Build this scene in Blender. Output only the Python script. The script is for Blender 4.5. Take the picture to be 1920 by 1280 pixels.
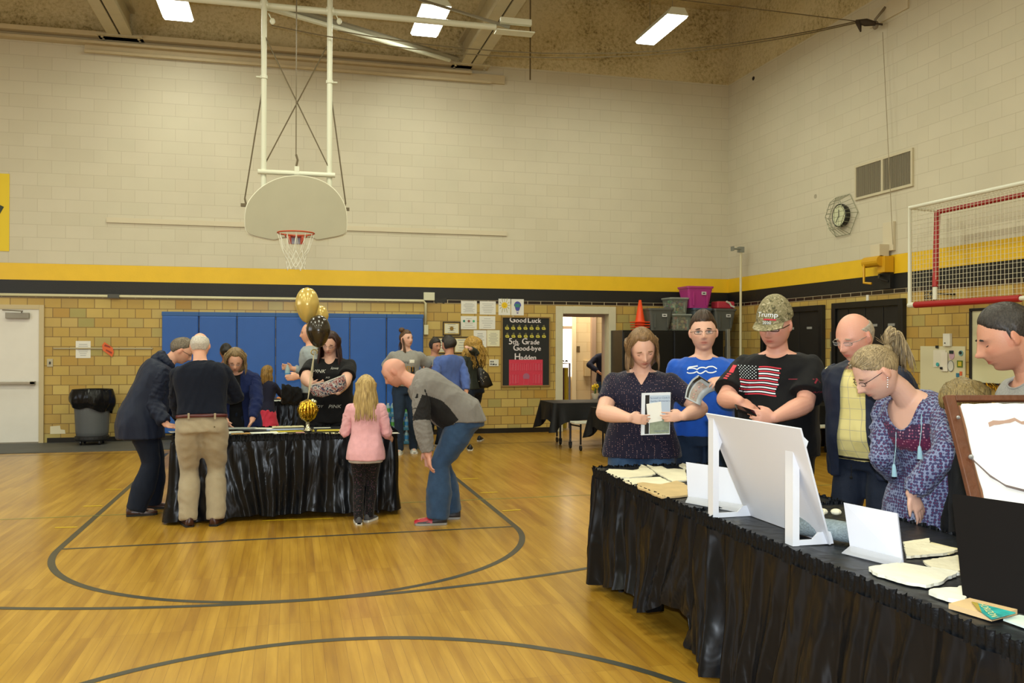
import bpy, bmesh, math, random
import numpy as np
from mathutils import Vector, Matrix
from mathutils.bvhtree import BVHTree

for o in list(bpy.data.objects): bpy.data.objects.remove(o)
scene = bpy.context.scene
COL = scene.collection
random.seed(7); RNG = np.random.default_rng(7)

# ---------------------------------------------------------------- camera
FPX, YAW, PITCH, ROLL, CH = 1642.15, 0.247612, 0.003132, 0.002615, 1.5747
YB, XR, YBOARD = 15.133, 8.06, 11.907       # back wall, right wall, hoop backboard
_cy, _sy, _cp, _sp = math.cos(YAW), math.sin(YAW), math.cos(PITCH), math.sin(PITCH)
_F = np.array([_sy*_cp, _cy*_cp, _sp]); _R0 = np.array([_cy, -_sy, 0.0]); _U0 = np.cross(_R0, _F)
_R = math.cos(ROLL)*_R0+math.sin(ROLL)*_U0; _U = math.cos(ROLL)*_U0-math.sin(ROLL)*_R0
CAM = np.array([0, 0, CH])
cd = bpy.data.cameras.new('camera'); cam = bpy.data.objects.new('camera', cd); COL.objects.link(cam)
cd.sensor_width = 36; cd.sensor_fit = 'HORIZONTAL'; cd.lens = 36*FPX/1920; cd.clip_start = 0.05; cd.clip_end = 200
M4 = Matrix.Identity(4)
for i in range(3):
    M4[i][0], M4[i][1], M4[i][2], M4[i][3] = _R[i], _U[i], -_F[i], CAM[i]
cam.matrix_world = M4
scene.camera = cam

def ray(px, py): return _F+_R*((px-960)/FPX)+_U*((640-py)/FPX)
def PD(px, py, d): return CAM+ray(px, py)*d                  # at camera depth d
def plane(px, py, ax, val):
    r = ray(px, py); return CAM+r*((val-CAM[ax])/r[ax])
def G(px, py, z=0.0): return plane(px, py, 2, z)             # on a level
def DY(px, py, y): return plane(px, py, 1, y)                # on a plane parallel to the back wall
def DX(px, py, x): return plane(px, py, 0, x)
def depth(P): return float((np.asarray(P)-CAM)@_F)

# ---------------------------------------------------------------- world, lights, exposure
w = bpy.data.worlds.new('world'); scene.world = w; w.use_nodes = True
w.node_tree.nodes['Background'].inputs[0].default_value = (0.75, 0.72, 0.6, 1)
w.node_tree.nodes['Background'].inputs[1].default_value = 0.10
scene.view_settings.view_transform = 'Standard'; scene.view_settings.look = 'None'
scene.view_settings.gamma = 1; scene.view_settings.exposure = 0.0
scene.view_settings.use_curve_mapping = False

def area(name, loc, size, power, color, direction=(0, 0, -1), sy=None, spread=None):
    l = bpy.data.lights.new(name, 'AREA'); l.energy = power; l.color = color
    l.shape = 'RECTANGLE'; l.size = size; l.size_y = sy or size
    if spread: l.spread = spread
    o = bpy.data.objects.new(name, l); COL.objects.link(o); o.location = loc
    o.rotation_euler = Vector(direction).to_track_quat('-Z', 'Y').to_euler()
    return o
WARM = (0.98, 1.0, 0.785)
for x in (-6.6, -3.0, 0.6, 4.2):                             # the gym's ceiling fluorescents that hang out of view
    for y in (-4.0, 0.5, 5.0, 9.5):
        area('fluorescent_light', (x, y, 6.3), 0.4, 92, WARM, sy=1.25)
area('window_light', (-8.2, 8.0, 2.6), 6.0, 150, (0.75, 0.86, 1.0), (1, 0.15, -0.25), sy=2.2)
area('camera_flash', tuple(CAM+_U*0.12+_R*0.02), 0.06, 165, (0.80, 0.90, 1.0), tuple(_F), sy=0.04)
area('hallway_light', (5.6, 16.9, 2.9), 1.2, 62, (1.0, 0.9, 0.72))

# ---------------------------------------------------------------- materials
def srgb(h):
    if isinstance(h, str):
        h = h.lstrip('#'); c = [int(h[i:i+2], 16)/255 for i in (0, 2, 4)]
    else: c = list(h)
    return tuple([x/12.92 if x <= 0.04045 else ((x+0.055)/1.055)**2.4 for x in c]+[1])
_mats = {}
def mat(name, col='#888888', rough=0.6, metal=0.0, bump=0.0, bscale=60.0, var=0.0, vscale=6.0, emit=None, estr=1.0,
        alpha=None, trans=0.0, coat=0.0, sheen=0.0, spec=0.5, stretch=None, coords='Object', sss=0.0):
    if name in _mats: return _mats[name]
    m = bpy.data.materials.new(name); m.use_nodes = True; nt = m.node_tree; N = nt.nodes; L = nt.links
    b = N['Principled BSDF']; c = srgb(col); b.inputs['Base Color'].default_value = c
    b.inputs['Roughness'].default_value = rough; b.inputs['Metallic'].default_value = metal
    b.inputs['Specular IOR Level'].default_value = spec
    b.inputs['Coat Weight'].default_value = coat; b.inputs['Transmission Weight'].default_value = trans
    if sheen: b.inputs['Sheen Weight'].default_value = sheen
    if sss:
        b.inputs['Subsurface Weight'].default_value = sss; b.inputs['Subsurface Radius'].default_value = (0.01, 0.004, 0.002)
    if alpha is not None: b.inputs['Alpha'].default_value = alpha
    if emit: b.inputs['Emission Color'].default_value = srgb(emit); b.inputs['Emission Strength'].default_value = estr
    if bump or var:
        tc = N.new('ShaderNodeTexCoord'); mp = N.new('ShaderNodeMapping'); L.new(tc.outputs[coords], mp.inputs[0])
        if stretch: mp.inputs['Scale'].default_value = stretch
        if var:
            n = N.new('ShaderNodeTexNoise'); n.inputs['Scale'].default_value = vscale; n.inputs['Detail'].default_value = 6
            L.new(mp.outputs[0], n.inputs['Vector'])
            r = N.new('ShaderNodeMapRange'); r.inputs[1].default_value = 0.3; r.inputs[2].default_value = 0.7
            r.inputs[3].default_value = 1-var; r.inputs[4].default_value = 1+var; L.new(n.outputs[0], r.inputs[0])
            mx = N.new('ShaderNodeVectorMath'); mx.operation = 'SCALE'; mx.inputs[0].default_value = c[:3]
            L.new(r.outputs[0], mx.inputs['Scale']); L.new(mx.outputs[0], b.inputs['Base Color'])
        if bump:
            n = N.new('ShaderNodeTexNoise'); n.inputs['Scale'].default_value = bscale; n.inputs['Detail'].default_value = 4
            L.new(mp.outputs[0], n.inputs['Vector'])
            bp = N.new('ShaderNodeBump'); bp.inputs['Strength'].default_value = bump; bp.inputs['Distance'].default_value = 0.01
            L.new(n.outputs[0], bp.inputs['Height']); L.new(bp.outputs[0], b.inputs['Normal'])
    _mats[name] = m
    return m
def nd(nt, t, **kw):
    n = nt.nodes.new(t)
    for k, v in kw.items(): setattr(n, k, v)
    return n
def wall_uv(nt, axis):
    """world position -> (along wall, height, 0)"""
    g = nd(nt, 'ShaderNodeNewGeometry'); s = nd(nt, 'ShaderNodeSeparateXYZ'); c = nd(nt, 'ShaderNodeCombineXYZ')
    nt.links.new(g.outputs['Position'], s.inputs[0])
    nt.links.new(s.outputs[axis], c.inputs[0]); nt.links.new(s.outputs[2], c.inputs[1])
    return c.outputs[0]
def brick_mat(name, axis, bw, rh, stops, mortar, msize=0.02, rough=0.4, bump=0.25, noise=0.08, offset=0.5, zoff=0.0, nscale=2.0, spec=0.5):
    if name in _mats: return _mats[name]
    m = bpy.data.materials.new(name); m.use_nodes = True; nt = m.node_tree; L = nt.links; b = nt.nodes['Principled BSDF']
    uv = wall_uv(nt, axis)
    mp = nd(nt, 'ShaderNodeMapping'); L.new(uv, mp.inputs[0]); mp.inputs['Location'].default_value = (0, zoff, 0)
    br = nd(nt, 'ShaderNodeTexBrick'); br.offset = offset
    L.new(mp.outputs[0], br.inputs['Vector'])
    br.inputs['Scale'].default_value = 1; br.inputs['Brick Width'].default_value = bw; br.inputs['Row Height'].default_value = rh
    br.inputs['Mortar Size'].default_value = msize*rh; br.inputs['Mortar Smooth'].default_value = 0.1
    br.inputs['Color1'].default_value = (0, 0, 0, 1); br.inputs['Color2'].default_value = (1, 1, 1, 1); br.inputs['Mortar'].default_value = (0.5, 0.5, 0.5, 1)
    cr = nd(nt, 'ShaderNodeValToRGB'); els = cr.color_ramp.elements
    while len(els) > 1: els.remove(els[-1])
    for i, s in enumerate(stops):
        e = els[0] if i == 0 else els.new(i/(len(stops)-1)); e.position = i/(len(stops)-1); e.color = srgb(s)
    L.new(br.outputs['Color'], cr.inputs[0])
    n = nd(nt, 'ShaderNodeTexNoise'); n.inputs['Scale'].default_value = nscale; n.inputs['Detail'].default_value = 8; L.new(uv, n.inputs['Vector'])
    r = nd(nt, 'ShaderNodeMapRange'); r.inputs[1].default_value = 0.3; r.inputs[2].default_value = 0.7; r.inputs[3].default_value = 1-noise; r.inputs[4].default_value = 1+noise
    L.new(n.outputs[0], r.inputs[0])
    sc = nd(nt, 'ShaderNodeVectorMath', operation='SCALE'); L.new(cr.outputs[0], sc.inputs[0]); L.new(r.outputs[0], sc.inputs['Scale'])
    mx = nd(nt, 'ShaderNodeMix', data_type='RGBA'); L.new(br.outputs['Fac'], mx.inputs['Factor'])
    L.new(sc.outputs[0], mx.inputs['A']); mx.inputs['B'].default_value = srgb(mortar)
    L.new(mx.outputs['Result'], b.inputs['Base Color'])
    b.inputs['Roughness'].default_value = rough; b.inputs['Specular IOR Level'].default_value = spec
    inv = nd(nt, 'ShaderNodeMath', operation='SUBTRACT'); inv.inputs[0].default_value = 1; L.new(br.outputs['Fac'], inv.inputs[1])
    n2 = nd(nt, 'ShaderNodeTexNoise'); n2.inputs['Scale'].default_value = 90; L.new(uv, n2.inputs['Vector'])
    ad = nd(nt, 'ShaderNodeMath', operation='MULTIPLY_ADD'); L.new(n2.outputs[0], ad.inputs[0]); ad.inputs[1].default_value = 0.25; L.new(inv.outputs[0], ad.inputs[2])
    bp = nd(nt, 'ShaderNodeBump'); bp.inputs['Strength'].default_value = bump; bp.inputs['Distance'].default_value = 0.006
    L.new(ad.outputs[0], bp.inputs['Height']); L.new(bp.outputs[0], b.inputs['Normal'])
    _mats[name] = m
    return m

# ---------------------------------------------------------------- mesh builder
def unit(v):
    v = np.asarray(v, float); return v/(np.linalg.norm(v)+1e-12)
def frame_of(d, up=(0, 0, 1)):
    d = unit(d); up = np.asarray(up, float)
    if abs(d@unit(up)) > 0.97: up = np.array([0, 1.0, 0]) if abs(d[1]) < 0.9 else np.array([1.0, 0, 0])
    s = unit(np.cross(d, up)); u = np.cross(s, d); return s, u
class MB:
    def __init__(self): self.v = []; self.f = []; self.m = []; self.n = 0
    def add(self, vs, fs, mi=0):
        b = self.n
        self.v.append(np.asarray(vs, float).reshape(-1, 3)); self.n += len(vs)
        for f in fs: self.f.append(tuple(i+b for i in f)); self.m.append(mi)
        return self
    def box(self, c, s, rz=0.0, mi=0, R=None):
        x, y, z = [a/2 for a in s]
        p = np.array([(-x, -y, -z), (x, -y, -z), (x, y, -z), (-x, y, -z), (-x, -y, z), (x, -y, z), (x, y, z), (-x, y, z)])
        if R is None:
            cz, sz = math.cos(rz), math.sin(rz); R = np.array([[cz, -sz, 0], [sz, cz, 0], [0, 0, 1]])
        p = p@np.asarray(R).T+np.asarray(c, float)
        return self.add(p, [(3, 2, 1, 0), (4, 5, 6, 7), (0, 1, 5, 4), (1, 2, 6, 5), (2, 3, 7, 6), (3, 0, 4, 7)], mi)
    def bb(self, a, b, mi=0):
        a = np.asarray(a, float); b = np.asarray(b, float); return self.box((a+b)/2, np.abs(b-a), mi=mi)
    def rings(self, R, caps=True, mi=0, closed=False):
        n = len(R[0]); vs = np.concatenate([np.asarray(r, float) for r in R]); fs = []
        k = len(R)
        for i in range(k if closed else k-1):
            a, b = i*n, ((i+1) % k)*n
            for j in range(n):
                j2 = (j+1) % n; fs.append((a+j, a+j2, b+j2, b+j))
        if caps and not closed:
            fs.append(tuple(range(n))[::-1]); fs.append(tuple((k-1)*n+j for j in range(n)))
        return self.add(vs, fs, mi)
    def tube(self, pts, r, n=8, caps=True, mi=0, closed=False, flat=1.0, up=(0, 0, 1)):
        pts = [np.asarray(p, float) for p in pts]; k = len(pts)
        rr = r if hasattr(r, '__len__') else [r]*k; R = []; s0 = None
        for i in range(k):
            if closed: d = pts[(i+1) % k]-pts[i-1]
            else: d = pts[min(i+1, k-1)]-pts[max(i-1, 0)]
            d = unit(d)
            if s0 is None: s0, u0 = frame_of(d, up)
            else:
                s0 = unit(s0-d*(s0@d)); u0 = np.cross(s0, d)
            R.append([pts[i]+s0*math.cos(a)*rr[i]+u0*math.sin(a)*rr[i]*flat for a in [2*math.pi*j/n for j in range(n)]])
        return self.rings(R, caps, mi, closed)
    def cyl(self, a, b, r, n=16, mi=0, r2=None): return self.tube([a, b], [r, r if r2 is None else r2], n, mi=mi)
    def sphere(self, c, r, nu=16, nv=10, R=None, mi=0):
        r = np.ones(3)*r if not hasattr(r, '__len__') else np.asarray(r, float)
        vs = [(0, 0, -1)]
        for i in range(1, nv):
            t = math.pi*i/nv
            for j in range(nu):
                p = 2*math.pi*j/nu; vs.append((math.sin(t)*math.cos(p), math.sin(t)*math.sin(p), -math.cos(t)))
        vs.append((0, 0, 1)); vs = np.array(vs)*r
        if R is not None: vs = vs@np.asarray(R).T
        fs = [(0, 1+(j+1) % nu, 1+j) for j in range(nu)]
        for i in range(nv-2):
            a, b = 1+i*nu, 1+(i+1)*nu
            fs += [(a+j, a+(j+1) % nu, b+(j+1) % nu, b+j) for j in range(nu)]
        t = len(vs)-1; a = 1+(nv-2)*nu; fs += [(a+j, a+(j+1) % nu, t) for j in range(nu)]
        return self.add(vs+np.asarray(c, float), fs, mi)
    def lathe(self, prof, c, n=24, mi=0, caps=True):
        c = np.asarray(c, float)
        return self.rings([[c+np.array([r*math.cos(2*math.pi*j/n), r*math.sin(2*math.pi*j/n), z]) for j in range(n)] for r, z in prof], caps, mi)
    def prism(self, poly, o, X, Y, t, mi=0, mi_side=None):
        """flat outline poly (2D) in frame o,X,Y extruded t along X x Y"""
        o = np.asarray(o, float); X = np.asarray(X, float); Y = np.asarray(Y, float); Z = unit(np.cross(X, Y))*t
        P = [o+X*p[0]+Y*p[1] for p in poly]; n = len(P)
        self.add(P+[p+Z for p in P], [tuple(range(n))[::-1], tuple(range(n, 2*n))], mi)
        b = self.n-2*n
        for j in range(n):
            self.f.append((b+j, b+(j+1) % n, b+n+(j+1) % n, b+n+j)); self.m.append(mi if mi_side is None else mi_side)
        return self
    def grid(self, fn, nu, nv, mi=0, wrap=False):
        vs = [fn(i/(nu if wrap else nu-1), j/(nv-1)) for j in range(nv) for i in range(nu)]
        fs = []
        for j in range(nv-1):
            for i in range(nu if wrap else nu-1):
                i2 = (i+1) % nu; fs.append((j*nu+i, j*nu+i2, (j+1)*nu+i2, (j+1)*nu+i))
        return self.add(vs, fs, mi)
    def text(self, s, o, X, Y, size=1.0, mi=0, align='CENTER', extrude=0.0, lift=0.0, shear=0.0, space=1.0, xs=1.0):
        vs, fs = text_geo(s, align, shear, space)
        o = np.asarray(o, float); X = np.asarray(X, float); Y = np.asarray(Y, float); Z = unit(np.cross(X, Y))
        P = [o+X*v[0]*size*xs+Y*v[1]*size+Z*lift for v in vs]
        return self.add(P, fs, mi)
    def build(self, name, mats, parent=None, smooth=False, bevel=0.0, origin=None, solid=0.0, keep=False):
        me = bpy.data.meshes.new(name); V = np.concatenate(self.v)
        lo, hi = V.min(0), V.max(0)
        org = np.array([(lo[0]+hi[0])/2, (lo[1]+hi[1])/2, lo[2]]) if origin is None else np.asarray(origin, float)
        me.from_pydata((V-org).tolist(), [], self.f)
        if not isinstance(mats, (list, tuple)): mats = [mats]
        for m in mats: me.materials.append(m)
        if len(mats) > 1: me.polygons.foreach_set('material_index', self.m)
        if smooth: me.polygons.foreach_set('use_smooth', [True]*len(me.polygons))
        me.validate(); me.update()
        o = bpy.data.objects.new(name, me); COL.objects.link(o)
        o.location = org-(world_loc(parent) if parent is not None else 0)
        if parent is not None: o.parent = parent
        if bevel:
            b = o.modifiers.new('bevel', 'BEVEL'); b.width = bevel; b.segments = 2; b.limit_method = 'ANGLE'; b.angle_limit = math.radians(40)
        if solid:
            b = o.modifiers.new('solid', 'SOLIDIFY'); b.thickness = solid; b.offset = 0
        return o
_tcache = {}
def text_geo(s, align='CENTER', shear=0.0, space=1.0):
    k = (s, align, shear, space)
    if k in _tcache: return _tcache[k]
    cu = bpy.data.curves.new('t', 'FONT'); cu.body = s; cu.align_x = align; cu.align_y = 'CENTER'; cu.size = 1; cu.shear = shear; cu.space_character = space
    cu.resolution_u = 3
    ob = bpy.data.objects.new('t', cu); COL.objects.link(ob)
    dg = bpy.context.evaluated_depsgraph_get(); me = bpy.data.meshes.new_from_object(ob.evaluated_get(dg))
    vs = [tuple(v.co) for v in me.vertices]; fs = [tuple(p.vertices) for p in me.polygons]
    bpy.data.objects.remove(ob); bpy.data.curves.remove(cu); bpy.data.meshes.remove(me)
    _tcache[k] = (vs, fs); return vs, fs
def world_loc(o):
    l = np.zeros(3)
    while o is not None: l += np.array(o.location); o = o.parent
    return l
def tag(o, label, cat, group=None, kind=None):
    o['label'] = label
    if cat: o['category'] = cat
    if group: o['group'] = group
    if kind: o['kind'] = kind
    return o
def thing(name, loc, label, cat, group=None):
    o = bpy.data.objects.new(name, None); COL.objects.link(o); o.location = tuple(loc); o.empty_display_size = 0.1
    return tag(o, label, cat, group)
def struct(o, label=None):
    o['kind'] = 'structure'
    if label: o['label'] = label
    return o
EX, EY, EZ = np.array([1.0, 0, 0]), np.array([0, 1.0, 0]), np.array([0, 0, 1.0])
def each(t, name, mats, items, fn, **kw):
    """one part per item"""
    for it in items:
        m = MB(); fn(m, it); m.build(name, mats, t, **kw)
def copy_tree(o, d, parent=None):
    c = o.copy(); COL.objects.link(c)
    if parent is None: c.location = Vector(o.location)+Vector(d)
    else: c.parent = parent
    for ch in [x for x in bpy.data.objects if x.parent == o]: copy_tree(ch, d, c)
    return c
# ---------------------------------------------------------------- shell
TILE = ['#ab8f50', '#b2934c', '#bba25a', '#b8984c', '#c2aa64', '#ad8840', '#baa160', '#9f9458']
tileX = brick_mat('glazed_tile_x', 0, 0.242, 0.152, TILE, '#83693c', 0.04, 0.30, 0.35, 0.06, zoff=0.0)
tileY = brick_mat('glazed_tile_y', 1, 0.242, 0.152, TILE, '#83693c', 0.04, 0.30, 0.35, 0.06, zoff=0.0)
darkX = brick_mat('dark_tile_x', 0, 0.242, 0.062, ['#1c1210', '#2a1a16', '#1e1411'], '#b8aa8c', 0.09, 0.3, 0.3, offset=0.0, zoff=0.006)
darkY = brick_mat('dark_tile_y', 1, 0.242, 0.062, ['#1c1210', '#2a1a16', '#1e1411'], '#b8aa8c', 0.09, 0.3, 0.3, offset=0.0, zoff=0.006)
BLK = ['#c8c0a8', '#ccc4ad', '#c9c2aa']
blockX = brick_mat('painted_block_x', 0, 0.406, 0.203, BLK, '#bcb39b', 0.02, 0.6, 0.35, 0.035, zoff=0.02, nscale=1.2)
blockY = brick_mat('painted_block_y', 1, 0.406, 0.203, BLK, '#bcb39b', 0.02, 0.6, 0.35, 0.035, zoff=0.02, nscale=1.2)
yel = mat('yellow_paint', '#e6bb22', 0.45, bump=0.15, bscale=40, coords='Object', var=0.03)
blk = mat('black_paint', '#111110', 0.5, bump=0.2, bscale=40, var=0.12, vscale=3)
def tectum(name):
    m = bpy.data.materials.new(name); m.use_nodes = True; nt = m.node_tree; L = nt.links; b = nt.nodes['Principled BSDF']
    g = nd(nt, 'ShaderNodeNewGeometry')
    n = nd(nt, 'ShaderNodeTexNoise'); n.inputs['Scale'].default_value = 16; n.inputs['Detail'].default_value = 10; n.inputs['Roughness'].default_value = 0.75
    L.new(g.outputs['Position'], n.inputs['Vector'])
    n2 = nd(nt, 'ShaderNodeTexNoise'); n2.inputs['Scale'].default_value = 1.3; n2.inputs['Detail'].default_value = 4; L.new(g.outputs['Position'], n2.inputs['Vector'])
    ad = nd(nt, 'ShaderNodeMath', operation='MULTIPLY_ADD'); L.new(n2.outputs[0], ad.inputs[0]); ad.inputs[1].default_value = 0.55; L.new(n.outputs[0], ad.inputs[2])
    cr = nd(nt, 'ShaderNodeValToRGB'); e = cr.color_ramp.elements; e[0].position = 0.60; e[0].color = srgb('#8d7d55'); e[1].position = 0.86; e[1].color = srgb('#dccda2')
    x = e.new(0.7); x.color = srgb('#c4b384')
    L.new(ad.outputs[0], cr.inputs[0]); L.new(cr.outputs[0], b.inputs['Base Color']); b.inputs['Roughness'].default_value = 0.95
    bp = nd(nt, 'ShaderNodeBump'); bp.inputs['Strength'].default_value = 0.9; bp.inputs['Distance'].default_value = 0.03
    L.new(n.outputs[0], bp.inputs['Height']); L.new(bp.outputs[0], b.inputs['Normal'])
    return m
tect = tectum('wood_fibre_panel')
cream = mat('cream_paint', '#d8d0b4', 0.45, var=0.03)
ZT, ZD, ZB1, ZY1, ZW, ZC = 2.288, 2.350, 2.562, 2.822, 6.51, 7.9
bands = [(0, ZT, 0), (ZT, ZD, 1), (ZD, ZB1, 2), (ZB1, ZY1, 3), (ZY1, ZW, 4), (ZW, ZC+0.1, 5)]
DW0, DW1, DWZ = 4.655, 5.765, 2.245            # doorway hole in the back wall
m = MB()
X0 = -9.0
for z0, z1, mi in bands:
    if mi == 0:
        m.bb((X0, YB, z0), (DW0, YB+0.25, z1), mi); m.bb((DW1, YB, z0), (XR+0.3, YB+0.25, z1), mi)
        m.bb((DW0, YB, DWZ), (DW1, YB+0.25, z1), mi)
    else: m.bb((X0, YB, z0), (XR+0.3, YB+0.25, z1), mi)
struct(m.build('wall_back', [tileX, darkX, blk, yel, blockX, tect]))
m = MB()
for z0, z1, mi in bands: m.bb((XR, -6, z0), (XR+0.3, YB, z1), mi)
struct(m.build('wall_right', [tileY, darkY, blk, yel, blockY, tect]))
m = MB()
for z0, z1, mi in bands: m.bb((X0-0.3, -6, z0), (X0, YB+0.25, z1), mi)
struct(m.build('wall_left', [tileY, darkY, blk, yel, blockY, tect]))
m = MB()
for z0, z1, mi in bands: m.bb((X0-0.3, -6.3, z0), (XR+0.3, -6, z1), mi)
struct(m.build('wall_front', [tileX, darkX, blk, yel, blockX, tect]))
struct(MB().bb((X0-0.3, -6.3, ZC), (XR+0.3, YB+0.25, ZC+0.2)).build('ceiling', tect))

# floor: narrow maple strips running towards the back wall
def wood():
    m = bpy.data.materials.new('maple_strip_floor'); m.use_nodes = True; nt = m.node_tree; L = nt.links; b = nt.nodes['Principled BSDF']
    g = nd(nt, 'ShaderNodeNewGeometry'); s = nd(nt, 'ShaderNodeSeparateXYZ'); c = nd(nt, 'ShaderNodeCombineXYZ'); L.new(g.outputs['Position'], s.inputs[0])
    L.new(s.outputs[1], c.inputs[0]); L.new(s.outputs[0], c.inputs[1])
    br = nd(nt, 'ShaderNodeTexBrick'); br.offset = 0.37; br.offset_frequency = 1; L.new(c.outputs[0], br.inputs['Vector'])
    br.inputs['Scale'].default_value = 1; br.inputs['Brick Width'].default_value = 1.1; br.inputs['Row Height'].default_value = 0.057
    br.inputs['Mortar Size'].default_value = 0.0009; br.inputs['Mortar Smooth'].default_value = 0.3
    br.inputs['Color1'].default_value = (0, 0, 0, 1); br.inputs['Color2'].default_value = (1, 1, 1, 1); br.inputs['Mortar'].default_value = (0.5, 0.5, 0.5, 1)
    mp = nd(nt, 'ShaderNodeMapping'); mp.inputs['Scale'].default_value = (1.2, 16, 1); L.new(c.outputs[0], mp.inputs[0])
    n = nd(nt, 'ShaderNodeTexNoise'); n.inputs['Scale'].default_value = 1.0; n.inputs['Detail'].default_value = 7; n.inputs['Roughness'].default_value = 0.6; L.new(mp.outputs[0], n.inputs['Vector'])
    mp2 = nd(nt, 'ShaderNodeMapping'); mp2.inputs['Scale'].default_value = (0.6, 2.2, 1); L.new(c.outputs[0], mp2.inputs[0])
    n3 = nd(nt, 'ShaderNodeTexNoise'); n3.inputs['Scale'].default_value = 1.0; n3.inputs['Detail'].default_value = 3; L.new(mp2.outputs[0], n3.inputs['Vector'])
    a = nd(nt, 'ShaderNodeMath', operation='MULTIPLY_ADD'); L.new(br.outputs['Color'], a.inputs[0]); a.inputs[1].default_value = 0.20; L.new(n.outputs[0], a.inputs[2])
    a2 = nd(nt, 'ShaderNodeMath', operation='MULTIPLY_ADD'); L.new(n3.outputs[0], a2.inputs[0]); a2.inputs[1].default_value = 0.5; L.new(a.outputs[0], a2.inputs[2])
    cr = nd(nt, 'ShaderNodeValToRGB'); e = cr.color_ramp.elements; e[0].position = 0.45; e[0].color = srgb('#815a1c'); e[1].position = 1.25; e[1].color = srgb('#b68d34')
    e[1].position = 1.0
    x = e.new(0.66); x.color = srgb('#986f20'); x = e.new(0.80); x.color = srgb('#a47c28')
    sc = nd(nt, 'ShaderNodeMath', operation='MULTIPLY'); sc.inputs[1].default_value = 0.9; L.new(a2.outputs[0], sc.inputs[0])
    L.new(sc.outputs[0], cr.inputs[0])
    mx = nd(nt, 'ShaderNodeMix', data_type='RGBA'); L.new(br.outputs['Fac'], mx.inputs['Factor']); L.new(cr.outputs[0], mx.inputs['A']); mx.inputs['B'].default_value = srgb('#6e4a1e')
    L.new(mx.outputs['Result'], b.inputs['Base Color'])
    b.inputs['Roughness'].default_value = 0.30; b.inputs['Coat Weight'].default_value = 0.15; b.inputs['Coat Roughness'].default_value = 0.16
    n4 = nd(nt, 'ShaderNodeTexNoise'); n4.inputs['Scale'].default_value = 1.5; L.new(c.outputs[0], n4.inputs['Vector'])
    bp = nd(nt, 'ShaderNodeBump'); bp.inputs['Strength'].default_value = 0.08; bp.inputs['Distance'].default_value = 0.01; L.new(n.outputs[0], bp.inputs['Height']); L.new(bp.outputs[0], b.inputs['Normal'])
    return m
fl = struct(MB().bb((X0-0.3, -6.3, -0.2), (XR+0.3, YB+0.25, 0)).build('floor', wood()))
linem = mat('floor_line_paint', '#3a3b33', 0.35, var=0.12, vscale=4); yline = mat('yellow_floor_paint', '#cfae1e', 0.4); gline = mat('green_floor_paint', '#7d8a4c', 0.4, alpha=0.55)
BX, FTY, LW, KR = 0.088, 7.337, 0.05, 1.80
lm = MB(); zc = [0.0012]
def strip(pts, wd, mi, mb=lm):
    pts = [np.asarray(p, float) for p in pts]; vs = []
    for i, p in enumerate(pts):
        d = unit(pts[min(i+1, len(pts)-1)]-pts[max(i-1, 0)]); nrm = np.array([-d[1], d[0]])
        vs += [(*(p+nrm*wd/2), zc[0]), (*(p-nrm*wd/2), zc[0])]
    mb.add(vs, [(2*i, 2*i+1, 2*i+3, 2*i+2) for i in range(len(pts)-1)], mi); zc[0] += 0.00012
def arc(cx, cy, r, a0, a1, n=72): return [(cx+r*math.cos(math.radians(a0+(a1-a0)*i/n)), cy+r*math.sin(math.radians(a0+(a1-a0)*i/n))) for i in range(n+1)]
strip([(BX-KR, 13.4), (BX-KR, FTY)]+arc(BX, FTY, KR, 180, 360)+[(BX+KR, 13.4)], LW, 0)
strip([(BX-KR, FTY), (BX+KR, FTY)], LW*0.8, 0)
strip(arc(BX, FTY+4.19, 6.0, 180, 360, 120), LW, 0)
ctop = G(640, 1198)
strip(arc(BX+0.05, ctop[1]-1.83, 1.83, 0, 360, 100), LW, 0)
strip([(X0, 13.55), (XR, 13.55)], 0.02, 0)
strip([(X0, FTY+1.35), (XR, FTY+1.35)], 0.03, 2)
for (a, b) in [((103, 989), (145, 988)), ((156, 949), (192, 948)), ((197, 918), (228, 917)), ((492, 976), (625, 972)), ((866, 898), (896, 897)), ((901, 924), (933, 922.5)), ((942, 958), (976, 955.5)), ((920, 930), (921, 930)), ((1260, 906), (1290, 905))]:
    strip([G(*a)[:2], G(*b)[:2]], 0.035, 1)
ln = lm.build('painted_court_lines', [linem, yline, gline], fl)
# dark rubber strip along the left part of the back wall, base moulding
struct(MB().bb((X0, 13.82, 0), (-1.15, YB, 0.012)).build('trim_1', mat('grey_rubber', '#4a4a46', 0.6, var=0.15, vscale=2)), 'dark grey floor strip in front of the back wall')
bb = mat('black_base', '#15120f', 0.35)
struct(MB().bb((-3.70, YB-0.02, 0.0), (DW0, YB, 0.085)).bb((DW1, YB-0.02, 0.0), (XR, YB, 0.085)).build('baseboard_back', bb))
struct(MB().bb((XR-0.02, -6, 0.0), (XR, YB-0.02, 0.085)).build('baseboard_right', bb))
# upper wall ledges on the back wall
led = mat('ledge_paint', '#c3b38f', 0.55, var=0.04)
m = MB(); m.bb((X0, YB-0.22, 6.40), (3.05, YB, 6.47)); m.bb((X0, YB-0.16, 6.30), (3.05, YB, 6.34))
m.bb((X0, YB-0.06, 6.34), (3.05, YB, 6.40))
struct(m.build('trim_2', led), 'painted steel ledge under the roof panels')
m = MB(); a = DY(160, 96, YB); b = DY(935, 140, YB); m.bb((a[0], YB-0.05, a[2]-0.02), (b[0]+.1, YB, a[2]+0.13)); m.bb((a[0], YB-0.10, a[2]-0.04), (b[0]-.15, YB-0.04, a[2]-0.0))
struct(m.build('trim_3', led), 'painted board below the steel ledge')
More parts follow.
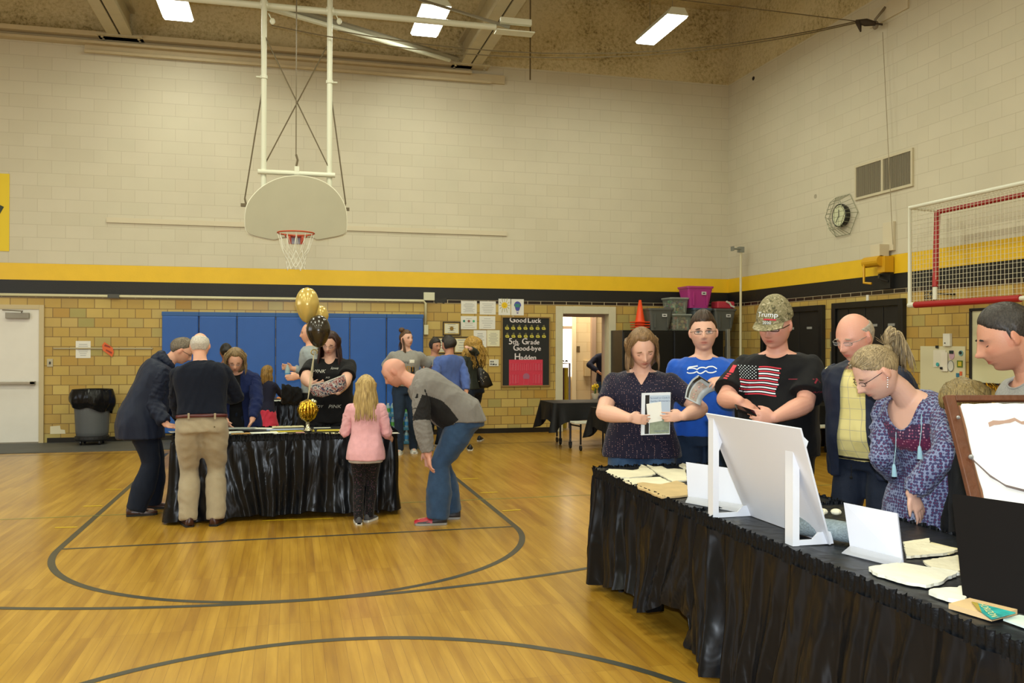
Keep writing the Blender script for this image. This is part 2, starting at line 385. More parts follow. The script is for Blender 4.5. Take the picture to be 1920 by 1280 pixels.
# thin long ledger board under the backboard
a = DY(200, 418, YB); b = DY(950, 437, YB)
struct(MB().bb((a[0], YB-0.025, 3.50), (b[0], YB, 3.58)).build('trim_4', mat('board_paint', '#cdc2a6', 0.5)), 'long thin painted board behind the backboard')
# expansion joints
cj = mat('joint_dark', '#6f6146', 0.9)
m = MB()
for px, py0, py1 in [(994, 0, 150), (240, 0, 62)]:
    a = DY(px, py1, YB); m.bb((a[0]-0.012, YB-0.006, a[2]), (a[0]+0.012, YB, ZC))
struct(m.build('trim_5', cj), 'dark vertical joints between the roof panels')
# roof beams running towards the back wall
bm_ = mat('beam_paint', '#b9ad8c', 0.5, var=0.05); slot = mat('beam_slot', '#2c2719', 0.8)
for xx, y0 in ((-2.62, 5.0), (3.02, 5.0)):
    m = MB()
    for s in (-1, 1): m.bb((xx+s*0.10-0.085, y0, 6.42), (xx+s*0.10+0.085, YB-0.05, 6.49)); m.bb((xx+s*0.10-0.01, y0, 6.49), (xx+s*0.10+0.01, YB-0.05, 6.85))
    m.bb((xx-0.018, y0, 6.45), (xx+0.018, YB-0.05, 6.52), 1)
    m.bb((xx-0.185, y0, 6.85), (xx+0.185, YB-0.05, 6.9))
    m.bb((xx-0.33, YB-0.30, 6.40), (xx+0.33, YB-0.02, 6.425))
    for s in (-1, 1):
        for q in (-.22, -.1): m.cyl((xx+s*0.27, YB+q, 6.38), (xx+s*0.27, YB+q, 6.4), 0.02, 8)
    struct(m.build('trim_6', [bm_, slot]), 'double steel roof beam running to the back wall')
# doorway frame and hallway
fr = mat('door_frame_paint', '#c9c3a6', 0.4, var=0.03)
m = MB(); t = 0.115
for x0, x1 in ((DW0-0.02, DW0+t), (DW1-t, DW1+0.02)): m.bb((x0, YB-0.03, 0), (x1, YB+0.27, DWZ+0.02))
m.bb((DW0+t, YB-0.03, DWZ-t), (DW1-t, YB+0.27, DWZ+0.02))
dr = struct(m.build('door_2', fr, bevel=0.006), 'open doorway with cream painted frame')
m = MB(); m.bb((DW0+t, YB+0.20, 0), (DW0+t+0.035, YB+0.27, DWZ-t)); m.bb((DW1-t-0.035, YB+0.20, 0), (DW1-t, YB+0.27, DWZ-t)); m.bb((DW0+t+.035, YB+0.20, DWZ-t-0.05), (DW1-t-.035, YB+0.27, DWZ-t))
m.build('door_stop', mat('door_stop_paint', '#a58b78', 0.5), dr)
hallm = brick_mat('hall_block', 0, 0.406, 0.203, ['#ddc69a', '#e0caa0', '#dbc294'], '#c9b084', 0.02, 0.4, 0.2, 0.03)
HY = 17.6
struct(MB().bb((2.5, HY, 0), (9.5, HY+0.2, 3.0)).build('wall_hallway_back', hallm))
struct(MB().bb((9.5, YB+0.25, 0), (9.7, HY+0.2, 3.0)).build('wall_hallway_right', hallm))
struct(MB().bb((2.3, YB+0.25, 0), (2.5, HY+0.2, 3.0)).build('wall_hallway_left', hallm))
struct(MB().bb((2.3, YB+0.25, 3.0), (9.7, HY+0.2, 3.2)).build('ceiling_hallway', cream))
struct(MB().bb((2.3, YB+0.25, -0.2), (9.7, HY+0.2, 0.0)).build('floor_hallway', mat('hall_floor', '#8d7b5c', 0.4)))
a = DY(1107, 700, HY)
struct(MB().bb((a[0], HY-0.10, 0), (a[0]+0.09, HY, 2.95)).bb((DY(1050, 600, HY)[0]-.3, HY-0.10, 2.42), (DY(1135, 600, HY)[0]+.4, HY, 2.50)).build('trim_7', mat('hall_pipe_paint', '#b59a82', 0.5)), 'boxed column in the hallway')
a = DY(1073, 590, HY); b = DY(1062, 800, HY); c = DY(1062, 640, HY)
wn = struct(MB().bb((c[0]-0.1, HY-0.04, 0.9), (a[0]-0.02, HY, 2.25)).build('window_1', mat('window_glow', '#fff8ea', 0.5, emit='#fff6e6', estr=2.6)), 'bright daylight strip at the hallway end')
MB().bb((a[0]-0.03, HY-0.08, 0.0), (a[0]+0.06, HY, 2.4)).build('window_frame', mat('jamb_paint', '#efdcb4', 0.5), wn)
MB().bb((c[0]-.12, HY-0.08, 1.9), (a[0]-.03, HY-.04, 1.96)).build('window_bar', mat('jamb_paint2', '#b59a82', 0.5), wn)
# left white door
m = MB(); dx0 = -5.1; dx1 = DY(75, 700, YB)[0]; dzt = 2.10
m.bb((dx1-0.01, YB-0.035, 0.0), (dx1+0.06, YB, dzt+0.07)); m.bb((dx0, YB-0.035, dzt), (dx1-0.01, YB, dzt+0.07)); m.bb((dx0-0.07, YB-0.035, 0), (dx0, YB, dzt+0.07))
d1 = struct(m.build('door_1', mat('door_casing', '#bfae86', 0.5), bevel=0.004), 'white metal exit door at the left')
wd = mat('white_door_paint', '#dedad0', 0.35, var=0.02)
MB().bb((dx0, YB-0.02, 0.03), (dx1-0.01, YB, dzt)).build('door_leaf', wd, d1)
al = mat('brushed_aluminium', '#a7a092', 0.35, metal=0.7)
a = DY(-20, 708, YB); b = DY(68, 712, YB)
m = MB(); m.bb((dx0+.1, YB-0.10, 0.93), (b[0], YB-0.065, 0.975)); m.bb((b[0]-0.07, YB-0.10, 0.925), (b[0], YB-0.02, 0.98)); m.bb((dx0+.1, YB-0.10, 0.925), (dx0+.17, YB-0.02, 0.98))
m.build('push_bar', al, d1, bevel=0.005)
a = DY(13, 598, YB)
m = MB(); m.bb((a[0], YB-0.09, 1.955), (a[0]+0.33, YB-0.02, 2.045)); m.tube([(a[0]+0.22, YB-0.06, 2.05), (a[0]+0.28, YB-0.22, 2.065), (a[0]-0.05, YB-0.05, 2.085)], 0.011, 6)
m.build('door_closer', mat('closer_grey', '#8f897b', 0.4, metal=0.3), d1, bevel=0.006)
m = MB(); m.bb((dx0, YB-.03, .0), (dx1, YB-.005, .028)).build('threshold', al, d1)
# ---------------------------------------------------------------- ceiling fluorescent fixtures in view
glow = mat('tube_glow', '#ffffff', 0.5, emit='#fbfff0', estr=9.0)
fixm = mat('fixture_white', '#d5d8c8', 0.4)
def fixture(px, py, z, wdt, ln_, label):
    c = G(px, py, z)                                     # far end, middle of the lower face
    t = thing('ceiling_light', (c[0], c[1]-ln_/2, z), label, 'ceiling light', None)
    x, y0, y1 = c[0], c[1]-ln_, c[1]
    m = MB(); h = wdt/2
    prof = [(-h, 0.03), (-h*0.62, 0.14), (h*0.62, 0.14), (h, 0.03)]
    m.rings([[(x+p[0], yy, z+p[1]) for p in prof] for yy in (y0, y1)])
    m.build('housing', fixm, t)
    m = MB()
    pr = [(-h*0.97, 0.03), (-h*0.86, 0.0), (h*0.86, 0.0), (h*0.97, 0.03)]
    m.rings([[(x+p[0], yy, z+p[1]) for p in pr] for yy in (y0+.02, y1-.02)]); m.build('diffuser', glow, t)
    each(t, 'hanger_rod', mat('rod_grey', '#9b947d', 0.4, metal=0.4), (y0+0.2, y1-0.2), lambda m, yy: m.tube([(x, yy, z+0.14), (x, yy, ZC)], 0.006, 5))
    area('fixture_light', (x, (y0+y1)/2, z-0.02), wdt, 40, (0.97, 1.0, 0.83), sy=ln_)
fixture(1209, 84, 6.40, 0.34, 1.25, 'fluorescent ceiling light nearest the corner of the gym')
fixture(795, 69, 6.40, 0.44, 1.25, 'fluorescent ceiling light above and right of the basketball hoop')
fixture(335, 40, 6.40, 0.44, 1.25, 'fluorescent ceiling light above and left of the basketball hoop')

# ---------------------------------------------------------------- basketball hoop
white = mat('hoop_white', '#d8dac6', 0.4); wire = mat('cable_dark', '#6b5f48', 0.5, metal=0.4)
bc = DY(555, 330, YBOARD); tb = thing('basketball_hoop', (bc[0], YBOARD, DY(555, 449, YBOARD)[2]), 'white fan shaped basketball backboard hanging from the roof on two posts', 'basketball hoop')
def bxy(px, py): p = DY(px, py, YBOARD); return (p[0]-bc[0], p[2]-bc[2])
c0 = bxy(555, 418)
pts = []
for px, py in [(460, 423), (460, 402), (463, 385), (472, 370), (487, 354), (505, 342), (528, 333), (555, 329.5), (582, 332.5), (607, 341), (624, 353), (637, 368), (646, 385), (649.5, 402), (649.5, 430)]: pts.append(bxy(px, py))
for px, py in [(647, 438), (640, 441.5), (620, 445.5), (596, 450), (590, 448), (585, 444), (570, 444), (540, 444), (526, 446), (520, 449), (512, 450), (490, 445.5), (468, 440), (462, 433)]: pts.append(bxy(px, py))
# smooth the outline
def chaikin(p, n=2):
    for _ in range(n):
        q = []
        for i in range(len(p)):
            a, b = np.array(p[i]), np.array(p[(i+1) % len(p)]); q += [tuple(a*.75+b*.25), tuple(a*.25+b*.75)]
        p = q
    return p
pts = chaikin(pts)[::-1]
m = MB(); m.prism(pts, (bc[0], YBOARD, bc[2]), EX, EZ, 0.03)
m.build('backboard', mat('backboard_paint', '#a7a28b', 0.55, var=0.03, vscale=3), tb, bevel=0.004)
m = MB(); pr = [np.array([bc[0]+a*1.004, YBOARD+0.0, bc[2]-0.45+(b+0.45)*1.004]) for a, b in pts]; m.tube(pr, 0.011, 6, closed=True); m.build('backboard_rim_edge', mat('edge_white', '#e2dfca', 0.4), tb)
for sx, (pt, pb) in zip((-1, 1), (((497, 15), (492.5, 345)), ((620, 50), (616, 350)))):
    a = DY(*pb, YBOARD+0.10); b = DY(*pt, YBOARD+0.10)
    xm = (a[0]+b[0])/2
    m = MB(); m.cyl((xm, YBOARD+0.10, bc[2]-0.35), (xm, YBOARD+0.10, 6.32), 0.036, 14)
    z = DY(0, 108, YBOARD+.1)[2]; m.cyl((xm, YBOARD+0.10, z-.02), (xm, YBOARD+0.10, z+.02), 0.048, 12); m.cyl((xm-sx*.02, YBOARD+.10, z), (xm+sx*.10, YBOARD+.10, z), 0.012, 8)
    m.build('post', white, tb, smooth=False)
xl = DY(494, 300, YBOARD+.1)[0]; xr_ = DY(618, 300, YBOARD+.1)[0]; zc_ = DY(555, 326, YBOARD+.1)[2]
m = MB(); m.cyl((xl-0.07, YBOARD+0.06, zc_), (xr_+0.07, YBOARD+0.06, zc_), 0.033, 12); m.bb(((xl+xr_)/2-.03, YBOARD+.03, zc_-.02), ((xl+xr_)/2+.03, YBOARD+.09, zc_+.09)); m.build('crossbar', white, tb)
zt_ = DY(0, 20, YBOARD+.1)[2]
m = MB(); m.tube([(xl, YBOARD+.08, DY(500, 60, YBOARD)[2]), (xr_-.02, YBOARD+.08, zc_+.12)], 0.009, 6); m.build('brace_cable', wire, tb)
m = MB(); m.tube([(xr_, YBOARD+.12, DY(500, 60, YBOARD)[2]), (xl+.02, YBOARD+.12, zc_+.12)], 0.009, 6); m.build('brace_cable', wire, tb)
m = MB(); m.tube([(bc[0], YBOARD+.06, 7.85), (bc[0], YBOARD+.06, zc_+.25)], 0.007, 6); m.tube([(bc[0], YBOARD+.06, zc_+.25), (bc[0]+.02, YBOARD+.06, zc_+.18), (bc[0], YBOARD+.06, zc_+.08)], 0.016, 6); m.build('lift_cable', wire, tb)
for sx, px, xx in ((-1, 459, xl), (1, 648, xr_)):
    e = DY(px, 372+(8 if sx > 0 else 0), YBOARD+0.35)
    m = MB(); m.tube([(xx, YBOARD+.12, DY(0, 110, YBOARD)[2]), (e[0], YBOARD+.35, e[2])], 0.009, 6)
    m.box((e[0]+sx*.0, YBOARD+.34, e[2]-.09), (0.10, 0.05, 0.04)); m.tube([(e[0], YBOARD+.35, e[2]), (e[0]-sx*.02, YBOARD+.34, e[2]-.09)], 0.012, 6)
    m.build('side_cable', wire, tb)
RZ = DY(555, 437, YBOARD-0.38)[2]; rc = np.array([DY(555, 437, YBOARD-0.38)[0], YBOARD-0.38, RZ])
orange = mat('rim_orange', '#b4441c', 0.4)
m = MB(); m.tube([rc+np.array([math.cos(a), math.sin(a), 0])*0.229 for a in np.linspace(0, 2*math.pi, 40, endpoint=False)], 0.0095, 8, closed=True)
rim = m.build('rim', orange, tb, smooth=True)
m = MB(); m.bb((rc[0]-.10, YBOARD-.035, RZ-.10), (rc[0]+.10, YBOARD-.0, RZ+.015)); m.bb((rc[0]-.07, YBOARD-.16, RZ-.012), (rc[0]+.07, YBOARD-.03, RZ-.004))
for s in (-1, 1): m.tube([(rc[0]+s*.08, YBOARD-.03, RZ-.08), (rc[0]+s*.14, YBOARD-.24, RZ-.01)], 0.008, 6)
m.build('rim_bracket', orange, rim)
m = MB(); m.bb((rc[0]-.055, YBOARD-.045, RZ-.10), (rc[0]+.055, YBOARD-.034, RZ-.02)); m.build('rim_label', mat('label_grey', '#8f8fa0', 0.4), rim)
m = MB(); NN = 12
def netp(i, k):
    lv = [(0.229, 0.0), (0.205, .10), (0.17, .20), (0.135, .28), (0.12, .34), (.115, .40), (.12, .45)]
    r, z = lv[k]; a = 2*math.pi*(i+(0.5 if k % 2 else 0))/NN
    return rc+np.array([math.cos(a)*r, math.sin(a)*r, -z-0.01+(0.012*math.sin(i*2.3+k))])
for i in range(NN):
    m.tube([netp(i, 0), netp(i, 2)], 0.0045, 4); m.tube([netp(i, 0), netp(i+.35, 2)], 0.0035, 4)
    for k in range(2, 6):
        m.tube([netp(i, k), netp(i if k % 2 == 0 else i, k+1)], 0.0045, 4)
        m.tube([netp(i, k), netp(i-1 if k % 2 == 0 else i+1, k+1)], 0.0045, 4)
m.build('net', mat('net_white', '#dcdacb', 0.8), tb)

# roof pipe the hoop hangs from, with its brace pipes
pz = DY(640, 24, YBOARD+0.15)[2]
tp = thing('ceiling_pipe_frame', (bc[0], YBOARD+.15, pz), 'long white pipe under the roof beams carrying the basketball hoop', 'pipe frame')
x0 = DY(300, 0, YBOARD+.15)[0]; x1 = DY(930, 43, YBOARD+.15)[0]
m = MB(); m.cyl((x0, YBOARD+.15, pz), (x1, YBOARD+.15, pz), 0.042, 14); m.build('main_pipe', white, tp)
m = MB()
for xx in (xl, xr_): m.cyl((xx-.05, YBOARD+.13, pz), (xx+.05, YBOARD+.13, pz), 0.055, 12)
m.bb((2.80, YBOARD+.06, pz-.06), (3.35, YBOARD+.26, pz-.045)); m.bb((2.85, YBOARD+.05, pz+.04), (3.3, YBOARD+.12, pz+.12)); m.build('pipe_clamp', white, tp)
a = np.array([xl, YBOARD+.2, pz]); b = np.array([2.60, YB-.45, 6.40])
m = MB(); m.cyl(a, b, 0.035, 10); m.build('brace_pipe', white, tp)
m = MB(); m.tube([(xl+.3, YBOARD+.5, pz+.12), (2.75, YB-.35, 6.47)], 0.05, 4); m.build('brace_pipe', mat('brace_grey', '#8f8a78', 0.5), tp)
m = MB(); m.tube([(2.9, YBOARD-.9, pz+.55), (xr_+.9, YBOARD+.15, pz+.35), (3.0, YBOARD+.15, pz+.02)], 0.03, 6); m.build('brace_pipe', mat('brace_grey', '#8f8a78', 0.5), tp)
for px in (511, 636):
    p = DY(px, 40, YBOARD+.1); m = MB(); m.sphere(p, (.035, .02, .045), 10, 8); m.tube([p, p+np.array([-.05, 0, .1])], .008, 5); m.build('pulley', white, tp, smooth=True)

# hoisting cables to the right wall
hook = DX(1655, 46, XR-0.10)
tc = thing('hoist_cable', hook, 'dark hoist cables running from the hoop frame to the pulley on the right wall', 'cable')
k1 = PD(1607, 40, depth(hook)+.15)
def sag(a, b, s, n=14): return [np.asarray(a)*(1-t)+np.asarray(b)*t-EZ*s*4*t*(1-t) for t in np.linspace(0, 1, n)]
a1 = np.array([xr_+.1, YBOARD+.12, DY(636, 52, YBOARD)[2]]); a0 = np.array([xl+.1, YBOARD+.12, DY(511, 42, YBOARD)[2]])
m = MB(); m.tube(sag(a1, k1, 0.38), 0.008, 5); m.build('cable', wire, tc)
m = MB(); m.tube(sag(a0, k1-EZ*.02, 0.46), 0.008, 5); m.build('cable', wire, tc)
m = MB(); m.tube([PD(1130, -18, depth(k1)+1.0), k1], 0.007, 5); m.build('cable', wire, tc)
m = MB(); dd = unit(hook-k1); m.tube([k1-dd*.02, k1+dd*.12, k1+dd*.25], [0.02, 0.055, 0.03], 8); m.tube([k1+dd*.02-EZ*.0, k1+dd*.05-EZ*.14], [0.05, 0.01], 6); m.tube([k1+dd*.2, hook], 0.014, 6)
m.build('knot', mat('knot_dark', '#3b3123', 0.8, bump=0.5), tc, smooth=True)
wn_ = DX(1690, 500, XR-.05); pl_ = DX(1655, 60, XR-.09)
m = MB(); m.tube([pl_, (XR-.09, wn_[1]+.12, 2.95)], 0.005, 5); m.build('cable', mat('cable_pale', '#9a8f74', 0.6), tc)
tw = thing('wall_pulley', DX(1655, 60, XR-.05), 'pulley and bracket high on the right wall', 'pulley')
q = DX(1655, 45, XR)
m = MB(); m.bb((XR-.03, q[1]-.55, q[2]+.02), (XR, q[1]+.25, q[2]+.25)); m.build('mount_board', mat('board_paint', '#cdc2a6', 0.5), tw)
m = MB(); m.tube([(XR-.03, q[1]-.1, q[2]+.2), (XR-.12, q[1], q[2]+.05), (XR-.10, q[1]+.04, q[2]-.04)], 0.018, 6); m.sphere((XR-.1, q[1]+.02, q[2]-.02), (.03, .06, .06), 10, 8); m.build('pulley_wheel', mat('pulley_grey', '#8a7f6a', 0.5, metal=.3), tw, smooth=True)

# winch
tw = thing('wall_winch', DX(1660, 515, XR), 'yellow hand winch with crank on the right wall stripe', 'winch')
y = DX(1667, 490, XR)[1]
m = MB(); m.bb((XR-.045, y-.14, 2.88), (XR, y+.08, 3.28)); m.build('back_plate', mat('plate_cream', '#cfc4a8', 0.5), tw, bevel=.004)
m = MB(); m.bb((XR-.20, y-.06, 2.80), (XR-.045, y+.14, 2.97)); m.build('bracket', mat('plate_cream', '#cfc4a8', 0.5), tw, bevel=.004)
yp = mat('winch_yellow', '#cf9d1c', 0.4)
m = MB(); m.cyl((XR-.17, y+.28, 2.74), (XR-.17, y-.06, 2.74), 0.075, 16); m.bb((XR-.16, y-.12, 2.58), (XR-.02, y+.04, 2.80)); m.build('drum', yp, tw, smooth=False)
m = MB(); m.tube([(XR-.22, y+.25, 2.72), (XR-.24, y+.22, 2.60), (XR-.24, y+.22, 2.45), (XR-.25, y+.05, 2.43)], 0.018, 8); m.build('crank', yp, tw, smooth=True)
m = MB(); m.bb((XR-.06, y-.1, 2.36), (XR, y+.12, 2.58)); m.tube([(XR-.08, y+.1, 2.56), (XR-.14, y+.02, 2.50), (XR-.06, y-.06, 2.46)], 0.02, 6); m.build('lower_plate', mat('black_iron', '#1a1a18', 0.5), tw)

# vent grille
a = DX(1605, 371, XR); b = DX(1714, 276, XR)
ya, yb_, za, zb = b[1], a[1], 3.70, 4.21
t = thing('air_vent', (XR, (ya+yb_)/2, za), 'two part wall vent grille with vertical slats above the clock', 'vent')
vm = mat('vent_frame', '#c7bda0', 0.5)
m = MB(); m.bb((XR-.03, ya, za), (XR, yb_, za+.035)); m.bb((XR-.03, ya, zb-.035), (XR, yb_, zb)); m.bb((XR-.03, ya, za+.035), (XR, ya+.035, zb-.035)); m.bb((XR-.03, yb_-.035, za+.035), (XR, yb_, zb-.035)); m.bb((XR-.03, (ya+yb_)/2-.02, za+.035), (XR, (ya+yb_)/2+.02, zb-.035)); m.build('frame', vm, t)
m = MB(); m.bb((XR-.006, ya+.03, za+.03), (XR-.001, yb_-.03, zb-.03)); m.build('backing', mat('vent_dark', '#4a4438', 0.8), t)
m = MB()
for i in range(44):
    yy = ya+.045+(yb_-ya-.09)*i/43; m.bb((XR-.02, yy-.006, za+.03), (XR-.008, yy+.006, zb-.03))
m.build('slats', mat('vent_slat', '#8b826d', 0.5), t)
# round speaker scar
o_ = DX(1529, 368, XR)
m = MB(); m.cyl((XR-.004, o_[1], o_[2]), (XR, o_[1], o_[2]), 0.035, 16); tag(m.build('round_plate', mat('scar_grey', '#a39b86', 0.7)), 'small round grey cap on the wall left of the clock', 'wall plate')
o_ = DX(1413, 147, XR); m = MB(); m.cyl((XR-.01, o_[1], o_[2]), (XR, o_[1], o_[2]), 0.035, 12); tag(m.build('pipe_hole', mat('hole_dark', '#171310', 0.8)), 'small dark round hole high on the right wall near the corner', 'hole')
# clock in wire cage
o_ = DX(1577, 404, XR-.05); cy, cz = o_[1], o_[2]
t = thing('wall_clock', (XR, cy, cz-.2), 'round wall clock inside a hexagonal wire cage on the right wall', 'clock')
m = MB(); rot = lambda a, r, x: (x, cy+math.cos(a)*r, cz+math.sin(a)*r)
m.rings([[rot(2*math.pi*j/40, r, x) for j in range(40)] for r, x in ((.155, XR), (.175, XR-.05), (.175, XR-.085), (.160, XR-.095), (.155, XR-.085))], caps=False); m.build('case', mat('clock_case', '#1e1d1a', 0.4), t, smooth=True)
m = MB(); m.rings([[rot(2*math.pi*j/40, r, x) for j in range(40)] for r, x in ((.158, XR-.08), (.158, XR-.086))]); m.build('dial', mat('dial_cream', '#d5d8b4', 0.4), t)
m = MB()
for k in range(12):
    a = math.pi*k/6; m.tube([rot(a, .125, XR-.0875), rot(a, .142, XR-.0875)], 0.003, 4)
m.build('hour_marks', mat('ink', '#141414', 0.6), t)
m = MB(); m.tube([rot(math.radians(90), .085, XR-.089), rot(math.radians(-95), .03, XR-.089)], 0.006, 4); m.build('hour_hand', mat('ink', '#141414', .6), t)
m = MB(); m.tube([(XR-.091, cy, cz), (XR-.091, cy+.075, cz-.10)], 0.0045, 4); m.build('minute_hand', mat('ink', '#141414', .6), t)
m = MB(); R1, R2 = .36, .24
hexo = [rot(math.radians(60*k), R1*(.95 if k % 3 else 1.0), XR-.02) for k in range(6)]; hexi = [rot(math.radians(60*k), R2, XR-.16) for k in range(6)]
m.tube(hexo, .005, 5, closed=True); m.tube(hexi, .005, 5, closed=True)
for k in range(6):
    m.tube([hexo[k], hexi[k]], .004, 4)
    for f in (.25, .5, .75):
        pa = np.array(hexo[k])*(1-f)+np.array(hexo[(k+1) % 6])*f; pb = np.array(hexi[k])*(1-f)+np.array(hexi[(k+1) % 6])*f; m.tube([pa, pb], .003, 4)
for f in np.linspace(-.75, .75, 6):
    h = math.sqrt(1-(f*.9)**2)*.9; m.tube([(XR-.165, cy-h*R2, cz+f*R2), (XR-.165, cy+h*R2, cz+f*R2)], .003, 4)
for f in (-.4, 0., .4): m.tube([(XR-.163, cy+f*R2, cz-.85*R2), (XR-.163, cy+f*R2, cz+.85*R2)], .003, 4)
m.build('wire_cage', mat('cage_wire', '#8c8f74', 0.5, metal=.3), t)

# standing pole near the corner with a bracket arm
a = DY(1389, 470, 14.3); 
t = thing('volleyball_pole', (a[0], 14.3, 0), 'thin pale upright pole with grey bracket arm near the gym corner', 'pole')
m = MB(); m.cyl((a[0], 14.3, 0), (a[0], 14.3, a[2]), .022, 10); m.build('shaft', mat('pole_cream', '#cfc7a6', .4), t)
m = MB(); m.box((a[0], 14.3, a[2]+.02), (.10, .08, .10)); m.tube([(a[0], 14.28, a[2]+.03), (a[0]-.22, 14.2, a[2]+.02)], .018, 6); m.box((a[0]-.22, 14.2, a[2]+.02), (.03, .08, .08)); m.build('bracket_arm', mat('bracket_grey', '#8b8f88', .4, metal=.4), t)

# ---------------------------------------------------------------- soccer goal hung on the right wall
t = thing('indoor_goal', (7.55, 8.9, 2.07), 'red and white pipe goal with net hung on the right wall', 'goal')
GX = 7.50; gy0 = DX(1706, 572, GX)[1]; gzb = DX(1706, 572, GX)[2]; gy1 = DX(1918, 556, GX)[1]
gzt = DX(1703, 390, GX)[2]
pvc = mat('pvc_white', '#dcdccb', .35); red = mat('red_pad', '#a01a1c', .45)
m = MB(); m.tube([(GX, gy0, gzb), (GX, gy0, gzt), (GX, gy1-.6, gzt)], .026, 10); m.cyl((GX, gy0, gzt), (GX+.42, gy0, gzt-.02), .022, 10)
m.cyl((GX, gy0+.015, gzb), (GX, gy0-.12, gzb), .034, 10); m.cyl((GX, gy1+.03, gzb), (GX, gy1-.12, gzb), .026, 10); m.build('white_frame', pvc, t, smooth=False)
m = MB(); m.cyl((GX, gy0-.10, gzb), (GX, gy1+.03, gzb), .040, 12); m.build('red_bottom_pad', red, t)
ry = DX(1752, 560, GX)[1]
m = MB(); m.cyl((GX+.01, ry, gzb+.05), (GX+.01, ry, gzb+.20), .028, 10); m.build('tee_joint', pvc, t)
rt = DX(1757, 397, GX+.18)
m = MB(); m.cyl((GX+.01, ry, gzb+.20), (GX+.20, rt[1]+.02, rt[2]), .034, 10); m.build('red_post', red, t)
m = MB(); m.cyl((GX+.20, rt[1], rt[2]), (GX+.20, gy1-.6, rt[2]+.0), .028, 10); m.build('red_top_bar', red, t)
m = MB(); cw = 0.055
y = gy0
while y > gy1-.6:
    m.tube([(GX+.012, y, gzb), (GX+.012, y, gzt)], .0028, 3, caps=False); y -= cw
z = gzb
while z < gzt: m.tube([(GX+.012, gy0, z), (GX+.012, gy1-.6, z)], .0028, 3, caps=False); z += cw
y = gy0
while y > gy1-.6: m.tube([(GX, y, gzt), (GX+.22, y, gzt-.04)], .0022, 3, caps=False); y -= cw
for k in range(1, 4): m.tube([(GX+.22*k/4, gy0, gzt-.01*k), (GX+.22*k/4, gy1-.6, gzt-.01*k)], .0022, 3, caps=False)
m.build('net', mat('goal_net', '#d6d2bc', .8), t)
m = MB(); z0 = gzb+.05
for k in range(6): m.tube([(GX+.2, gy0-.02, z0+k*.035), (GX+.2, gy0-.22, z0+k*.035)], .006, 4); m.tube([(GX+.2, gy0-.02-k*.04, z0), (GX+.2, gy0-.02-k*.04, z0+.18)], .006, 4)
m.tube([(GX+.2, gy0-.12, z0+.09), (XR, gy0-.12, z0+.09)], .014, 6); m.build('wall_hook', mat('black_iron', '#1a1a18', .5), t)

# ---------------------------------------------------------------- blue wall pads
bluem = mat('blue_vinyl', '#2459a8', .45, bump=.06, bscale=4, var=.03)
edges = [303, 373, 444.5, 517, 588, 656, 725, 794.5]
zt = 2.09
for i in range(7):
    a = DY(edges[i], 600, YB-.06)[0]; b = DY(edges[i+1], 600, YB-.06)[0]
    nm = ['leftmost blue vinyl wall pad, nearest the white door', 'second blue vinyl wall pad from the left', 'third blue vinyl wall pad from the left', 'middle blue vinyl wall pad, fourth of seven', 'third blue vinyl wall pad from the right', 'second blue vinyl wall pad from the right', 'rightmost blue vinyl wall pad, nearest the pinned papers'][i]
    t = thing('wall_pad', ((a+b)/2, YB-.03, .12), nm, 'wall pad', 'blue wall pads on the back wall')
    m = MB(); m.box(((a+b)/2, YB-.036, 1.07), (b-a-.012, .07, 1.9)); m.build('cushion', bluem, t, bevel=.02)
    m = MB(); m.box(((a+b)/2, YB-.034, 2.052), (b-a-.002, .066, .07)); m.build('top_strip', mat('blue_strip', '#2c5a96', .5), t, bevel=.006)
# conduit along the top of the tiles
m = MB(); a = DY(798, 555, YB-.03)[0]
m.tube([(X0, YB-.035, 2.322), (a-.04, YB-.035, 2.322), (a, YB-.035, 2.28), (a, YB-.035, 1.88)], .022, 8)
t = thing('cable_conduit', (a, YB-.035, 1.75), 'cream painted conduit along the black stripe ending at a small box', 'conduit')
m.build('conduit', mat('conduit_cream', '#cfc9a2', .4), t, smooth=True)
m = MB(); m.box((a+.01, YB-.03, 1.82), (.075, .055, .17)); m.build('junction_box', mat('conduit_cream', '#cfc9a2', .4), t, bevel=.006)
q = DY(214, 553, YB); m = MB(); m.box((q[0], YB-.045, 2.325), (.17, .05, .06)); m.build('coupling', mat('coupling_grey', '#4a4a44', .5), t)
q = DY(804, 545, YB); tag(MB().box((q[0], YB-.03, 2.40), (.19, .06, .14)).build('wall_speaker_box', mat('box_cream', '#cfceb2', .5), bevel=.006), 'small cream box on the black stripe above the conduit bend', 'wall box')
q = DY(825, 563, YB-.004)
m = MB()
for a in (.3, -.35, .05): m.box((q[0]+a*.05, YB-.005-abs(a)*.004, q[2]), (.21, .003, .045), R=[[math.cos(a), 0, -math.sin(a)], [0, 1, 0], [math.sin(a), 0, math.cos(a)]])
tag(m.build('tape_cross', mat('black_tape', '#26241f', .6)), 'crossed strips of black tape on the tiles', 'tape')

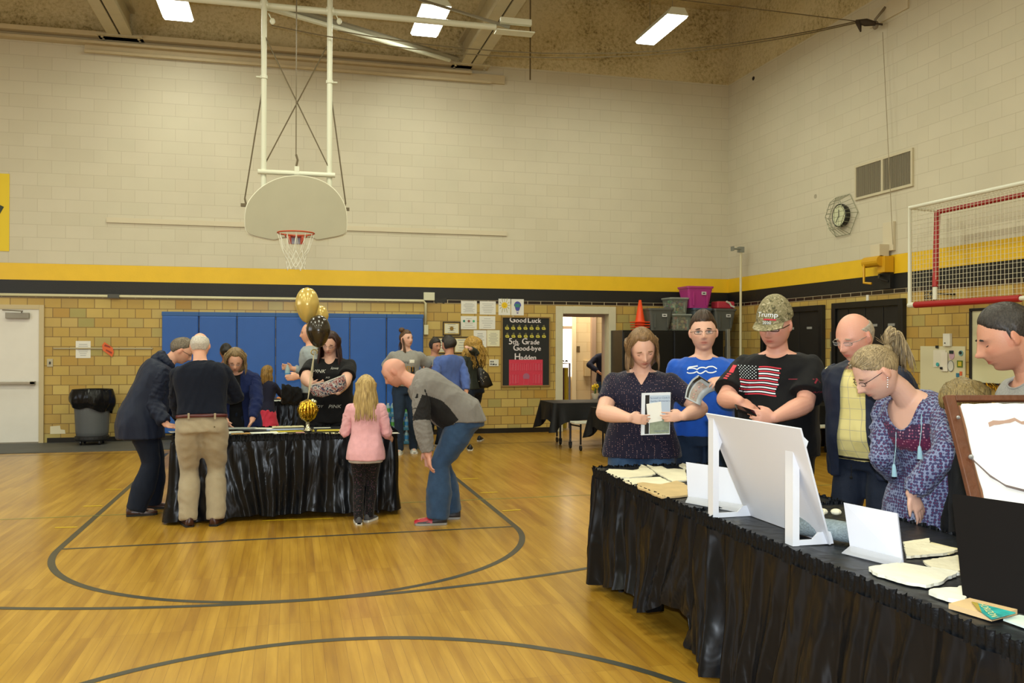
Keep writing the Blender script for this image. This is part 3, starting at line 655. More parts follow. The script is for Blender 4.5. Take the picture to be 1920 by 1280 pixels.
# left end: door sign rail, papers, orange decoration, switch, patch
a = DY(100, 653, YB); b = DY(287, 653, YB)
tag(MB().bb((a[0], YB-.02, a[2]-.012), (b[0], YB, a[2]+.012)).build('display_rail', mat('rail_metal', '#a79c7c', .4, metal=.5), bevel=.003), 'thin metal display rail on the tiles right of the white door', 'rail')
paper = mat('paper_white', '#dedcd2', .7); ink = mat('grey_ink', '#8f8f90', .7); dink = mat('dark_ink', '#3a3a3c', .7)
def sheet(px0, py0, px1, py1, label, mats=None, y=None, lines=6, draw=None, name='paper_notice', paperm=paper, head=True):
    y = y or YB
    a = DY(px0, (py0+py1)/2, y); b = DY(px1, (py0+py1)/2, y); c = DY((px0+px1)/2, py0, y); d = DY((px0+px1)/2, py1, y)
    x0, x1, z0, z1 = a[0], b[0], d[2], c[2]; t = thing(name, ((x0+x1)/2, y, z0), label, 'notice', None)
    MB().bb((x0, y-.004, z0), (x1, y-.001, z1)).build('sheet', paperm, t)
    m = MB(); w_, h_ = x1-x0, z1-z0; r = random.Random(int(px0*7+py0))
    if lines:
        for k in range(lines):
            ww = w_*(.35+.4*r.random()); zz = z1-h_*(.2+.65*k/max(lines-1, 1)); cx = (x0+x1)/2+(0 if head else -w_*.05)
            m.bb((cx-ww/2, y-.0055, zz-h_*.012), (cx+ww/2, y-.0045, zz+h_*.012))
        m.build('writing', ink, t)
    if draw: draw(t, x0, x1, z0, z1, y)
    return t
def orange_deco(t, *a): pass
sheet(142, 639, 170, 671, 'white letter sheet hanging on the display rail', lines=7)
a = DY(192, 641, YB); b = DY(214, 669, YB)
t = thing('paper_flame', ((a[0]+b[0])/2, YB, b[2]), 'orange and red paper shape hanging on the display rail', 'paper decoration')
om = mat('orange_paper', '#d8622c', .6); rm_ = mat('red_brown_paper', '#8c3320', .6)
W_ = b[0]-a[0]; H_ = a[2]-b[2]; o0 = (a[0], YB-.021, b[2])
MB().prism([(W_*.05, H_*.45), (W_*.85, 0), (W_, H_*.3), (W_*.9, H_*.62), (W_*.2, H_), (0, H_*.8)], o0, EX, EZ, .003).build('paper', om, t)
MB().prism([(W_*.3, H_*.45), (W_*.8, H_*.2), (W_*.85, H_*.32), (W_*.35, H_*.52)], (o0[0], o0[1]-.004, o0[2]), EX, EZ, .002).build('dark_patch', rm_, t)
MB().prism([(W_*.18, H_*.72), (W_*.7, H_*.62), (W_*.7, H_*.7), (W_*.25, H_*.85)], (o0[0], o0[1]-.004, o0[2]), EX, EZ, .002).build('dark_patch', rm_, t)
q = DY(94, 680, YB); t = thing('light_switch', (q[0], YB, q[2]-.06), 'small metal switch plate beside the white door', 'light switch')
MB().box((q[0], YB-.008, q[2]), (.085, .012, .125)).build('plate', mat('switch_metal', '#b5ad93', .4, metal=.4), t, bevel=.003)
MB().box((q[0], YB-.02, q[2]), (.02, .02, .04)).build('toggle', dink, t)
q = DY(106, 806, YB); tag(MB().prism([(-.09, -.06), (.13, -.06), (.12, .0), (.06, .01), (.05, .07), (-.09, .06)], (q[0], YB-.001, q[2]), EX, EZ, .003).build('tape_patch', mat('pale_patch', '#d8cfae', .6)), 'pale torn patch low on the tiles left of the bin', 'patch')
# banner on the left edge
a = DY(18, 326, YB); b = DY(18, 471, YB)
t = thing('banner', (a[0]-.8, YB, b[2]), 'yellow banner with dark shape at the left edge of the wall', 'banner')
MB().bb((a[0]-1.6, YB-.012, b[2]), (a[0], YB-.002, a[2])).build('cloth', mat('banner_yellow', '#e3c410', .5), t)
q = DY(8, 388, YB); MB().prism([(-.5, -.14), (-.07, -.14), (0, 0), (-.06, .03), (-.12, .09), (-.5, .2)], (q[0], YB-.013, q[2]), EX, EZ, .002).build('dark_emblem', mat('banner_dark', '#2c3a2a', .6), t)

# papers right of the pads
sheet(864.5, 564, 894, 588, 'printed notice, upper left sheet of the pinned papers', lines=8)
sheet(899.5, 564.6, 929.5, 589.6, 'printed notice left of the sun drawing', lines=6)
def dots(t, x0, x1, z0, z1, y):
    for i, cc in enumerate(('#2f7f6f', '#8f4a3a', '#4fae7a')):
        x = x0+(x1-x0)*(.2+.3*i); z = z0+(z1-z0)*.62; MB().cyl((x, y-.008, z), (x, y-.005, z), .022, 10).build('round_emblem', mat('emb'+str(i), cc, .6), t)
sheet(864, 592.5, 894, 617, 'notice with three small round emblems in a row', lines=5, draw=dots)
sheet(898.5, 592.5, 928.5, 617, 'printed notice with one bold dark line at its foot', lines=5)
def sun(t, x0, x1, z0, z1, y):
    c = ((x0+x1)/2, z0+(z1-z0)*.6); m = MB(); m.cyl((c[0], y-.008, c[1]), (c[0], y-.005, c[1]), .055, 20); s = m.build('sun_disc', mat('sun_yellow', '#e8c21c', .6), t)
    m = MB()
    for k in range(12):
        a = k*math.pi/6; m.tube([(c[0]+math.cos(a)*.065, y-.007, c[1]+math.sin(a)*.065), (c[0]+math.cos(a)*.1, y-.007, c[1]+math.sin(a)*(.12 if k % 2 else .15))], .004, 4)
    m.build('sun_rays', mat('ray_olive', '#a39a4a', .6), t)
    m = MB()
    for s_ in (-1, 1): m.cyl((c[0]+s_*.018, y-.009, c[1]+.012), (c[0]+s_*.018, y-.0075, c[1]+.012), .005, 8)
    m.tube([(c[0]-.02, y-.0085, c[1]-.012), (c[0], y-.0085, c[1]-.02), (c[0]+.02, y-.0085, c[1]-.012)], .003, 4); m.build('sun_face', mat('brown_ink', '#6b4a1a', .6), t)
sheet(934.6, 560, 957, 590.5, "child's drawing of a smiling yellow sun", lines=0, draw=sun, name='sun_drawing')
def ball(t, x0, x1, z0, z1, y):
    c = ((x0+x1)/2, z0+(z1-z0)*.6)
    MB().prism([(math.sin(a)*.065*(1 if math.cos(a) > -.2 else .8), math.cos(a)*.075-(.02 if math.cos(a) < -.6 else 0)) for a in np.linspace(0, 2*math.pi, 24, endpoint=False)][::-1], (c[0], y-.005, c[1]), EX, EZ, .002).build('balloon_envelope', mat('bal_blue', '#4a4fa0', .6), t)
    m = MB()
    for k in range(3): m.tube([(c[0]-.035+k*.03, y-.009, c[1]+.03), (c[0]-.03+k*.03, y-.009, c[1]-.03)], .008, 4)
    m.build('green_stripes', mat('bal_green', '#3fae5a', .6), t)
    m = MB(); m.bb((c[0]-.015, y-.008, z0+.03), (c[0]+.015, y-.005, z0+.055)); m.tube([(c[0]-.03, y-.007, c[1]-.06), (c[0]-.012, y-.007, z0+.055)], .002, 4); m.tube([(c[0]+.03, y-.007, c[1]-.06), (c[0]+.012, y-.007, z0+.055)], .002, 4); m.build('basket', mat('bal_purple', '#7a6fa0', .6), t)
sheet(958.5, 560.6, 982, 591, "child's drawing of a hot air balloon", lines=0, draw=ball, name='balloon_drawing')
def framed(px0, py0, px1, py1, label, em=True, lines=5):
    a = DY(px0, (py0+py1)/2, YB); b = DY(px1, (py0+py1)/2, YB); z1 = DY((px0+px1)/2, py0, YB)[2]; z0 = DY((px0+px1)/2, py1, YB)[2]; x0, x1 = a[0], b[0]
    t = thing('framed_certificate', ((x0+x1)/2, YB, z0), label, 'certificate'); f = .018
    m = MB(); m.bb((x0, YB-.022, z0), (x1, YB, z0+f)); m.bb((x0, YB-.022, z1-f), (x1, YB, z1)); m.bb((x0, YB-.022, z0+f), (x0+f, YB, z1-f)); m.bb((x1-f, YB-.022, z0+f), (x1, YB, z1-f)); m.build('frame', mat('frame_dark', '#2a221a', .4), t)
    MB().bb((x0+f, YB-.012, z0+f), (x1-f, YB-.004, z1-f)).build('gold_mount', mat('gold_mount', '#b79a4e', .35, metal=.5), t)
    MB().bb((x0+f*1.9, YB-.014, z0+f*1.9), (x1-f*1.9, YB-.011, z1-f*1.9)).build('certificate_sheet', mat('cert_cream', '#d9d4b8', .5), t)
    m = MB(); h = z1-z0; w_ = x1-x0
    for k in range(lines): zz = z1-h*(.2+.6*k/(lines-1)); ww = w_*(.3 if k % 2 else .45); m.bb(((x0+x1)/2-ww/2, YB-.0155, zz-.004), ((x0+x1)/2+ww/2, YB-.0142, zz+.004))
    m.build('writing', ink, t)
    if em: MB().cyl(((x0+x1)/2, YB-.019, (z0+z1)/2), ((x0+x1)/2, YB-.0145, (z0+z1)/2), .035, 12).build('seal', mat('seal_gold', '#8a6a1c', .5), t)
framed(830, 603, 863, 628.5, 'framed certificate with gold seal below the tape cross')
framed(811, 631, 849, 663, 'framed certificate partly hidden behind the dark haired women', em=False)
framed(849.6, 631, 881.5, 663, 'framed certificate behind the curly blonde head', em=False)
sheet(888, 619, 912, 650.7, 'printed notice with red lettering, right of the framed certificates', lines=8)
sheet(913, 618.8, 936.7, 649, 'cream printed notice beside the black board', lines=8, paperm=mat('paper_cream', '#ddd8b8', .7))
q = DY(926, 680, YB); t = thing('outlet_panel', (q[0], YB, q[2]-.05), 'white socket panel left of the black board', 'outlet')
MB().box((q[0], YB-.008, q[2]), (.17, .014, .12)).build('plate', mat('outlet_white', '#d8d6c8', .4), t, bevel=.004)
each(t, 'socket', dink, ((-.055, .022), (-.055, -.022), (-.02, .022), (-.02, -.025), (.0, -.025), (.035, -.03)), lambda m, i: m.box((q[0]+i[0], YB-.017, q[2]+i[1]), (.022, .006, .022)))

# notice board
a = DY(940.5, 593, YB-.04); b = DY(1031.8, 724, YB-.04)
x0, x1, z0, z1 = a[0], b[0], b[2], a[2]; Y_ = YB-.04
t = thing('notice_board', ((x0+x1)/2, YB-.02, z0), 'black notice board with white cut out letters and red paper building', 'notice board')
m = MB(); f = .022
wood_t = mat('board_wood', '#8c6f3c', .5)
m.bb((x0, Y_, z0), (x1, YB, z0+f)); m.bb((x0, Y_, z1-f), (x1, YB, z1)); m.bb((x0, Y_, z0+f), (x0+f, YB, z1-f)); m.bb((x1-f, Y_, z0+f), (x1, YB, z1-f)); m.build('frame', wood_t, t)
MB().bb((x0+f, Y_+.015, z0+f), (x1-f, YB, z1-f)).build('black_paper', mat('board_black', '#1b1c1a', .7), t)
W_, H_ = x1-x0, z1-z0; YP = Y_+.013
def bp(u, v): return np.array([x0+W_*u, YP, z1-H_*v])
lt = mat('letter_white', '#d9d0d2', .6)
def cut(s, u, v, big, small, gap=1.0):
    x = x0+W_*u
    for ch in s:
        if ch == ' ': x += small*.35; continue
        sz = big if ch.isupper() or ch == '5' else small
        vs, fs = text_geo(ch, 'LEFT'); wd = max(v_[0] for v_ in vs)-min(v_[0] for v_ in vs); mn = min(v_[0] for v_ in vs)
        base = z1-H_*v
        lo = 0
        P = [(x+(v_[0]-mn)*sz, YP-.003, base+(v_[1]+.33)*sz*1.0) for v_ in vs]; m = MB(); m.add(P, fs)
        P = [(x+.006+(v_[0]-mn)*sz, YP-.004, base+.004+(v_[1]+.33)*sz*1.0) for v_ in vs]; m.add(P, fs)
        if ch != '.': m.build('letter', lt, t)
        else: m.build('full_stop', lt, t)
        x += wd*sz+.014*gap
cut('Good', .165, .088, .155, .118); cut('Luck', .535, .09, .155, .118)
cut('5th. Grade', .15, .40, .155, .118, .75); cut('Good-bye', .24, .490, .155, .118, .75); cut('Hadden', .27, .622, .165, .122, .75)
ys = mat('bee_yellow', '#c9bd4a', .6)
for r_ in range(2):
    for c in range(7):
        p = bp(.115+.125*c+(.0 if r_ else -.005), .165+.115*r_)
        m = MB(); m2 = MB()
        m.prism([(-.035, 0), (-.025, -.025), (.03, -.028), (.042, -.01), (.03, .018), (0, .028), (-.028, .018)], p+np.array([0, -.003, 0]), EX, EZ, .002)
        m2.tube([p+np.array([-.02, -.008, .0]), p+np.array([.0, -.008, .008]), p+np.array([.012, -.008, -.008])], .004, 4)
        m2.tube([p+np.array([-.01, -.005, .04]), p+np.array([.01, -.005, .055]), p+np.array([.018, -.005, .03])], .008, 4, mi=1)
        y_ = m.build('yellow_cut_out', ys, t); m2.build('cut_out_marks', [mat('ink', '#141414', .6), mat('wing_grey', '#8a8458', .6)], y_)
rp = mat('red_poster', '#c8324a', .6); p0 = bp(.155, .985); p1 = bp(.845, .615)
pb = MB().bb((p0[0], YP-.004, p0[2]), (p1[0], YP-.001, p1[2])).build('red_paper_building', rp, t)
lr = mat('pink_line', '#d9687a', .6); m = MB(); PW, PH = p1[0]-p0[0], p1[2]-p0[2]
def rect(u0, v0, u1, v1, w_=.0035):
    A = [(p0[0]+PW*u0, YP-.006, p0[2]+PH*v0), (p0[0]+PW*u1, YP-.006, p0[2]+PH*v0), (p0[0]+PW*u1, YP-.006, p0[2]+PH*v1), (p0[0]+PW*u0, YP-.006, p0[2]+PH*v1)]; m.tube(A, w_, 4, closed=True)
for u in (.04, .13, .21, .34, .46, .58, .72, .81, .9): rect(u, .58, u+.065, .85)
for u in (.04, .13, .21, .72, .82, .9): rect(u, .08, u+.065, .42)
rect(.44, .02, .58, .25); m.build('window_outlines', lr, pb)
m = MB(); m.prism([(-.07, 0), (.07, 0), (.04, .05), (0, .065), (-.04, .05)], (p0[0]+PW*.51, YP-.004, p0[2]+PH*.34), EX, EZ, .002); m.bb((p0[0]+PW*.42, YP-.006, p0[2]+PH*.26), (p0[0]+PW*.60, YP-.004, p0[2]+PH*.34)); m.build('porch', mat('porch_grey', '#a0607a', .6), pb)

# hallway things seen through the doorway
q = G(1066, 860); cx0 = DY(1052, 700, 15.75)[0]; cx1 = DY(1068, 700, 15.75)[0]; zt2 = DY(1060, 681, 15.75)[2]
t = thing('coat_rack', ((cx0+cx1)/2, 15.75, 0), 'grey metal rack with brown and yellow cloth in the doorway', 'rack')
m = MB(); m.tube([(cx1, 15.75, 0), (cx1, 15.75, zt2), (cx0-.3, 15.75, zt2)], .022, 8); m.build('rack_frame', mat('rack_grey', '#7d7786', .4, metal=.3), t)
m = MB()
for k in (0, 1): m.tube([(cx0+.01+k*.07, 15.72, zt2+.03), (cx0+.02+k*.07, 15.72, zt2+.055), (cx0+.05+k*.07, 15.72, zt2+.04)], .016, 6)
m.build('rack_hooks', mat('black_iron', '#1a1a18', .5), t)
MB().grid(lambda u, v: (cx0-.06+u*.14, 15.75+.02*math.sin(u*9), zt2-.08-(1.35*v)), 10, 6).build('brown_cloth', mat('brown_cloth', '#4e2526', .8), t, solid=.01)
MB().grid(lambda u, v: (cx0+.07+u*.07-(.03 if v > .7 else 0), 15.74+.02*math.sin(u*9), zt2-.08-(1.35*v)), 8, 6).build('yellow_cloth', mat('yellow_cloth', '#b0961c', .7), t, solid=.01)
q = DY(1084, 654, HY); t = tag(MB().box((q[0], HY-.008, q[2]), (.07, .012, .12)).build('hallway_switch', mat('sw_brown', '#6b5a3c', .4), bevel=.003), 'brown switch plate on the hallway wall', 'light switch')
q = DY(1099, 690, HY); t = tag(MB().box((q[0], HY-.06, q[2]), (.13, .11, .34)).build('towel_dispenser', mat('disp_tan', '#d2b98a', .4), bevel=.01), 'tan towel dispenser on the hallway wall', 'dispenser')
# ---------------------------------------------------------------- skirted tables
def plastic(name, col='#0d0f13', rough=.28):
    m = mat(name, col, rough, spec=.24); nt = m.node_tree; L = nt.links; b = nt.nodes['Principled BSDF']
    g = nd(nt, 'ShaderNodeNewGeometry'); mp = nd(nt, 'ShaderNodeMapping'); mp.inputs['Scale'].default_value = (9, 9, 4); L.new(g.outputs['Position'], mp.inputs[0])
    n = nd(nt, 'ShaderNodeTexNoise'); n.inputs['Scale'].default_value = 1; n.inputs['Detail'].default_value = 1.5; n.inputs['Distortion'].default_value = .8; L.new(mp.outputs[0], n.inputs['Vector'])
    bp_ = nd(nt, 'ShaderNodeBump'); bp_.inputs['Strength'].default_value = .6; bp_.inputs['Distance'].default_value = .03; L.new(n.outputs[0], bp_.inputs['Height']); L.new(bp_.outputs[0], b.inputs['Normal'])
    return m
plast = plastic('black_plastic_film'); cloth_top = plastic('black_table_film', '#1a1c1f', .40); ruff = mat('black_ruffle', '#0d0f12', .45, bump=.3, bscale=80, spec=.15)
def perim(x0, y0, x1, y1, r=.04):
    pts = []
    for cx, cy, a0 in ((x1-r, y0+r, -90), (x1-r, y1-r, 0), (x0+r, y1-r, 90), (x0+r, y0+r, 180)):
        pts += [(cx+r*math.cos(math.radians(a0+90*k/5)), cy+r*math.sin(math.radians(a0+90*k/5))) for k in range(6)]
    pts.append(pts[0]); pts = np.array(pts); seg = np.linalg.norm(np.diff(pts, axis=0), axis=1); s = np.concatenate([[0], np.cumsum(seg)])
    def f(t):
        t = t % s[-1]; i = min(np.searchsorted(s, t, side='right')-1, len(seg)-1); u = (t-s[i])/max(seg[i], 1e-9)
        p = pts[i]*(1-u)+pts[i+1]*u; d = pts[i+1]-pts[i]; d = d/np.linalg.norm(d); return p, np.array([d[1], -d[0]])
    return f, s[-1]
def skirted(name, x0, y0, x1, y1, zt, hem, label, seed=1, step=.014, amp=.028, leglab=None):
    r = np.random.default_rng(seed); f, Ltot = perim(x0, y0, x1, y1)
    fr = [(2*math.pi/wl, r.uniform(0, 6.28), a) for wl, a in ((.41, .8), (.23, .8), (.14, .7), (.09, .25), (.06, .1))]
    ph2 = r.uniform(0, 6.28, 6)
    t = thing(name, ((x0+x1)/2, (y0+y1)/2, zt-.02), label, 'tablecloth')
    n = int(Ltot/step); nv = 22
    m = MB()
    def P(u, v):
        s = u*Ltot; p, nn = f(s); sh = s+.13*v*math.sin(2.1*s+ph2[0])+.08*v*v*math.sin(5.3*s+ph2[1])
        w_ = sum(a*math.sin(k*sh+ph) for k, ph, a in fr)
        w2 = abs((sh/.17+.3*math.sin(sh*3)) % 1-.5)*2
        off = .012+amp*(.25+1.0*v)*(0.35*w_+.9*(w2-.3))+.03*v+.012*v*math.sin(7*v+4*s)
        zb = hem(p[0], p[1])+.010*math.sin(11*s+ph2[2])+.006*math.sin(29*s)
        return (p[0]+nn[0]*off, p[1]+nn[1]*off, (zt-.045)*(1-v)+zb*v)
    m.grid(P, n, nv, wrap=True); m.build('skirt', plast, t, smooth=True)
    m = MB()
    def Q(u, v):
        s = u*Ltot; p, nn = f(s); w_ = math.sin(2*math.pi*s/.026+1.5*math.sin(s*13))+.7*math.sin(2*math.pi*s/.043+1.3*math.sin(s*9)); e = abs(v-.35)*1.6
        off = .012+.007*w_*e+.004*math.sin(31*s)
        return (p[0]+nn[0]*off, p[1]+nn[1]*off, zt-.052+.066*v+.005*v*math.sin(2*math.pi*s/.061+2*math.sin(5*s))+.003*v*math.sin(2*math.pi*s/.023))
    m.grid(Q, int(Ltot/.0042), 6, wrap=True); m.build('ruffle', ruff, t, smooth=True)
    m = MB(); r2 = np.random.default_rng(seed+5); ph = r2.uniform(0, 6, 4)
    m.grid(lambda u, v: (x0+(x1-x0)*u, y0+(y1-y0)*v, zt+.002+.0022*math.sin((x0+(x1-x0)*u)*23+9*v+ph[0])*math.sin(v*17+ph[1])), 30, 60)
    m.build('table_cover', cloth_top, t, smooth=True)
    return t
def folding_table(x0, y0, x1, y1, zt, label, legs):
    t = thing('folding_table', ((x0+x1)/2, (y0+y1)/2, 0), label, 'table')
    MB().bb((x0+.03, y0+.03, zt-.045), (x1-.03, y1-.03, zt-.006)).build('tabletop', mat('table_grey', '#8b8578', .5), t, bevel=.004)
    for x, y in legs:
        m = MB(); m.tube([(x, y, 0.02), (x, y, zt-.05)], .014, 8); m.cyl((x, y, 0), (x, y, .045), .019, 10, mi=1); m.build('leg', [mat('leg_dark', '#2b2b30', .35, metal=.5), mat('black_rubber', '#15161c', .5)], t)
    return t
# left display table
TX0, TX1, TY0, TY1, TZ = -1.0, .95, 8.14, 8.90, .75
folding_table(TX0, TY0, TX1, TY1, TZ, 'folding table under the black skirt below the balloons', [(TX0+.15, TY0+.12), (TX1-.15, TY0+.12), (TX0+.15, TY1-.12), (TX1-.15, TY1-.12)])
skirted('table_skirt', TX0, TY0, TX1, TY1, TZ, lambda x, y: .035+.02*math.sin(x*2.4+1), 'pleated black plastic skirt and cover on the table below the balloons', 3)
# right display tables in a row
UX0, UX1, UZ = 1.95, 2.78, .75
def hemR(x, y):
    if y > 4.02: return float(np.interp(y, [4.02, 4.25, 4.35, 4.62, 4.7, 5.2, 5.6], [.22, .24, .13, .10, .16, .06, .03]))
    return .07+.02*math.sin(y*5)
for k, (y0, y1) in enumerate(((3.72, 5.52), (1.9, 3.70), (.10, 1.88))):
    folding_table(UX0, y0, UX1, y1, UZ, ['folding table at the far end of the long skirted row', 'middle folding table of the long skirted row', 'folding table of the long skirted row nearest the viewer'][k], [(UX0+.10, y0+.05), (UX1-.10, y0+.05), (UX0+.10, y1-.27), (UX1-.10, y1-.27)])
skirted('table_skirt', UX0, 4.0, UX1, 5.52, UZ, hemR, 'shorter black plastic skirt on the far end of the long display row', 11, amp=.058)
skirted('table_skirt', UX0, .10, UX1, 3.985, UZ, hemR, 'black plastic skirt reaching the floor on the near part of the long display row', 12, amp=.058)

# ---------------------------------------------------------------- items on the right tables
rj = random.Random(5)
def slab(pix, z, th, name, label, cat, mats, jit=.004, sub=5, curl=.0):
    P = [G(px, py, z) for px, py in pix]; n = len(P); out = []
    for i in range(n):
        a, b = P[i], P[(i+1) % n]; k = max(1, int(np.linalg.norm(b-a)/.018))
        for j in range(k):
            q = a+(b-a)*j/k; out.append((q[0]+rj.uniform(-jit, jit), q[1]+rj.uniform(-jit, jit)))
    c = np.mean(out, axis=0); A = sum(out[i][0]*out[(i+1) % len(out)][1]-out[(i+1) % len(out)][0]*out[i][1] for i in range(len(out)))
    if A < 0: out = out[::-1]
    m = MB(); m.prism([(x, y) for x, y in out], (0, 0, z-th), EX, EY, th)
    o = m.build(name, mats); return tag(o, label, cat)
creamp = mat('plaster_cream', '#ddd6bc', .75, bump=.5, bscale=30, var=.07, vscale=8); tanp = mat('card_tan', '#bda374', .8, bump=.3, bscale=30, var=.10, vscale=10)
def pc(pts, ox, oy, s): return [(ox+x/s, oy+y/s) for x, y in pts]
S9 = 9.143
slab(pc([(230, 310), (290, 262), (560, 272), (700, 285), (790, 270), (845, 185), (900, 200), (1040, 290), (1090, 345), (1000, 372), (880, 385), (640, 408), (450, 405), (380, 385)], 1110, 850, S9), .764, .008, 'torn_paper', 'torn cream sheet at the left corner of the long row', 'torn sheet', creamp)
slab(pc([(935, 185), (1060, 222), (1190, 215), (1290, 262), (1420, 255), (1600, 272), (1628, 455), (1480, 462), (1390, 478), (1290, 430), (1150, 350), (1060, 290)], 1110, 850, S9), .764, .008, 'torn_paper', 'torn cream sheet behind, partly hidden by the first white sign', 'torn sheet', creamp)
slab(pc([(490, 432), (640, 425), (900, 408), (1160, 398), (1260, 440), (1350, 490), (1200, 520), (980, 520), (770, 545), (620, 500)], 1110, 850, S9), .763, .007, 'torn_paper', 'narrow torn cream sheet lying between two larger torn sheets', 'torn sheet', creamp)
slab(pc([(765, 505), (870, 490), (980, 502), (1180, 525), (1300, 500), (1450, 462), (1560, 500), (1640, 550), (1642, 710), (1400, 735), (1190, 742), (1050, 690), (900, 620), (790, 580)], 1110, 850, S9), .765, .009, 'torn_paper', 'torn tan brown card nearest the skirt edge, left of the first white sign', 'torn sheet', tanp)
slab(pc([(1490, 192), (1555, 160), (1612, 180), (1612, 250), (1565, 240)], 1110, 850, S9), .766, .010, 'torn_paper', 'small cream scrap peeking out behind the first white sign', 'torn sheet', creamp)
wcard = mat('white_card', '#cdd0dc', .5); foam = mat('white_foam', '#d3d5dc', .55); acry = mat('clear_plastic', '#cfd2dc', .08, alpha=.45)
def sign_holder(BL, BR, TL, TR, foot, label):
    bl = G(*BL, .758); br = G(*BR, .758); tl = PD(*TL, depth(bl)+.06); tr = PD(*TR, depth(br)+.06)
    t = thing('table_sign', (bl+br)/2, label, 'table sign')
    nrm = unit(np.cross(br-bl, tl-bl)); nrm = nrm if nrm@(CAM-bl) > 0 else -nrm
    m = MB(); q = [bl, br, tr, tl]; m.rings([[p+nrm*.004 for p in q], [p for p in q]]); m.build('paper_sheet', wcard, t)
    m = MB(); q2 = [p-nrm*.001 for p in q]; m.rings([q2, [p-nrm*.003 for p in q2]]); m.build('holder_back', acry, t)
    f0, f1 = G(*foot[0], .756), G(*foot[1], .756)
    m = MB(); a = [bl+nrm*.005+EZ*.02, br+nrm*.005+EZ*.02, f1, f0]; m.rings([[p+EZ*.0025 for p in a], a]); m.build('holder_foot', acry, t)
    m = MB(); a = [bl+nrm*.0055+EZ*.028, br+nrm*.0055+EZ*.028, bl*.35+f0*0+br*.65+nrm*.03, bl+nrm*.02]; 
    return t
sign_holder((1291, 938), (1400, 955), (1287, 866), (1395, 881), ((1285, 942), (1392, 962)), 'blank white sign sheet behind the left post of the white foam board')
sign_holder((1596, 1033), (1694, 1058), (1583, 942), (1683, 962), ((1578, 1037), (1686, 1064)), 'blank white sign sheet in a plastic holder, right of the white foam board')
# foam display board with two triangular feet
U0 = G(1333, 969, .755); U1 = G(1480, 1021, .755); B0 = G(1400, 964, .755); B1 = G(1556, 1021, .755)
T0 = DX(1323, 775, U0[0]-.01); T1 = DX(1496, 796, U1[0]-.01)
def topx(k_): P_ = T0+(B1-B0)*k_; d_ = P_-CAM; return 960+FPX*(d_@_R)/(d_@_F)
ks = np.linspace(.7, 1.3, 301); T1 = T0+(B1-B0)*ks[int(np.argmin([abs(topx(k_)-1500) for k_ in ks]))]
t = thing('display_board', (B0+B1)/2, 'large blank white foam board leaning on two white foam props', 'display board')
nn_ = unit(np.cross(B1-B0, T0-B0)); nn_ = nn_ if nn_[0] > 0 else -nn_
m = MB(); q = [B0, B1, T1, T0]; m.rings([[p for p in q], [p+nn_*.008 for p in q]]); m.build('panel', foam, t)
for k, (Ub, f) in enumerate(((U0, .02), (U1, .86))):
    Tp = T0*(1-f)+T1*f; bb_ = B0*(1-f)+B1*f; wd_ = .05 if k == 0 else .058
    a = np.array([Ub[0]-.0, Ub[1], .755]); ztop = Tp[2]-.015
    y0, y1 = a[1]-wd_/2, a[1]+wd_/2
    bx = bb_[0]; tx = a[0]
    th = .03
    m = MB(); m.bb((tx-.002, y0, .755), (tx+.028, y1, ztop)); m.build('prop_post', foam, t)
    m = MB(); m.prism([(.0, 0), (bx-tx-.0, 0), (bx-tx-.012, .05), (bx-tx-.07, .05), (bx-tx-.10, .022), (.0, .022)], (tx+.03, y0+.006, .755), EX, EZ, -.008); m.build('prop_foot', foam, t)
    m = MB(); m.prism([(.0, 0), (.0, .16), (.045, .12)], (tx+.028, y0+.006, ztop-.17), EX, EZ, -.008); m.build('prop_gusset', foam, t)
# weathered grey wood piece
a = G(1532, 990, .80); b = G(1598, 1000, .80); a2 = a-unit(b-a)*.12; b2 = b+unit(b-a)*.1
m = MB(); m.tube([a2, (a2+b2)/2+EZ*.004, b2], [.045, .048, .046], 12, flat=.9)
t = thing('wood_piece', (a+b)/2-EZ*.045, 'weathered blue grey wood piece lying behind the foam board', 'wood piece')
m.build('trunk', mat('weathered_wood', '#7d8a90', .8, bump=.6, bscale=30, var=.25, vscale=20, stretch=(1, 6, 6)), t, smooth=True)
m = MB(); q = G(1545, 955, .845)
for k in range(5): m.sphere(q+np.array([rj.uniform(-.05, .05), rj.uniform(-.05, .05), -.012+rj.uniform(-.01, .01)]), (.025, .022, .014), 8, 6)
m.build('crumbled_top', creamp, t)
slab([(1694, 1015), (1742, 1008), (1745, 1018), (1797, 1030), (1775, 1036), (1700, 1042)], .767, .010, 'torn_paper', 'torn white page bundle right of the second white sign', 'torn sheet', creamp)
slab([(1745, 1016), (1800, 1028), (1780, 1038), (1740, 1030)], .762, .004, 'paper_card', 'cream card under the torn white page bundle', 'card', mat('card_cream', '#d8cda2', .6))
slab([(1627, 1062), (1685, 1053), (1800, 1072), (1775, 1082), (1765, 1090), (1735, 1096), (1700, 1090), (1640, 1073)], .768, .011, 'torn_paper', 'largest torn white page bundle in front of the second white sign', 'torn sheet', mat('page_white', '#dfdccb', .7, bump=.4, bscale=20))
slab([(1730, 1050), (1795, 1040), (1808, 1042), (1808, 1068), (1795, 1070), (1745, 1062)], .764, .007, 'torn_paper', 'torn cream page beside the dark board', 'torn sheet', creamp)
slab([(1741, 1107), (1750, 1102), (1795, 1100), (1806, 1096), (1812, 1127), (1780, 1120)], .771, .014, 'torn_paper', 'torn white pages tucked beside the lower left corner of the dark board', 'torn sheet', mat('page_white', '#dfdccb', .7))
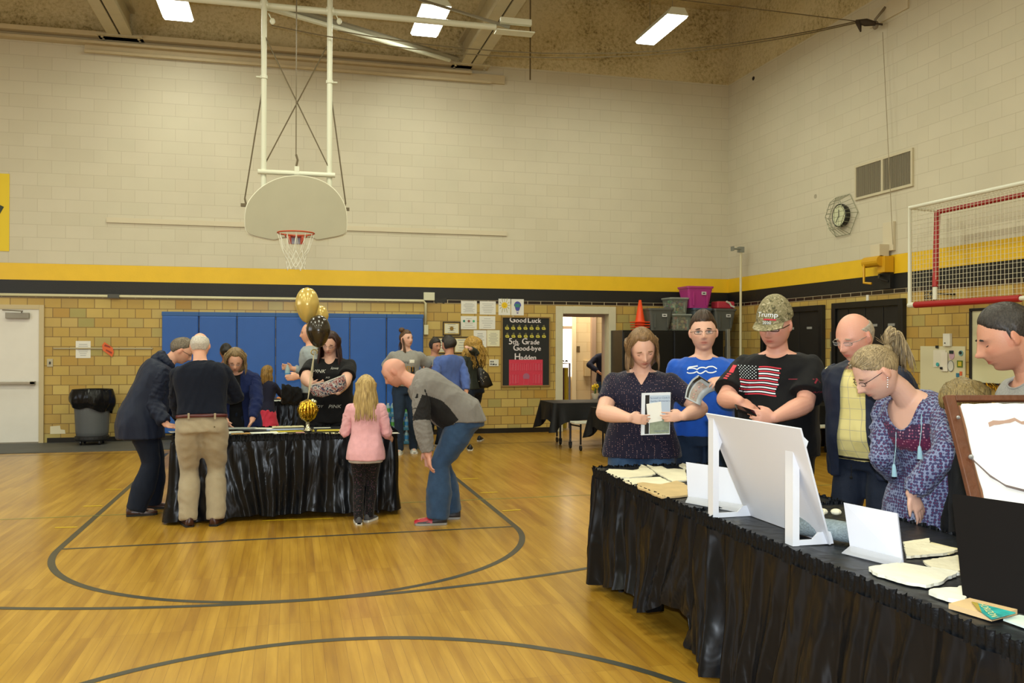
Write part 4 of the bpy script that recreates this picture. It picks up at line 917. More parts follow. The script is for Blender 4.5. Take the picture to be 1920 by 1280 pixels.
# book and white card under the dark board
BK = 11.633
def bpx(x, y): return (1770+x/BK, 1080+y/BK)
q = [G(*bpx(100, 705), .757), G(*bpx(1040, 985), .757), G(*bpx(1600, 835), .757), G(*bpx(560, 580), .757)]
t = thing('book', sum(q)/4, 'open tan book with a teal picture cover under the dark board', 'book')
m = MB(); m.rings([q, [p+EZ*.016 for p in q]]); m.build('pages', mat('book_tan', '#cdae80', .6, var=.06), t)
q2 = [G(*bpx(1040, 950), .775), G(*bpx(1560, 810), .775), G(*bpx(740, 600), .775), G(*bpx(820, 800), .775)]
m = MB(); m.rings([q2, [p+EZ*.003 for p in q2]]); cv = m.build('teal_cover', mat('teal_cover', '#2f9c98', .35, var=.35, vscale=30), t)
q3 = [G(*bpx(820, 800), .776), G(*bpx(740, 600), .776), G(*bpx(600, 570), .776), G(*bpx(720, 720), .776)]
m = MB(); m.rings([q3, [p+EZ*.003 for p in q3]]); m.build('cover_edge', mat('olive_edge', '#a08c34', .5), t)
ta, tb_ = G(*bpx(830, 625), .7795), G(*bpx(1090, 880), .7795); X_ = unit(tb_-ta); Y_2 = np.cross(EZ, X_); m = MB(); m.text('HORIZON', (ta+tb_)/2+EZ*.001, X_, Y_2, .03, lift=.0006)
m.build('cover_writing', mat('cover_ivory', '#d8cf8c', .5), cv)
q = [G(*bpx(1290, 970), .757), G(*bpx(1790, 1150), .757), G(*bpx(2300, 1010), .757), G(*bpx(1640, 880), .757)]
m = MB(); m.rings([q, [p+EZ*.006 for p in q]]); tag(m.build('picture_card', mat('pale_card', '#cfdcd2', .5, var=.06, vscale=12)), 'pale blue white card at the right end of the row', 'card')
# dark leaning board
P0 = G(1807, 1124, .757); P1 = P0+unit(G(1920, 1151, .757)-P0)*.62
up_ = PD(1785, 925, 2.937)-P0
t = thing('black_board', (P0+P1)/2, 'plain black board leaning in front of the old picture frame', 'display board')
m = MB(); nrm = unit(np.cross(P1-P0, up_)); e_ = unit(P1-P0); u_ = unit(up_); Lh = np.linalg.norm(up_); r_ = .012
ol = [(0, 0), (.62, 0), (.62, Lh), (r_, Lh), (r_*.3, Lh-r_*.3), (0, Lh-r_)]
m.prism(ol, P0, e_, u_, .004); m.build('panel', mat('board_near_black', '#100d0c', .7, spec=.1), t)
m = MB(); q = P0+e_*.36; bk = nrm if nrm[0] > 0 else -nrm; m.rings([[q, q+e_*.12, q+e_*.06+u_*.26], [q+bk*.001, q+e_*.12+bk*.001, q+e_*.06+u_*.26+bk*.001]]); 
m = MB(); s0 = P0+e_*.3+u_*.25; m.tube([s0+bk*.006, np.array([s0[0]+.10, s0[1]+.04, .757])], .008, 6); m.build('back_strut', mat('board_near_black', '#100d0c', .7, spec=.1), t)
# old picture frame seen from behind
TLf = PD(1766, 744, 3.16); TRf = PD(1920, 748, 3.10); BLf = G(1858, 1115, .757); ex_ = unit(np.array([TRf[0]-TLf[0], TRf[1]-TLf[1], 0])); uv = TLf-BLf; ex_ = unit(np.array([uv[1], -uv[0], 0])); ex_ = ex_ if ex_@_R > 0 else -ex_; fh = np.linalg.norm(uv); uv = unit(uv); eo = BLf; L_ = .66
t = thing('framed_picture', eo+ex_*.36, 'old brown wooden picture frame seen from behind with torn white backing', 'picture frame')
nf = unit(np.cross(ex_, uv))
fw = mat('old_frame_wood', '#5a3119', .5, bump=.3, bscale=40, var=.18, vscale=14)
def fbox(a0, a1, b0, b1, th=.022, nm='frame_rail', mm=fw, lift=0):
    m = MB(); m.prism([(a0, b0), (a1, b0), (a1, b1), (a0, b1)], eo+nf*lift, ex_, uv, th); return m.build(nm, mm, t, bevel=.003)
fbox(0, .038, 0, fh); fbox(L_-.038, L_, 0, fh); fbox(.038, L_-.038, fh-.022, fh); fbox(.038, L_-.038, 0, .045)
inner = [(.045, .06), (L_-.045, .06), (L_-.045, fh-.030)]
xs = np.linspace(L_-.05, .052, 26); inner += [(x, fh-.032-rj.uniform(0, .006)) for x in xs]; inner += [(.043+rj.uniform(0, .006), y) for y in np.linspace(fh-.045, .08, 14)]
side = -1 if (nf@(CAM-eo)) < 0 else 1
wp = mat('backing_white', '#e2dfd9', .7, bump=.35, bscale=14, var=.03)
m = MB(); m.prism(inner, eo+nf*(.022 if side > 0 else -.004), ex_, uv, .004); m.build('torn_backing', wp, t)
m = MB(); m.prism([(.045, .045), (L_-.045, .045), (L_-.045, fh-.038), (.045, fh-.038)], eo+nf*.004, ex_, uv, .012); m.build('back_panel', mat('backing_brown', '#8a5d3c', .7, var=.1), t)
tr = [(x, fh-.10-.012*math.sin(x*22)-rj.uniform(0, .012)) for x in np.linspace(.13, L_-.1, 22)]; tr2 = [(x, y-.010-rj.uniform(0, .008)) for x, y in tr][::-1]
m = MB(); m.prism((tr+tr2)[::-1], eo+nf*(.027 if side > 0 else -.006), ex_, uv, .001); m.build('torn_strip', mat('tear_brown', '#a98a78', .8), t)
def FP(a, b, l=.034): return eo+ex_*a+uv*b+nf*(l if side > 0 else -l)
m = MB(); m.tube([FP(.03, fh-.24), FP(.08, fh-.30), FP(.13, fh-.34), FP(.25, fh-.375), FP(.45, fh-.385), FP(.9, fh-.39)], .0028, 6)
m.tube([FP(.031, fh-.24), FP(.082, fh-.306), FP(.128, fh-.336), FP(.25, fh-.37), FP(.45, fh-.39), FP(.9, fh-.385)], .0022, 6); m.build('hanging_wire', mat('wire_grey', '#8a7f80', .4, metal=.7), t)
m = MB(); m.sphere(FP(.03, fh-.235), .009, 8, 6); m.sphere(FP(.02, fh-.09), .007, 8, 6); m.build('frame_screws', mat('screw_grey', '#9a9a9a', .4, metal=.7), t)

# ---------------------------------------------------------------- items on the left table
tz = TZ+.006
def flat(px, py, w_, d_, rz, label, mt, name='paper_sheet', th=.003, z=tz, cat='paper', spine=None):
    c = G(px, py, z); t = tag(MB().box((c[0], c[1], z+th/2), (w_, d_, th), rz).build(name, mt), label, cat); return t
yp_ = mat('yellow_cover', '#cdb92c', .5); wp_ = mat('sheet_white', '#d9dccd', .6); gp_ = mat('sheet_grey', '#8f9692', .6); bp_ = mat('sheet_blue', '#8c9ab8', .6); cp_ = mat('sheet_cream', '#cfc79a', .6); tp_ = mat('sheet_tan', '#b98f4e', .6); pp_ = mat('sheet_pink', '#d9a39a', .6); dk_ = mat('photo_dark', '#23262a', .4)
flat(433, 811, .22, .20, .2, 'white sheet beside the khaki trousers on the balloon table', wp_)
flat(452, 803, .26, .16, -.1, 'grey sheet under the hand of the woman in the navy cardigan', gp_, th=.004, z=tz+.012)
flat(455, 812.5, .20, .12, .1, 'tan sheet at the front edge of the balloon table', tp_)
flat(478, 806, .30, .14, -.15, 'dark photo print between white sheets on the balloon table', dk_, 'photo_print', z=tz+.006)
flat(495, 811, .24, .14, .15, 'white sheet sticking over the front edge in the middle of the balloon table', wp_, z=tz+.004)
flat(492, 803, .20, .10, -.3, 'slanted pale sheet right of the dark photo print', wp_, z=tz+.01)
flat(540, 800.5, .30, .12, .05, 'cream booklet at the back, left of the balloon weight', cp_, 'booklet', th=.008)
flat(535, 805, .34, .11, .02, 'pale blue sheet on the yellow folder left of the balloon weight', bp_, z=tz+.011)
flat(548, 808, .40, .14, .03, 'long yellow folder left of the balloon weight', yp_, 'folder', th=.005)
flat(525, 812, .12, .06, .4, 'small white slip in front of the yellow folder', wp_, 'paper_slip', z=tz+.006)
flat(563, 811, .08, .05, 0, 'small pink slip at the front edge below the balloon weight', pp_, 'paper_slip')
flat(604, 802, .16, .05, .0, 'narrow white slip right of the balloon weight', wp_, 'paper_slip')
flat(617, 807, .22, .10, -.1, 'yellow booklet in front of the girl in pink', yp_, 'booklet', th=.006)
flat(627, 812, .22, .09, -.1, 'cream sheet nearest the girl in pink', cp_)
flat(735, 812, .12, .10, .1, 'small white card under the hand of the girl in pink', wp_, 'card', z=tz)
# balloon weight, ribbons, balloons
wc = G(577, 806, TZ); wc[1] = 8.42; wc[2] = TZ+.004
foil = mat('gold_foil', '#c9a83a', .12, metal=1.0, bump=.9, bscale=30); sfoil = mat('silver_foil', '#c5c5b4', .12, metal=1.0, bump=.9, bscale=40)
wx = DY(577, 800, 8.42)[0]; zb_ = TZ+.004
t = thing('balloon_weight', (wx, 8.42, zb_), 'shiny gold and silver foil balloon weight standing on the table', 'balloon weight')
m = MB(); m.lathe([(.045, 0), (.055, .012), (.02, .03), (.018, .09), (.03, .12)], (wx, 8.42, zb_), 14); m.build('foil_stem', sfoil, t, smooth=True)
m = MB(); rr_ = random.Random(3)
for k in range(16):
    a = k*2*math.pi/16; m.tube([(wx+math.cos(a)*.015, 8.42+math.sin(a)*.015, zb_+.10), (wx+math.cos(a)*.06, 8.42+math.sin(a)*.06, zb_+.14), (wx+math.cos(a)*.085, 8.42+math.sin(a)*.085, zb_+.20), (wx+math.cos(a)*.06, 8.42+math.sin(a)*.06, zb_+.265), (wx, 8.42, zb_+.30)], [.012, .016, .018, .015, .006], 5)
for k in range(9):
    a = k*.7; m.sphere((wx+math.cos(a)*.05, 8.42+math.sin(a)*.05, zb_+.125), .014, 8, 6)
m.build('foil_bundle', foil, t, smooth=True)
m = MB(); 
for k in range(7): m.sphere((wx+.05+rr_.uniform(-.02, .03), 8.42+rr_.uniform(-.02, .02), zb_+.26+rr_.uniform(-.02, .03)), rr_.uniform(.012, .022), 7, 5)
m.build('foil_bow', sfoil, t, smooth=True)
def balloon(px, py, wpx, y, col, label, knot, hpx):
    c = DY(px, py, y); s = depth(c)/FPX; R = wpx*s/2; H = hpx*s
    t = thing('balloon', (c[0], y, c[2]-H/2), label, 'balloon')
    pr = []
    for k in range(22):
        u = k/21; z = -H*.5+H*u; th = math.acos(max(-1, min(1, 1-2*u))); r = R*math.sin(th)**(.9)*(1 if u > .5 else (.72+.56*u))
        pr.append((max(r, .004), z))
    m = MB(); m.lathe(pr, c, 28); m.build('envelope', mat('balloon_'+col, {'gold': '#cdb262', 'black': '#2b251c'}[col], .24, metal=.25 if col == 'gold' else .15, coat=.35, spec=.5, trans=0.0), t, smooth=True)
    m = MB(); m.lathe([(.004, -.012), (.012, -.018), (.011, -.022)], (c[0], y, c[2]-H/2+.008), 10); m.build('knot', mat('knot_'+col, {'gold': '#b0842c', 'black': '#14110d'}[col], .4), t)
    return np.array([c[0], y, c[2]-H/2-.01])
k1_ = balloon(576, 572, 44, 8.42, 'gold', 'larger gold balloon, highest of the three', 0, 67)
k2_ = balloon(600, 593, 32, 8.62, 'gold', 'smaller gold balloon half hidden behind the black balloon', 0, 42)
k3_ = balloon(597, 621, 45, 8.30, 'black', 'glossy black balloon in front of the two gold ones', 0, 62)
t = thing('balloon_ribbon', (wx, 8.42, zb_+.3), 'pale curling ribbons tying the three balloons to the foil weight', 'ribbon')
rib = mat('ribbon_ivory', '#c9c2a0', .35); top_ = np.array([wx, 8.42, zb_+.295]); gath = np.array([DY(589, 660, 8.38)[0], 8.38, DY(589, 660, 8.38)[2]])
for kk in (k1_, k2_, k3_):
    m = MB(); m.tube([kk, kk*.5+gath*.5+np.array([.005, 0, 0]), gath, gath*.5+top_*.5+np.array([rj.uniform(-.015, .015), 0, 0]), top_], .0028, 5); m.build('ribbon_strand', rib, t)
m = MB(); m.tube([gath+np.array([math.cos(a)*.028, 0, math.sin(a)*.024-.0]) for a in np.linspace(-.6, 4.6, 16)], .005, 5); m.build('ribbon_loop', mat('ribbon_gold', '#b9a05a', .25, metal=.5), t)

# ---------------------------------------------------------------- back food table
skirted('table_skirt', -1.25, 12.75, .50, 13.45, .75, lambda x, y: .04, 'black skirt on the food table by the blue pads', 21, step=.03, amp=.02)
folding_table(-1.25, 12.75, .50, 13.45, .75, 'folding food table by the blue wall pads', [(-1.1, 12.9), (.35, 12.9), (-1.1, 13.3), (.35, 13.3)])
q = DY(512, 746, 12.95); t = thing('food_tray', (q[0], 12.95, .757), 'white tray with dark food at the left of the far table', 'tray')
MB().box((q[0], 12.95, .765), (.26, .24, .016)).build('tray', wp_, t, bevel=.004); m = MB(); m.box((q[0]+.02, 12.93, .782), (.16, .1, .018)); m.build('food', mat('dark_food', '#3a2a1e', .6), t)
q = DY(536, 744, 13.05); t = thing('snack_bowl', (q[0], 13.05, .757), 'tray of orange snacks on the far table', 'snacks')
MB().box((q[0], 13.05, .763), (.28, .26, .012)).build('tray', wp_, t); m = MB()
for k in range(16): m.sphere((q[0]+rj.uniform(-.13, .13), 13.05+rj.uniform(-.1, .1), .785), (.03, .025, .018), 6, 5)
t2 = m.build('orange_snacks', mat('orange_food', '#c67a35', .6), t, smooth=True); t2['kind'] = 'stuff'
q = DY(560, 746, 12.95); t = tag(MB().box((q[0], 12.95, .775), (.2, .2, .035)).build('cake_box', mat('box_pale', '#d8d3a8', .5), bevel=.006), 'pale flat box at the right of the far table', 'box')

# ---------------------------------------------------------------- cafeteria tables with hanging black cloths
drape = mat('black_cloth', '#0a0a0c', .6, spec=.3, bump=.3, bscale=14); benchm = mat('bench_white', '#c9c8b8', .4)
def cafe(x0, y0, x1, y1, zt, label, lab2, legx, seed=0, bench=True):
    t = thing('cafeteria_table', ((x0+x1)/2, (y0+y1)/2, 0), label, 'table')
    MB().bb((x0+.02, y0+.02, zt-.04), (x1-.02, y1-.02, zt-.004)).build('tabletop', mat('table_grey', '#8b8578', .5), t)
    lm_ = mat('leg_dark', '#2b2b30', .35, metal=.5); cw_ = mat('black_rubber', '#15161c', .5)
    for x in legx:
        for y in (y0+.12, y1-.12):
            m = MB(); m.tube([(x, y, .09), (x, y, zt-.05)], .017, 8); o = m.build('leg', lm_, t)
            m = MB(); m.cyl((x-.012, y, .042), (x+.012, y, .042), .042, 14); m.bb((x-.022, y-.02, .05), (x+.022, y+.02, .10)); m.build('caster', cw_, o)
    if bench:
        for ys in (y0-.22, y1+.22):
            for b0, b1 in ((x0+.22, x1-.1),):
                MB().bb((b0, ys-.12, .405), (b1, ys+.12, .435)).build('bench_seat', benchm, t, bevel=.006)
            for x in legx[:1]+legx[-1:]:
                m = MB(); m.tube([(x+.05, ys, .40), (x+.05, ys, .09)], .015, 6); o = m.build('bench_leg', lm_, t)
                m = MB(); m.cyl((x+.038, ys, .04), (x+.062, ys, .04), .04, 12); m.build('caster', cw_, o)
                m = MB(); m.tube([(x+.05, ys, .36), (x, (y0+.12 if ys < y0 else y1-.12), .36)], .012, 6); m.build('bench_arm', lm_, t)
    c = thing('tablecloth', ((x0+x1)/2, (y0+y1)/2, zt), lab2, 'tablecloth'); f, Lt = perim(x0, y0, x1, y1, .03); r = np.random.default_rng(seed); ph = r.uniform(0, 6, 3)
    corners = [(x0, y0), (x1, y0), (x0, y1), (x1, y1)]
    def P(u, v):
        p, n_ = f(u*Lt); dc = min(math.hypot(p[0]-a, p[1]-b) for a, b in corners); k = math.exp(-(dc/.10)**2)
        drop = .27+.17*k+.012*math.sin(9*u*Lt+ph[0]); off = .006+v*(.03+.012*math.sin(13*u*Lt+ph[1])+.09*k*math.cos(dc*30))
        return (p[0]+n_[0]*off, p[1]+n_[1]*off, zt+.003-drop*v)
    m = MB(); m.grid(P, int(Lt/.03), 12, wrap=True); m.build('hanging_side', drape, c, smooth=True)
    MB().bb((x0, y0, zt), (x1, y1, zt+.004)).build('top_cover', drape, c)
    return t
cafe(3.82, 12.55, 6.2, 13.30, .69, 'folding bench table in front of the doorway', 'black cloth on the bench table in front of the doorway', (4.12, 5.9), 1)
cafe(4.10, 10.95, 6.3, 11.70, .69, 'folding bench table behind the woman in the dotted top', 'black cloth on the bench table behind the woman in the dotted top', (4.32, 6.0), 2)
cafe(6.75, 11.2, 7.95, 11.95, .69, 'folding bench table by the right wall cabinets', 'black cloth on the bench table by the right wall cabinets', (6.95, 7.62), 3)

# ---------------------------------------------------------------- cabinet with bins and cones near the corner
CZ = 1.83; cabm = mat('cabinet_black', '#121212', .35)
ca, cb_ = DY(1168, 640, 14.5)[0], DY(1358, 640, 14.5)[0]
for k in range(2):
    a = ca+(cb_-ca)*k/2; b = ca+(cb_-ca)*(k+1)/2-.01
    t = thing('storage_cabinet', ((a+b)/2, 14.8, 0), ['black storage cabinet under the orange cones', 'black storage cabinet under the pink bin'][k], 'cabinet')
    MB().bb((a, 14.52, 0), (b, YB-.03, CZ)).build('body', cabm, t, bevel=.006)
    for j in range(2):
        w_ = (b-a)/2; d_ = MB().bb((a+w_*j+.012, 14.5, .08), (a+w_*(j+1)-.012, 14.52, CZ-.04)).build('door', cabm, t, bevel=.004)
        MB().bb((a+w_-.05+(.07 if j else 0), 14.478, .95), (a+w_-.03+(.07 if j else 0), 14.5, 1.1)).build('door_handle', mat('handle_dark', '#3a3a3a', .3, metal=.6), d_)
MB()
def bin_(px0, px1, pt, pb, y, wbot, col, name, label, lid=None, alpha=None, sticker=True, contents=None):
    a = DY(px0, (pt+pb)/2, y); b = DY(px1, (pt+pb)/2, y); z1 = DY((px0+px1)/2, pt, y)[2]; z0 = DY((px0+px1)/2, pb, y)[2]; return (a[0]+b[0])/2, b[0]-a[0], z0, z1
def tote(px0, px1, pt, zb, y, dp, taper, mt, label, rim=None, lid=None, sticker=True, contents=None):
    a = DY(px0, pt, y); b = DY(px1, pt, y); z1 = a[2]; cx, w_ = (a[0]+b[0])/2, b[0]-a[0]; cy = y+dp/2
    t = thing('storage_bin', (cx, cy, zb), label, 'storage bin')
    def ring(sx, sy, z, r=.04):
        out = []
        for (qx, qy, a0) in ((1, -1, -90), (1, 1, 0), (-1, 1, 90), (-1, -1, 180)):
            for k in range(5):
                an = math.radians(a0+90*k/4); out.append((cx+qx*(sx-r)+r*math.cos(an), cy+qy*(sy-r)+r*math.sin(an), z))
        return out
    hw, hd = w_/2, dp/2; tp = taper
    R_ = [ring(hw*tp, hd*tp, zb), ring(hw*(tp+.01), hd*(tp+.01), zb+.02), ring(hw*.93, hd*.93, z1-.06), ring(hw*.93, hd*.93, z1-.045), ring(hw, hd, z1-.04), ring(hw, hd, z1-.02)]
    m = MB(); m.rings(R_); 
    for s in (-1, 1): m.box((cx+s*hw*.5, cy-hd*.90, (zb+z1)/2-.03), (.02, .02, (z1-zb)*.6))
    m.build('tub', mt, t, smooth=False)
    m = MB(); m.rings([ring(hw*1.02, hd*1.02, z1-.022), ring(hw*1.02, hd*1.02, z1-.004), ring(hw*.9, hd*.9, z1), ]); m.build('lid', rim or mt, t)
    if sticker:
        m = MB(); m.box((cx+hw*.25, cy-hd*.965, z1-.13), (.09, .004, .055)); st = m.build('sticker', mat('sticker_white', '#cfcfcf', .5), t)
        m = MB(); m.box((cx+hw*.25, cy-hd*.965-.003, z1-.13), (.05, .002, .02)); m.build('sticker_mark', dink, st)
    if contents:
        m = MB(); r = random.Random(int(px0)); mi = 0
        for k in range(70):
            zz = zb+.03+r.random()*(z1-zb-.10); kx = (tp+(.9-tp)*(zz-zb)/(z1-zb))*.88
            m.sphere((cx+r.uniform(-1, 1)*(hw*kx-.02), cy+r.uniform(-1, 1)*(hd*kx-.02), zz), (r.uniform(.02, .05), r.uniform(.02, .04), r.uniform(.015, .035)), 6, 4, mi=k % len(contents))
        o = m.build('bin_contents', contents, t); o['kind'] = 'stuff'
    return z1
gbin = mat('bin_grey', '#5a5c58', .4); pbin = mat('bin_pink', '#b03a86', .35); clr = mat('bin_clear', '#aab3a6', .15, alpha=.32); wl = mat('lid_pale', '#a9b0a8', .35, alpha=.8); blid = mat('lid_blue', '#3d5a7a', .4)
toys = [mat('toy'+str(i), c, .5) for i, c in enumerate(('#3f8a5a', '#8a3c34', '#a08a3c', '#6a4a7a', '#c9c0a0', '#4a4030'))]; mats_ = [mat('tan'+str(i), c, .6) for i, c in enumerate(('#9a7e4c', '#7a6238', '#8f4438', '#b59c64'))]
YF = 14.53
tote(1217, 1264, 577, CZ+.002, YF, .45, .72, gbin, 'dark grey storage bin between the cones and the clear boxes')
z_ = tote(1262, 1299, 588, CZ+.002, YF, .42, .93, clr, 'clear storage box with tan contents under another clear box', rim=wl, sticker=False, contents=mats_)
tote(1257, 1293, 557, z_+.002, YF, .42, .82, clr, 'clear storage box of colourful toys, on top of another clear box', rim=wl, sticker=False, contents=toys)
z_ = tote(1301, 1337, 577, CZ+.002, YF, .44, .9, mat('bin_bluegrey', '#4d565c', .4), 'blue lidded storage bin under the pink bin', rim=blid, sticker=False)
tote(1289, 1339, 535.5, z_+.002, YF, .44, .72, pbin, 'bright pink storage bin, topmost of the stack')
z_ = tote(1340, 1382, 578, CZ+.002, YF, .44, .72, gbin, 'dark grey storage bin at the right end under the red package')
q = DY(1361, 570, YF+.1)
t = thing('red_package', (q[0], YF+.2, z_), 'red and pink plastic package lying on the right grey bin', 'package')
MB().box((q[0]-.02, YF+.18, z_+.07), (.36, .24, .13), .05).build('wrapper', mat('red_pack', '#b8384a', .35, bump=.4, bscale=12), t, bevel=.02)
m = MB(); m.tube([(q[0]-.02, YF+.04, z_+.13), (q[0]+.05, YF+.045, z_+.10), (q[0]+.08, YF+.045, z_+.05), (q[0]+.14, YF+.04, z_+.03)], .018, 5); m.build('wrapper_print', mat('pack_white', '#d5d5cc', .5), t)
cone = mat('cone_orange', '#e84a1a', .45); qx = DY(1200, 600, 14.72)[0]; ztip = DY(1202, 554, 14.72)[2]
for k in range(4):
    zb2 = CZ+.002+.045*k; H_ = .41
    t = thing('traffic_cone', (qx, 14.72, zb2), ['orange traffic cone at the bottom of the stack', 'orange traffic cone, second from the bottom of the stack', 'orange traffic cone, second from the top of the stack', 'orange traffic cone on top of the stack'][k], 'cone', 'stacked orange cones')
    cn = MB().rings([[(qx+s*math.cos(a), 14.72+s*math.sin(a), z) for a in np.linspace(0, 2*math.pi, 24, endpoint=False)] for s, z in ((.095, zb2+.018), (.085, zb2+.04), (.022, zb2+H_), (.018, zb2+H_), (.08, zb2+.036))], caps=False) if k == 3 else MB().rings([[(qx+s*math.cos(a), 14.72+s*math.sin(a), z) for a in np.linspace(0, 2*math.pi, 24, endpoint=False)] for s, z in ((.093, zb2+.018), (.088, zb2+.05))], caps=False)
    cn.build('cone_body', cone, t, smooth=True)
    MB().box((qx, 14.72, zb2+.010), (.27, .27, .018), .08*k-.1).build('cone_base', cone, t, bevel=.006)
q = DY(1363, 640, 14.55)
tag(MB().bb((q[0]-.01, 14.52, 0), (q[0]+.05, 14.60, 1.86)).build('metal_upright', mat('upright_alu', '#a8a69c', .35, metal=.6), bevel=.004), 'thin metal upright at the right side of the black cabinets', 'upright')
q = DY(1376, 670, 14.9); tag(MB().box((q[0], YB-.06, q[2]), (.16, .10, .42)).build('wall_panel', mat('panel_grey', '#8f928c', .4, bump=.2), bevel=.006), 'grey electrical panel near the gym corner', 'panel')

# ---------------------------------------------------------------- right wall: recessed black table cabinets
def wall_cab(y0, y1, zt, label, seams):
    t = thing('wall_cabinet', (XR, (y0+y1)/2, 0), label, 'wall cabinet')
    m = MB(); f = .09
    m.bb((XR-.07, y0, 0.0), (XR, y0+f, zt)); m.bb((XR-.07, y1-f, 0.0), (XR, y1, zt)); m.bb((XR-.07, y0+f, zt-f), (XR, y1-f, zt)); m.build('cabinet_frame', cabm, t, bevel=.004)
    ys = [y0+f]+[y0+f+(y1-y0-2*f)*s for s in seams]+[y1-f]
    for a, b in zip(ys[:-1], ys[1:]):
        MB().bb((XR-.035, a+.008, 0.02), (XR, b-.008, zt-f-.005)).build('door_panel', mat('cab_panel', '#161412', .5, var=.2), t, bevel=.004)
        MB().bb((XR-.04, a+(b-a)*.5-.07, zt-f-.28), (XR-.034, a+(b-a)*.5+.07, zt-f-.245)).build('name_plate', mat('plate_pale', '#8f8f8c', .4), t)
wall_cab(DX(1548, 570, XR)[1], DX(1432, 570, XR)[1], 2.20, 'recessed black wall cabinet nearest the gym corner', (.35, .62))
wall_cab(DX(1700, 560, XR)[1], DX(1566, 560, XR)[1], 2.21, 'recessed black wall cabinet below the clock', (.24, .52, .8))
q = DX(1627, 558, XR-.072); tag(MB().box((XR-.075, q[1], q[2]), (.012, .05, .08)).build('paper_tag', paper), 'small white tag on the top edge of the wall cabinet', 'tag')
# vertical letter strips
for (pt, pb, nm, lab) in ((622, 650, 'HOME', 'upper vertical strip of cut out letters on the tile pier'), (658, 688, 'TEAM', 'lower vertical strip of cut out letters on the tile pier')):
    a = DX(1561, pt, XR); b = DX(1561, pb, XR); t = thing('letter_strip', (XR, a[1], b[2]), lab, 'lettering')
    MB().bb((XR-.004, a[1]-.06, b[2]), (XR-.001, a[1]+.06, a[2])).build('strip_paper', mat('strip_dark', '#6f6a52', .6), t)
    hgt = (a[2]-b[2])
    m = MB()
    m.box((XR-.007, a[1]-.015, (a[2]+b[2])/2), (.004, .07, hgt*.96))
    m.build('letters', mat('letters_ivory', '#d6d8bc', .6), t)
    m = MB()
    for k in (.25, .72): m.cyl((XR-.0105, a[1]-.01, b[2]+hgt*k), (XR-.0092, a[1]-.01, b[2]+hgt*k), .014, 10)
    for k in (.48, .9, .1): m.box((XR-.0098, a[1]-.03, b[2]+hgt*k), (.0015, .05, .012))
    m.build('letter_counters', dink, t)
# whiteboard, tinsel, poster, switch
y1_ = DX(1815, 640, XR-.06)[1]; zt3 = DX(1818, 578, XR-.06)[2]; zb3 = DX(1830, 722, XR-.06)[2]
t = thing('whiteboard', (XR, y1_-1.2, zb3), 'large whiteboard with black frame on the right wall', 'whiteboard')
m = MB(); L3 = 2.6; f = .035
m.bb((XR-.05, y1_-L3, zt3-f), (XR, y1_, zt3)); m.bb((XR-.05, y1_-L3, zb3), (XR, y1_, zb3+f)); m.bb((XR-.05, y1_-f, zb3+f), (XR, y1_, zt3-f)); m.bb((XR-.05, y1_-L3, zb3+f), (XR, y1_-L3+f, zt3-f)); m.build('frame', mat('wb_black', '#1a1816', .4), t, bevel=.006)
MB().bb((XR-.03, y1_-L3+f, zb3+f), (XR-.004, y1_-f, zt3-f)).build('writing_surface', mat('wb_surface', '#cdcaa6', .25, var=.04, vscale=2), t)
m = MB(); r = random.Random(9); yy = y1_-.30
t = thing('tinsel_garland', (XR-.06, y1_-.8, zb3-.05), 'gold tinsel garland along the bottom of the whiteboard', 'garland')
for k in range(420):
    y = y1_-.22-r.random()*1.5; z = zb3+r.uniform(-.05, .03); m.tube([(XR-.06, y, zb3), (XR-.06+r.uniform(-.03, .02), y+r.uniform(-.04, .04), zb3+r.uniform(-.09, .045))], .0035, 3)
o = m.build('tinsel_strands', mat('tinsel_gold', '#c9971e', .2, metal=.9), t); o['kind'] = 'stuff'
ya = DX(1727, 690, XR)[1]; yb2 = DX(1811, 690, XR)[1]; za = DX(1790, 649, XR)[2]; zb4 = DX(1790, 745, XR)[2]
t = thing('poster_board', (XR, (ya+yb2)/2, zb4), 'pale poster board with small coloured stickers and a letter', 'poster board')
MB().bb((XR-.012, yb2, zb4), (XR-.002, ya, za)).build('board', mat('poster_pale', '#c9c2a0', .5), t)
def onx(px, py, w_, h_, nm, col, rnd=False, x=XR-.014, th=.006):
    q = DX(px, py, x); m = MB()
    if rnd: m.rings([[(x-k, q[1]+w_/2*math.cos(a), q[2]+h_/2*math.sin(a)) for a in np.linspace(0, 2*math.pi, 16, endpoint=False)] for k in (0, th)])
    else: m.box((x-th/2, q[1], q[2]), (th, w_, h_))
    return m.build(nm, mat(nm+col, col, .55), t)
onx(1762, 672, .22, .22, 'letter_sheet', '#d6d0bd'); onx(1771, 678, .11, .24, 'letter_sheet', '#dcd6c6', x=XR-.0215)
onx(1785, 665, .09, .12, 'pink_sticker', '#c3a0b0', True); onx(1784, 660, .07, .04, 'dark_sticker', '#20302a', x=XR-.021); onx(1802, 662, .075, .07, 'teal_sticker', '#6f9a98', True); onx(1801, 661, .045, .04, 'black_ring', '#1d2524', True, x=XR-.021)
onx(1783, 686, .105, .145, 'round_badge', '#6a6f7a', True); onx(1783, 686, .092, .13, 'round_badge', '#c9c8bd', True, x=XR-.021)
onx(1800, 682, .09, .085, 'green_sticker', '#5d7a2c'); onx(1800, 682, .055, .055, 'yellow_sticker', '#c9b43a', x=XR-.021)
onx(1796, 703, .05, .05, 'blue_sticker', '#2b6a86'); onx(1802, 700, .04, .05, 'orange_sticker', '#c9603a'); onx(1758, 683, .05, .05, 'teal_heart', '#3fa0a0', True, x=XR-.030); onx(1757, 650, .05, .035, 'dark_clip', '#1d1d1d', x=XR-.02); onx(1765, 690, .04, .03, 'dark_clip', '#1d1d1d', x=XR-.036)
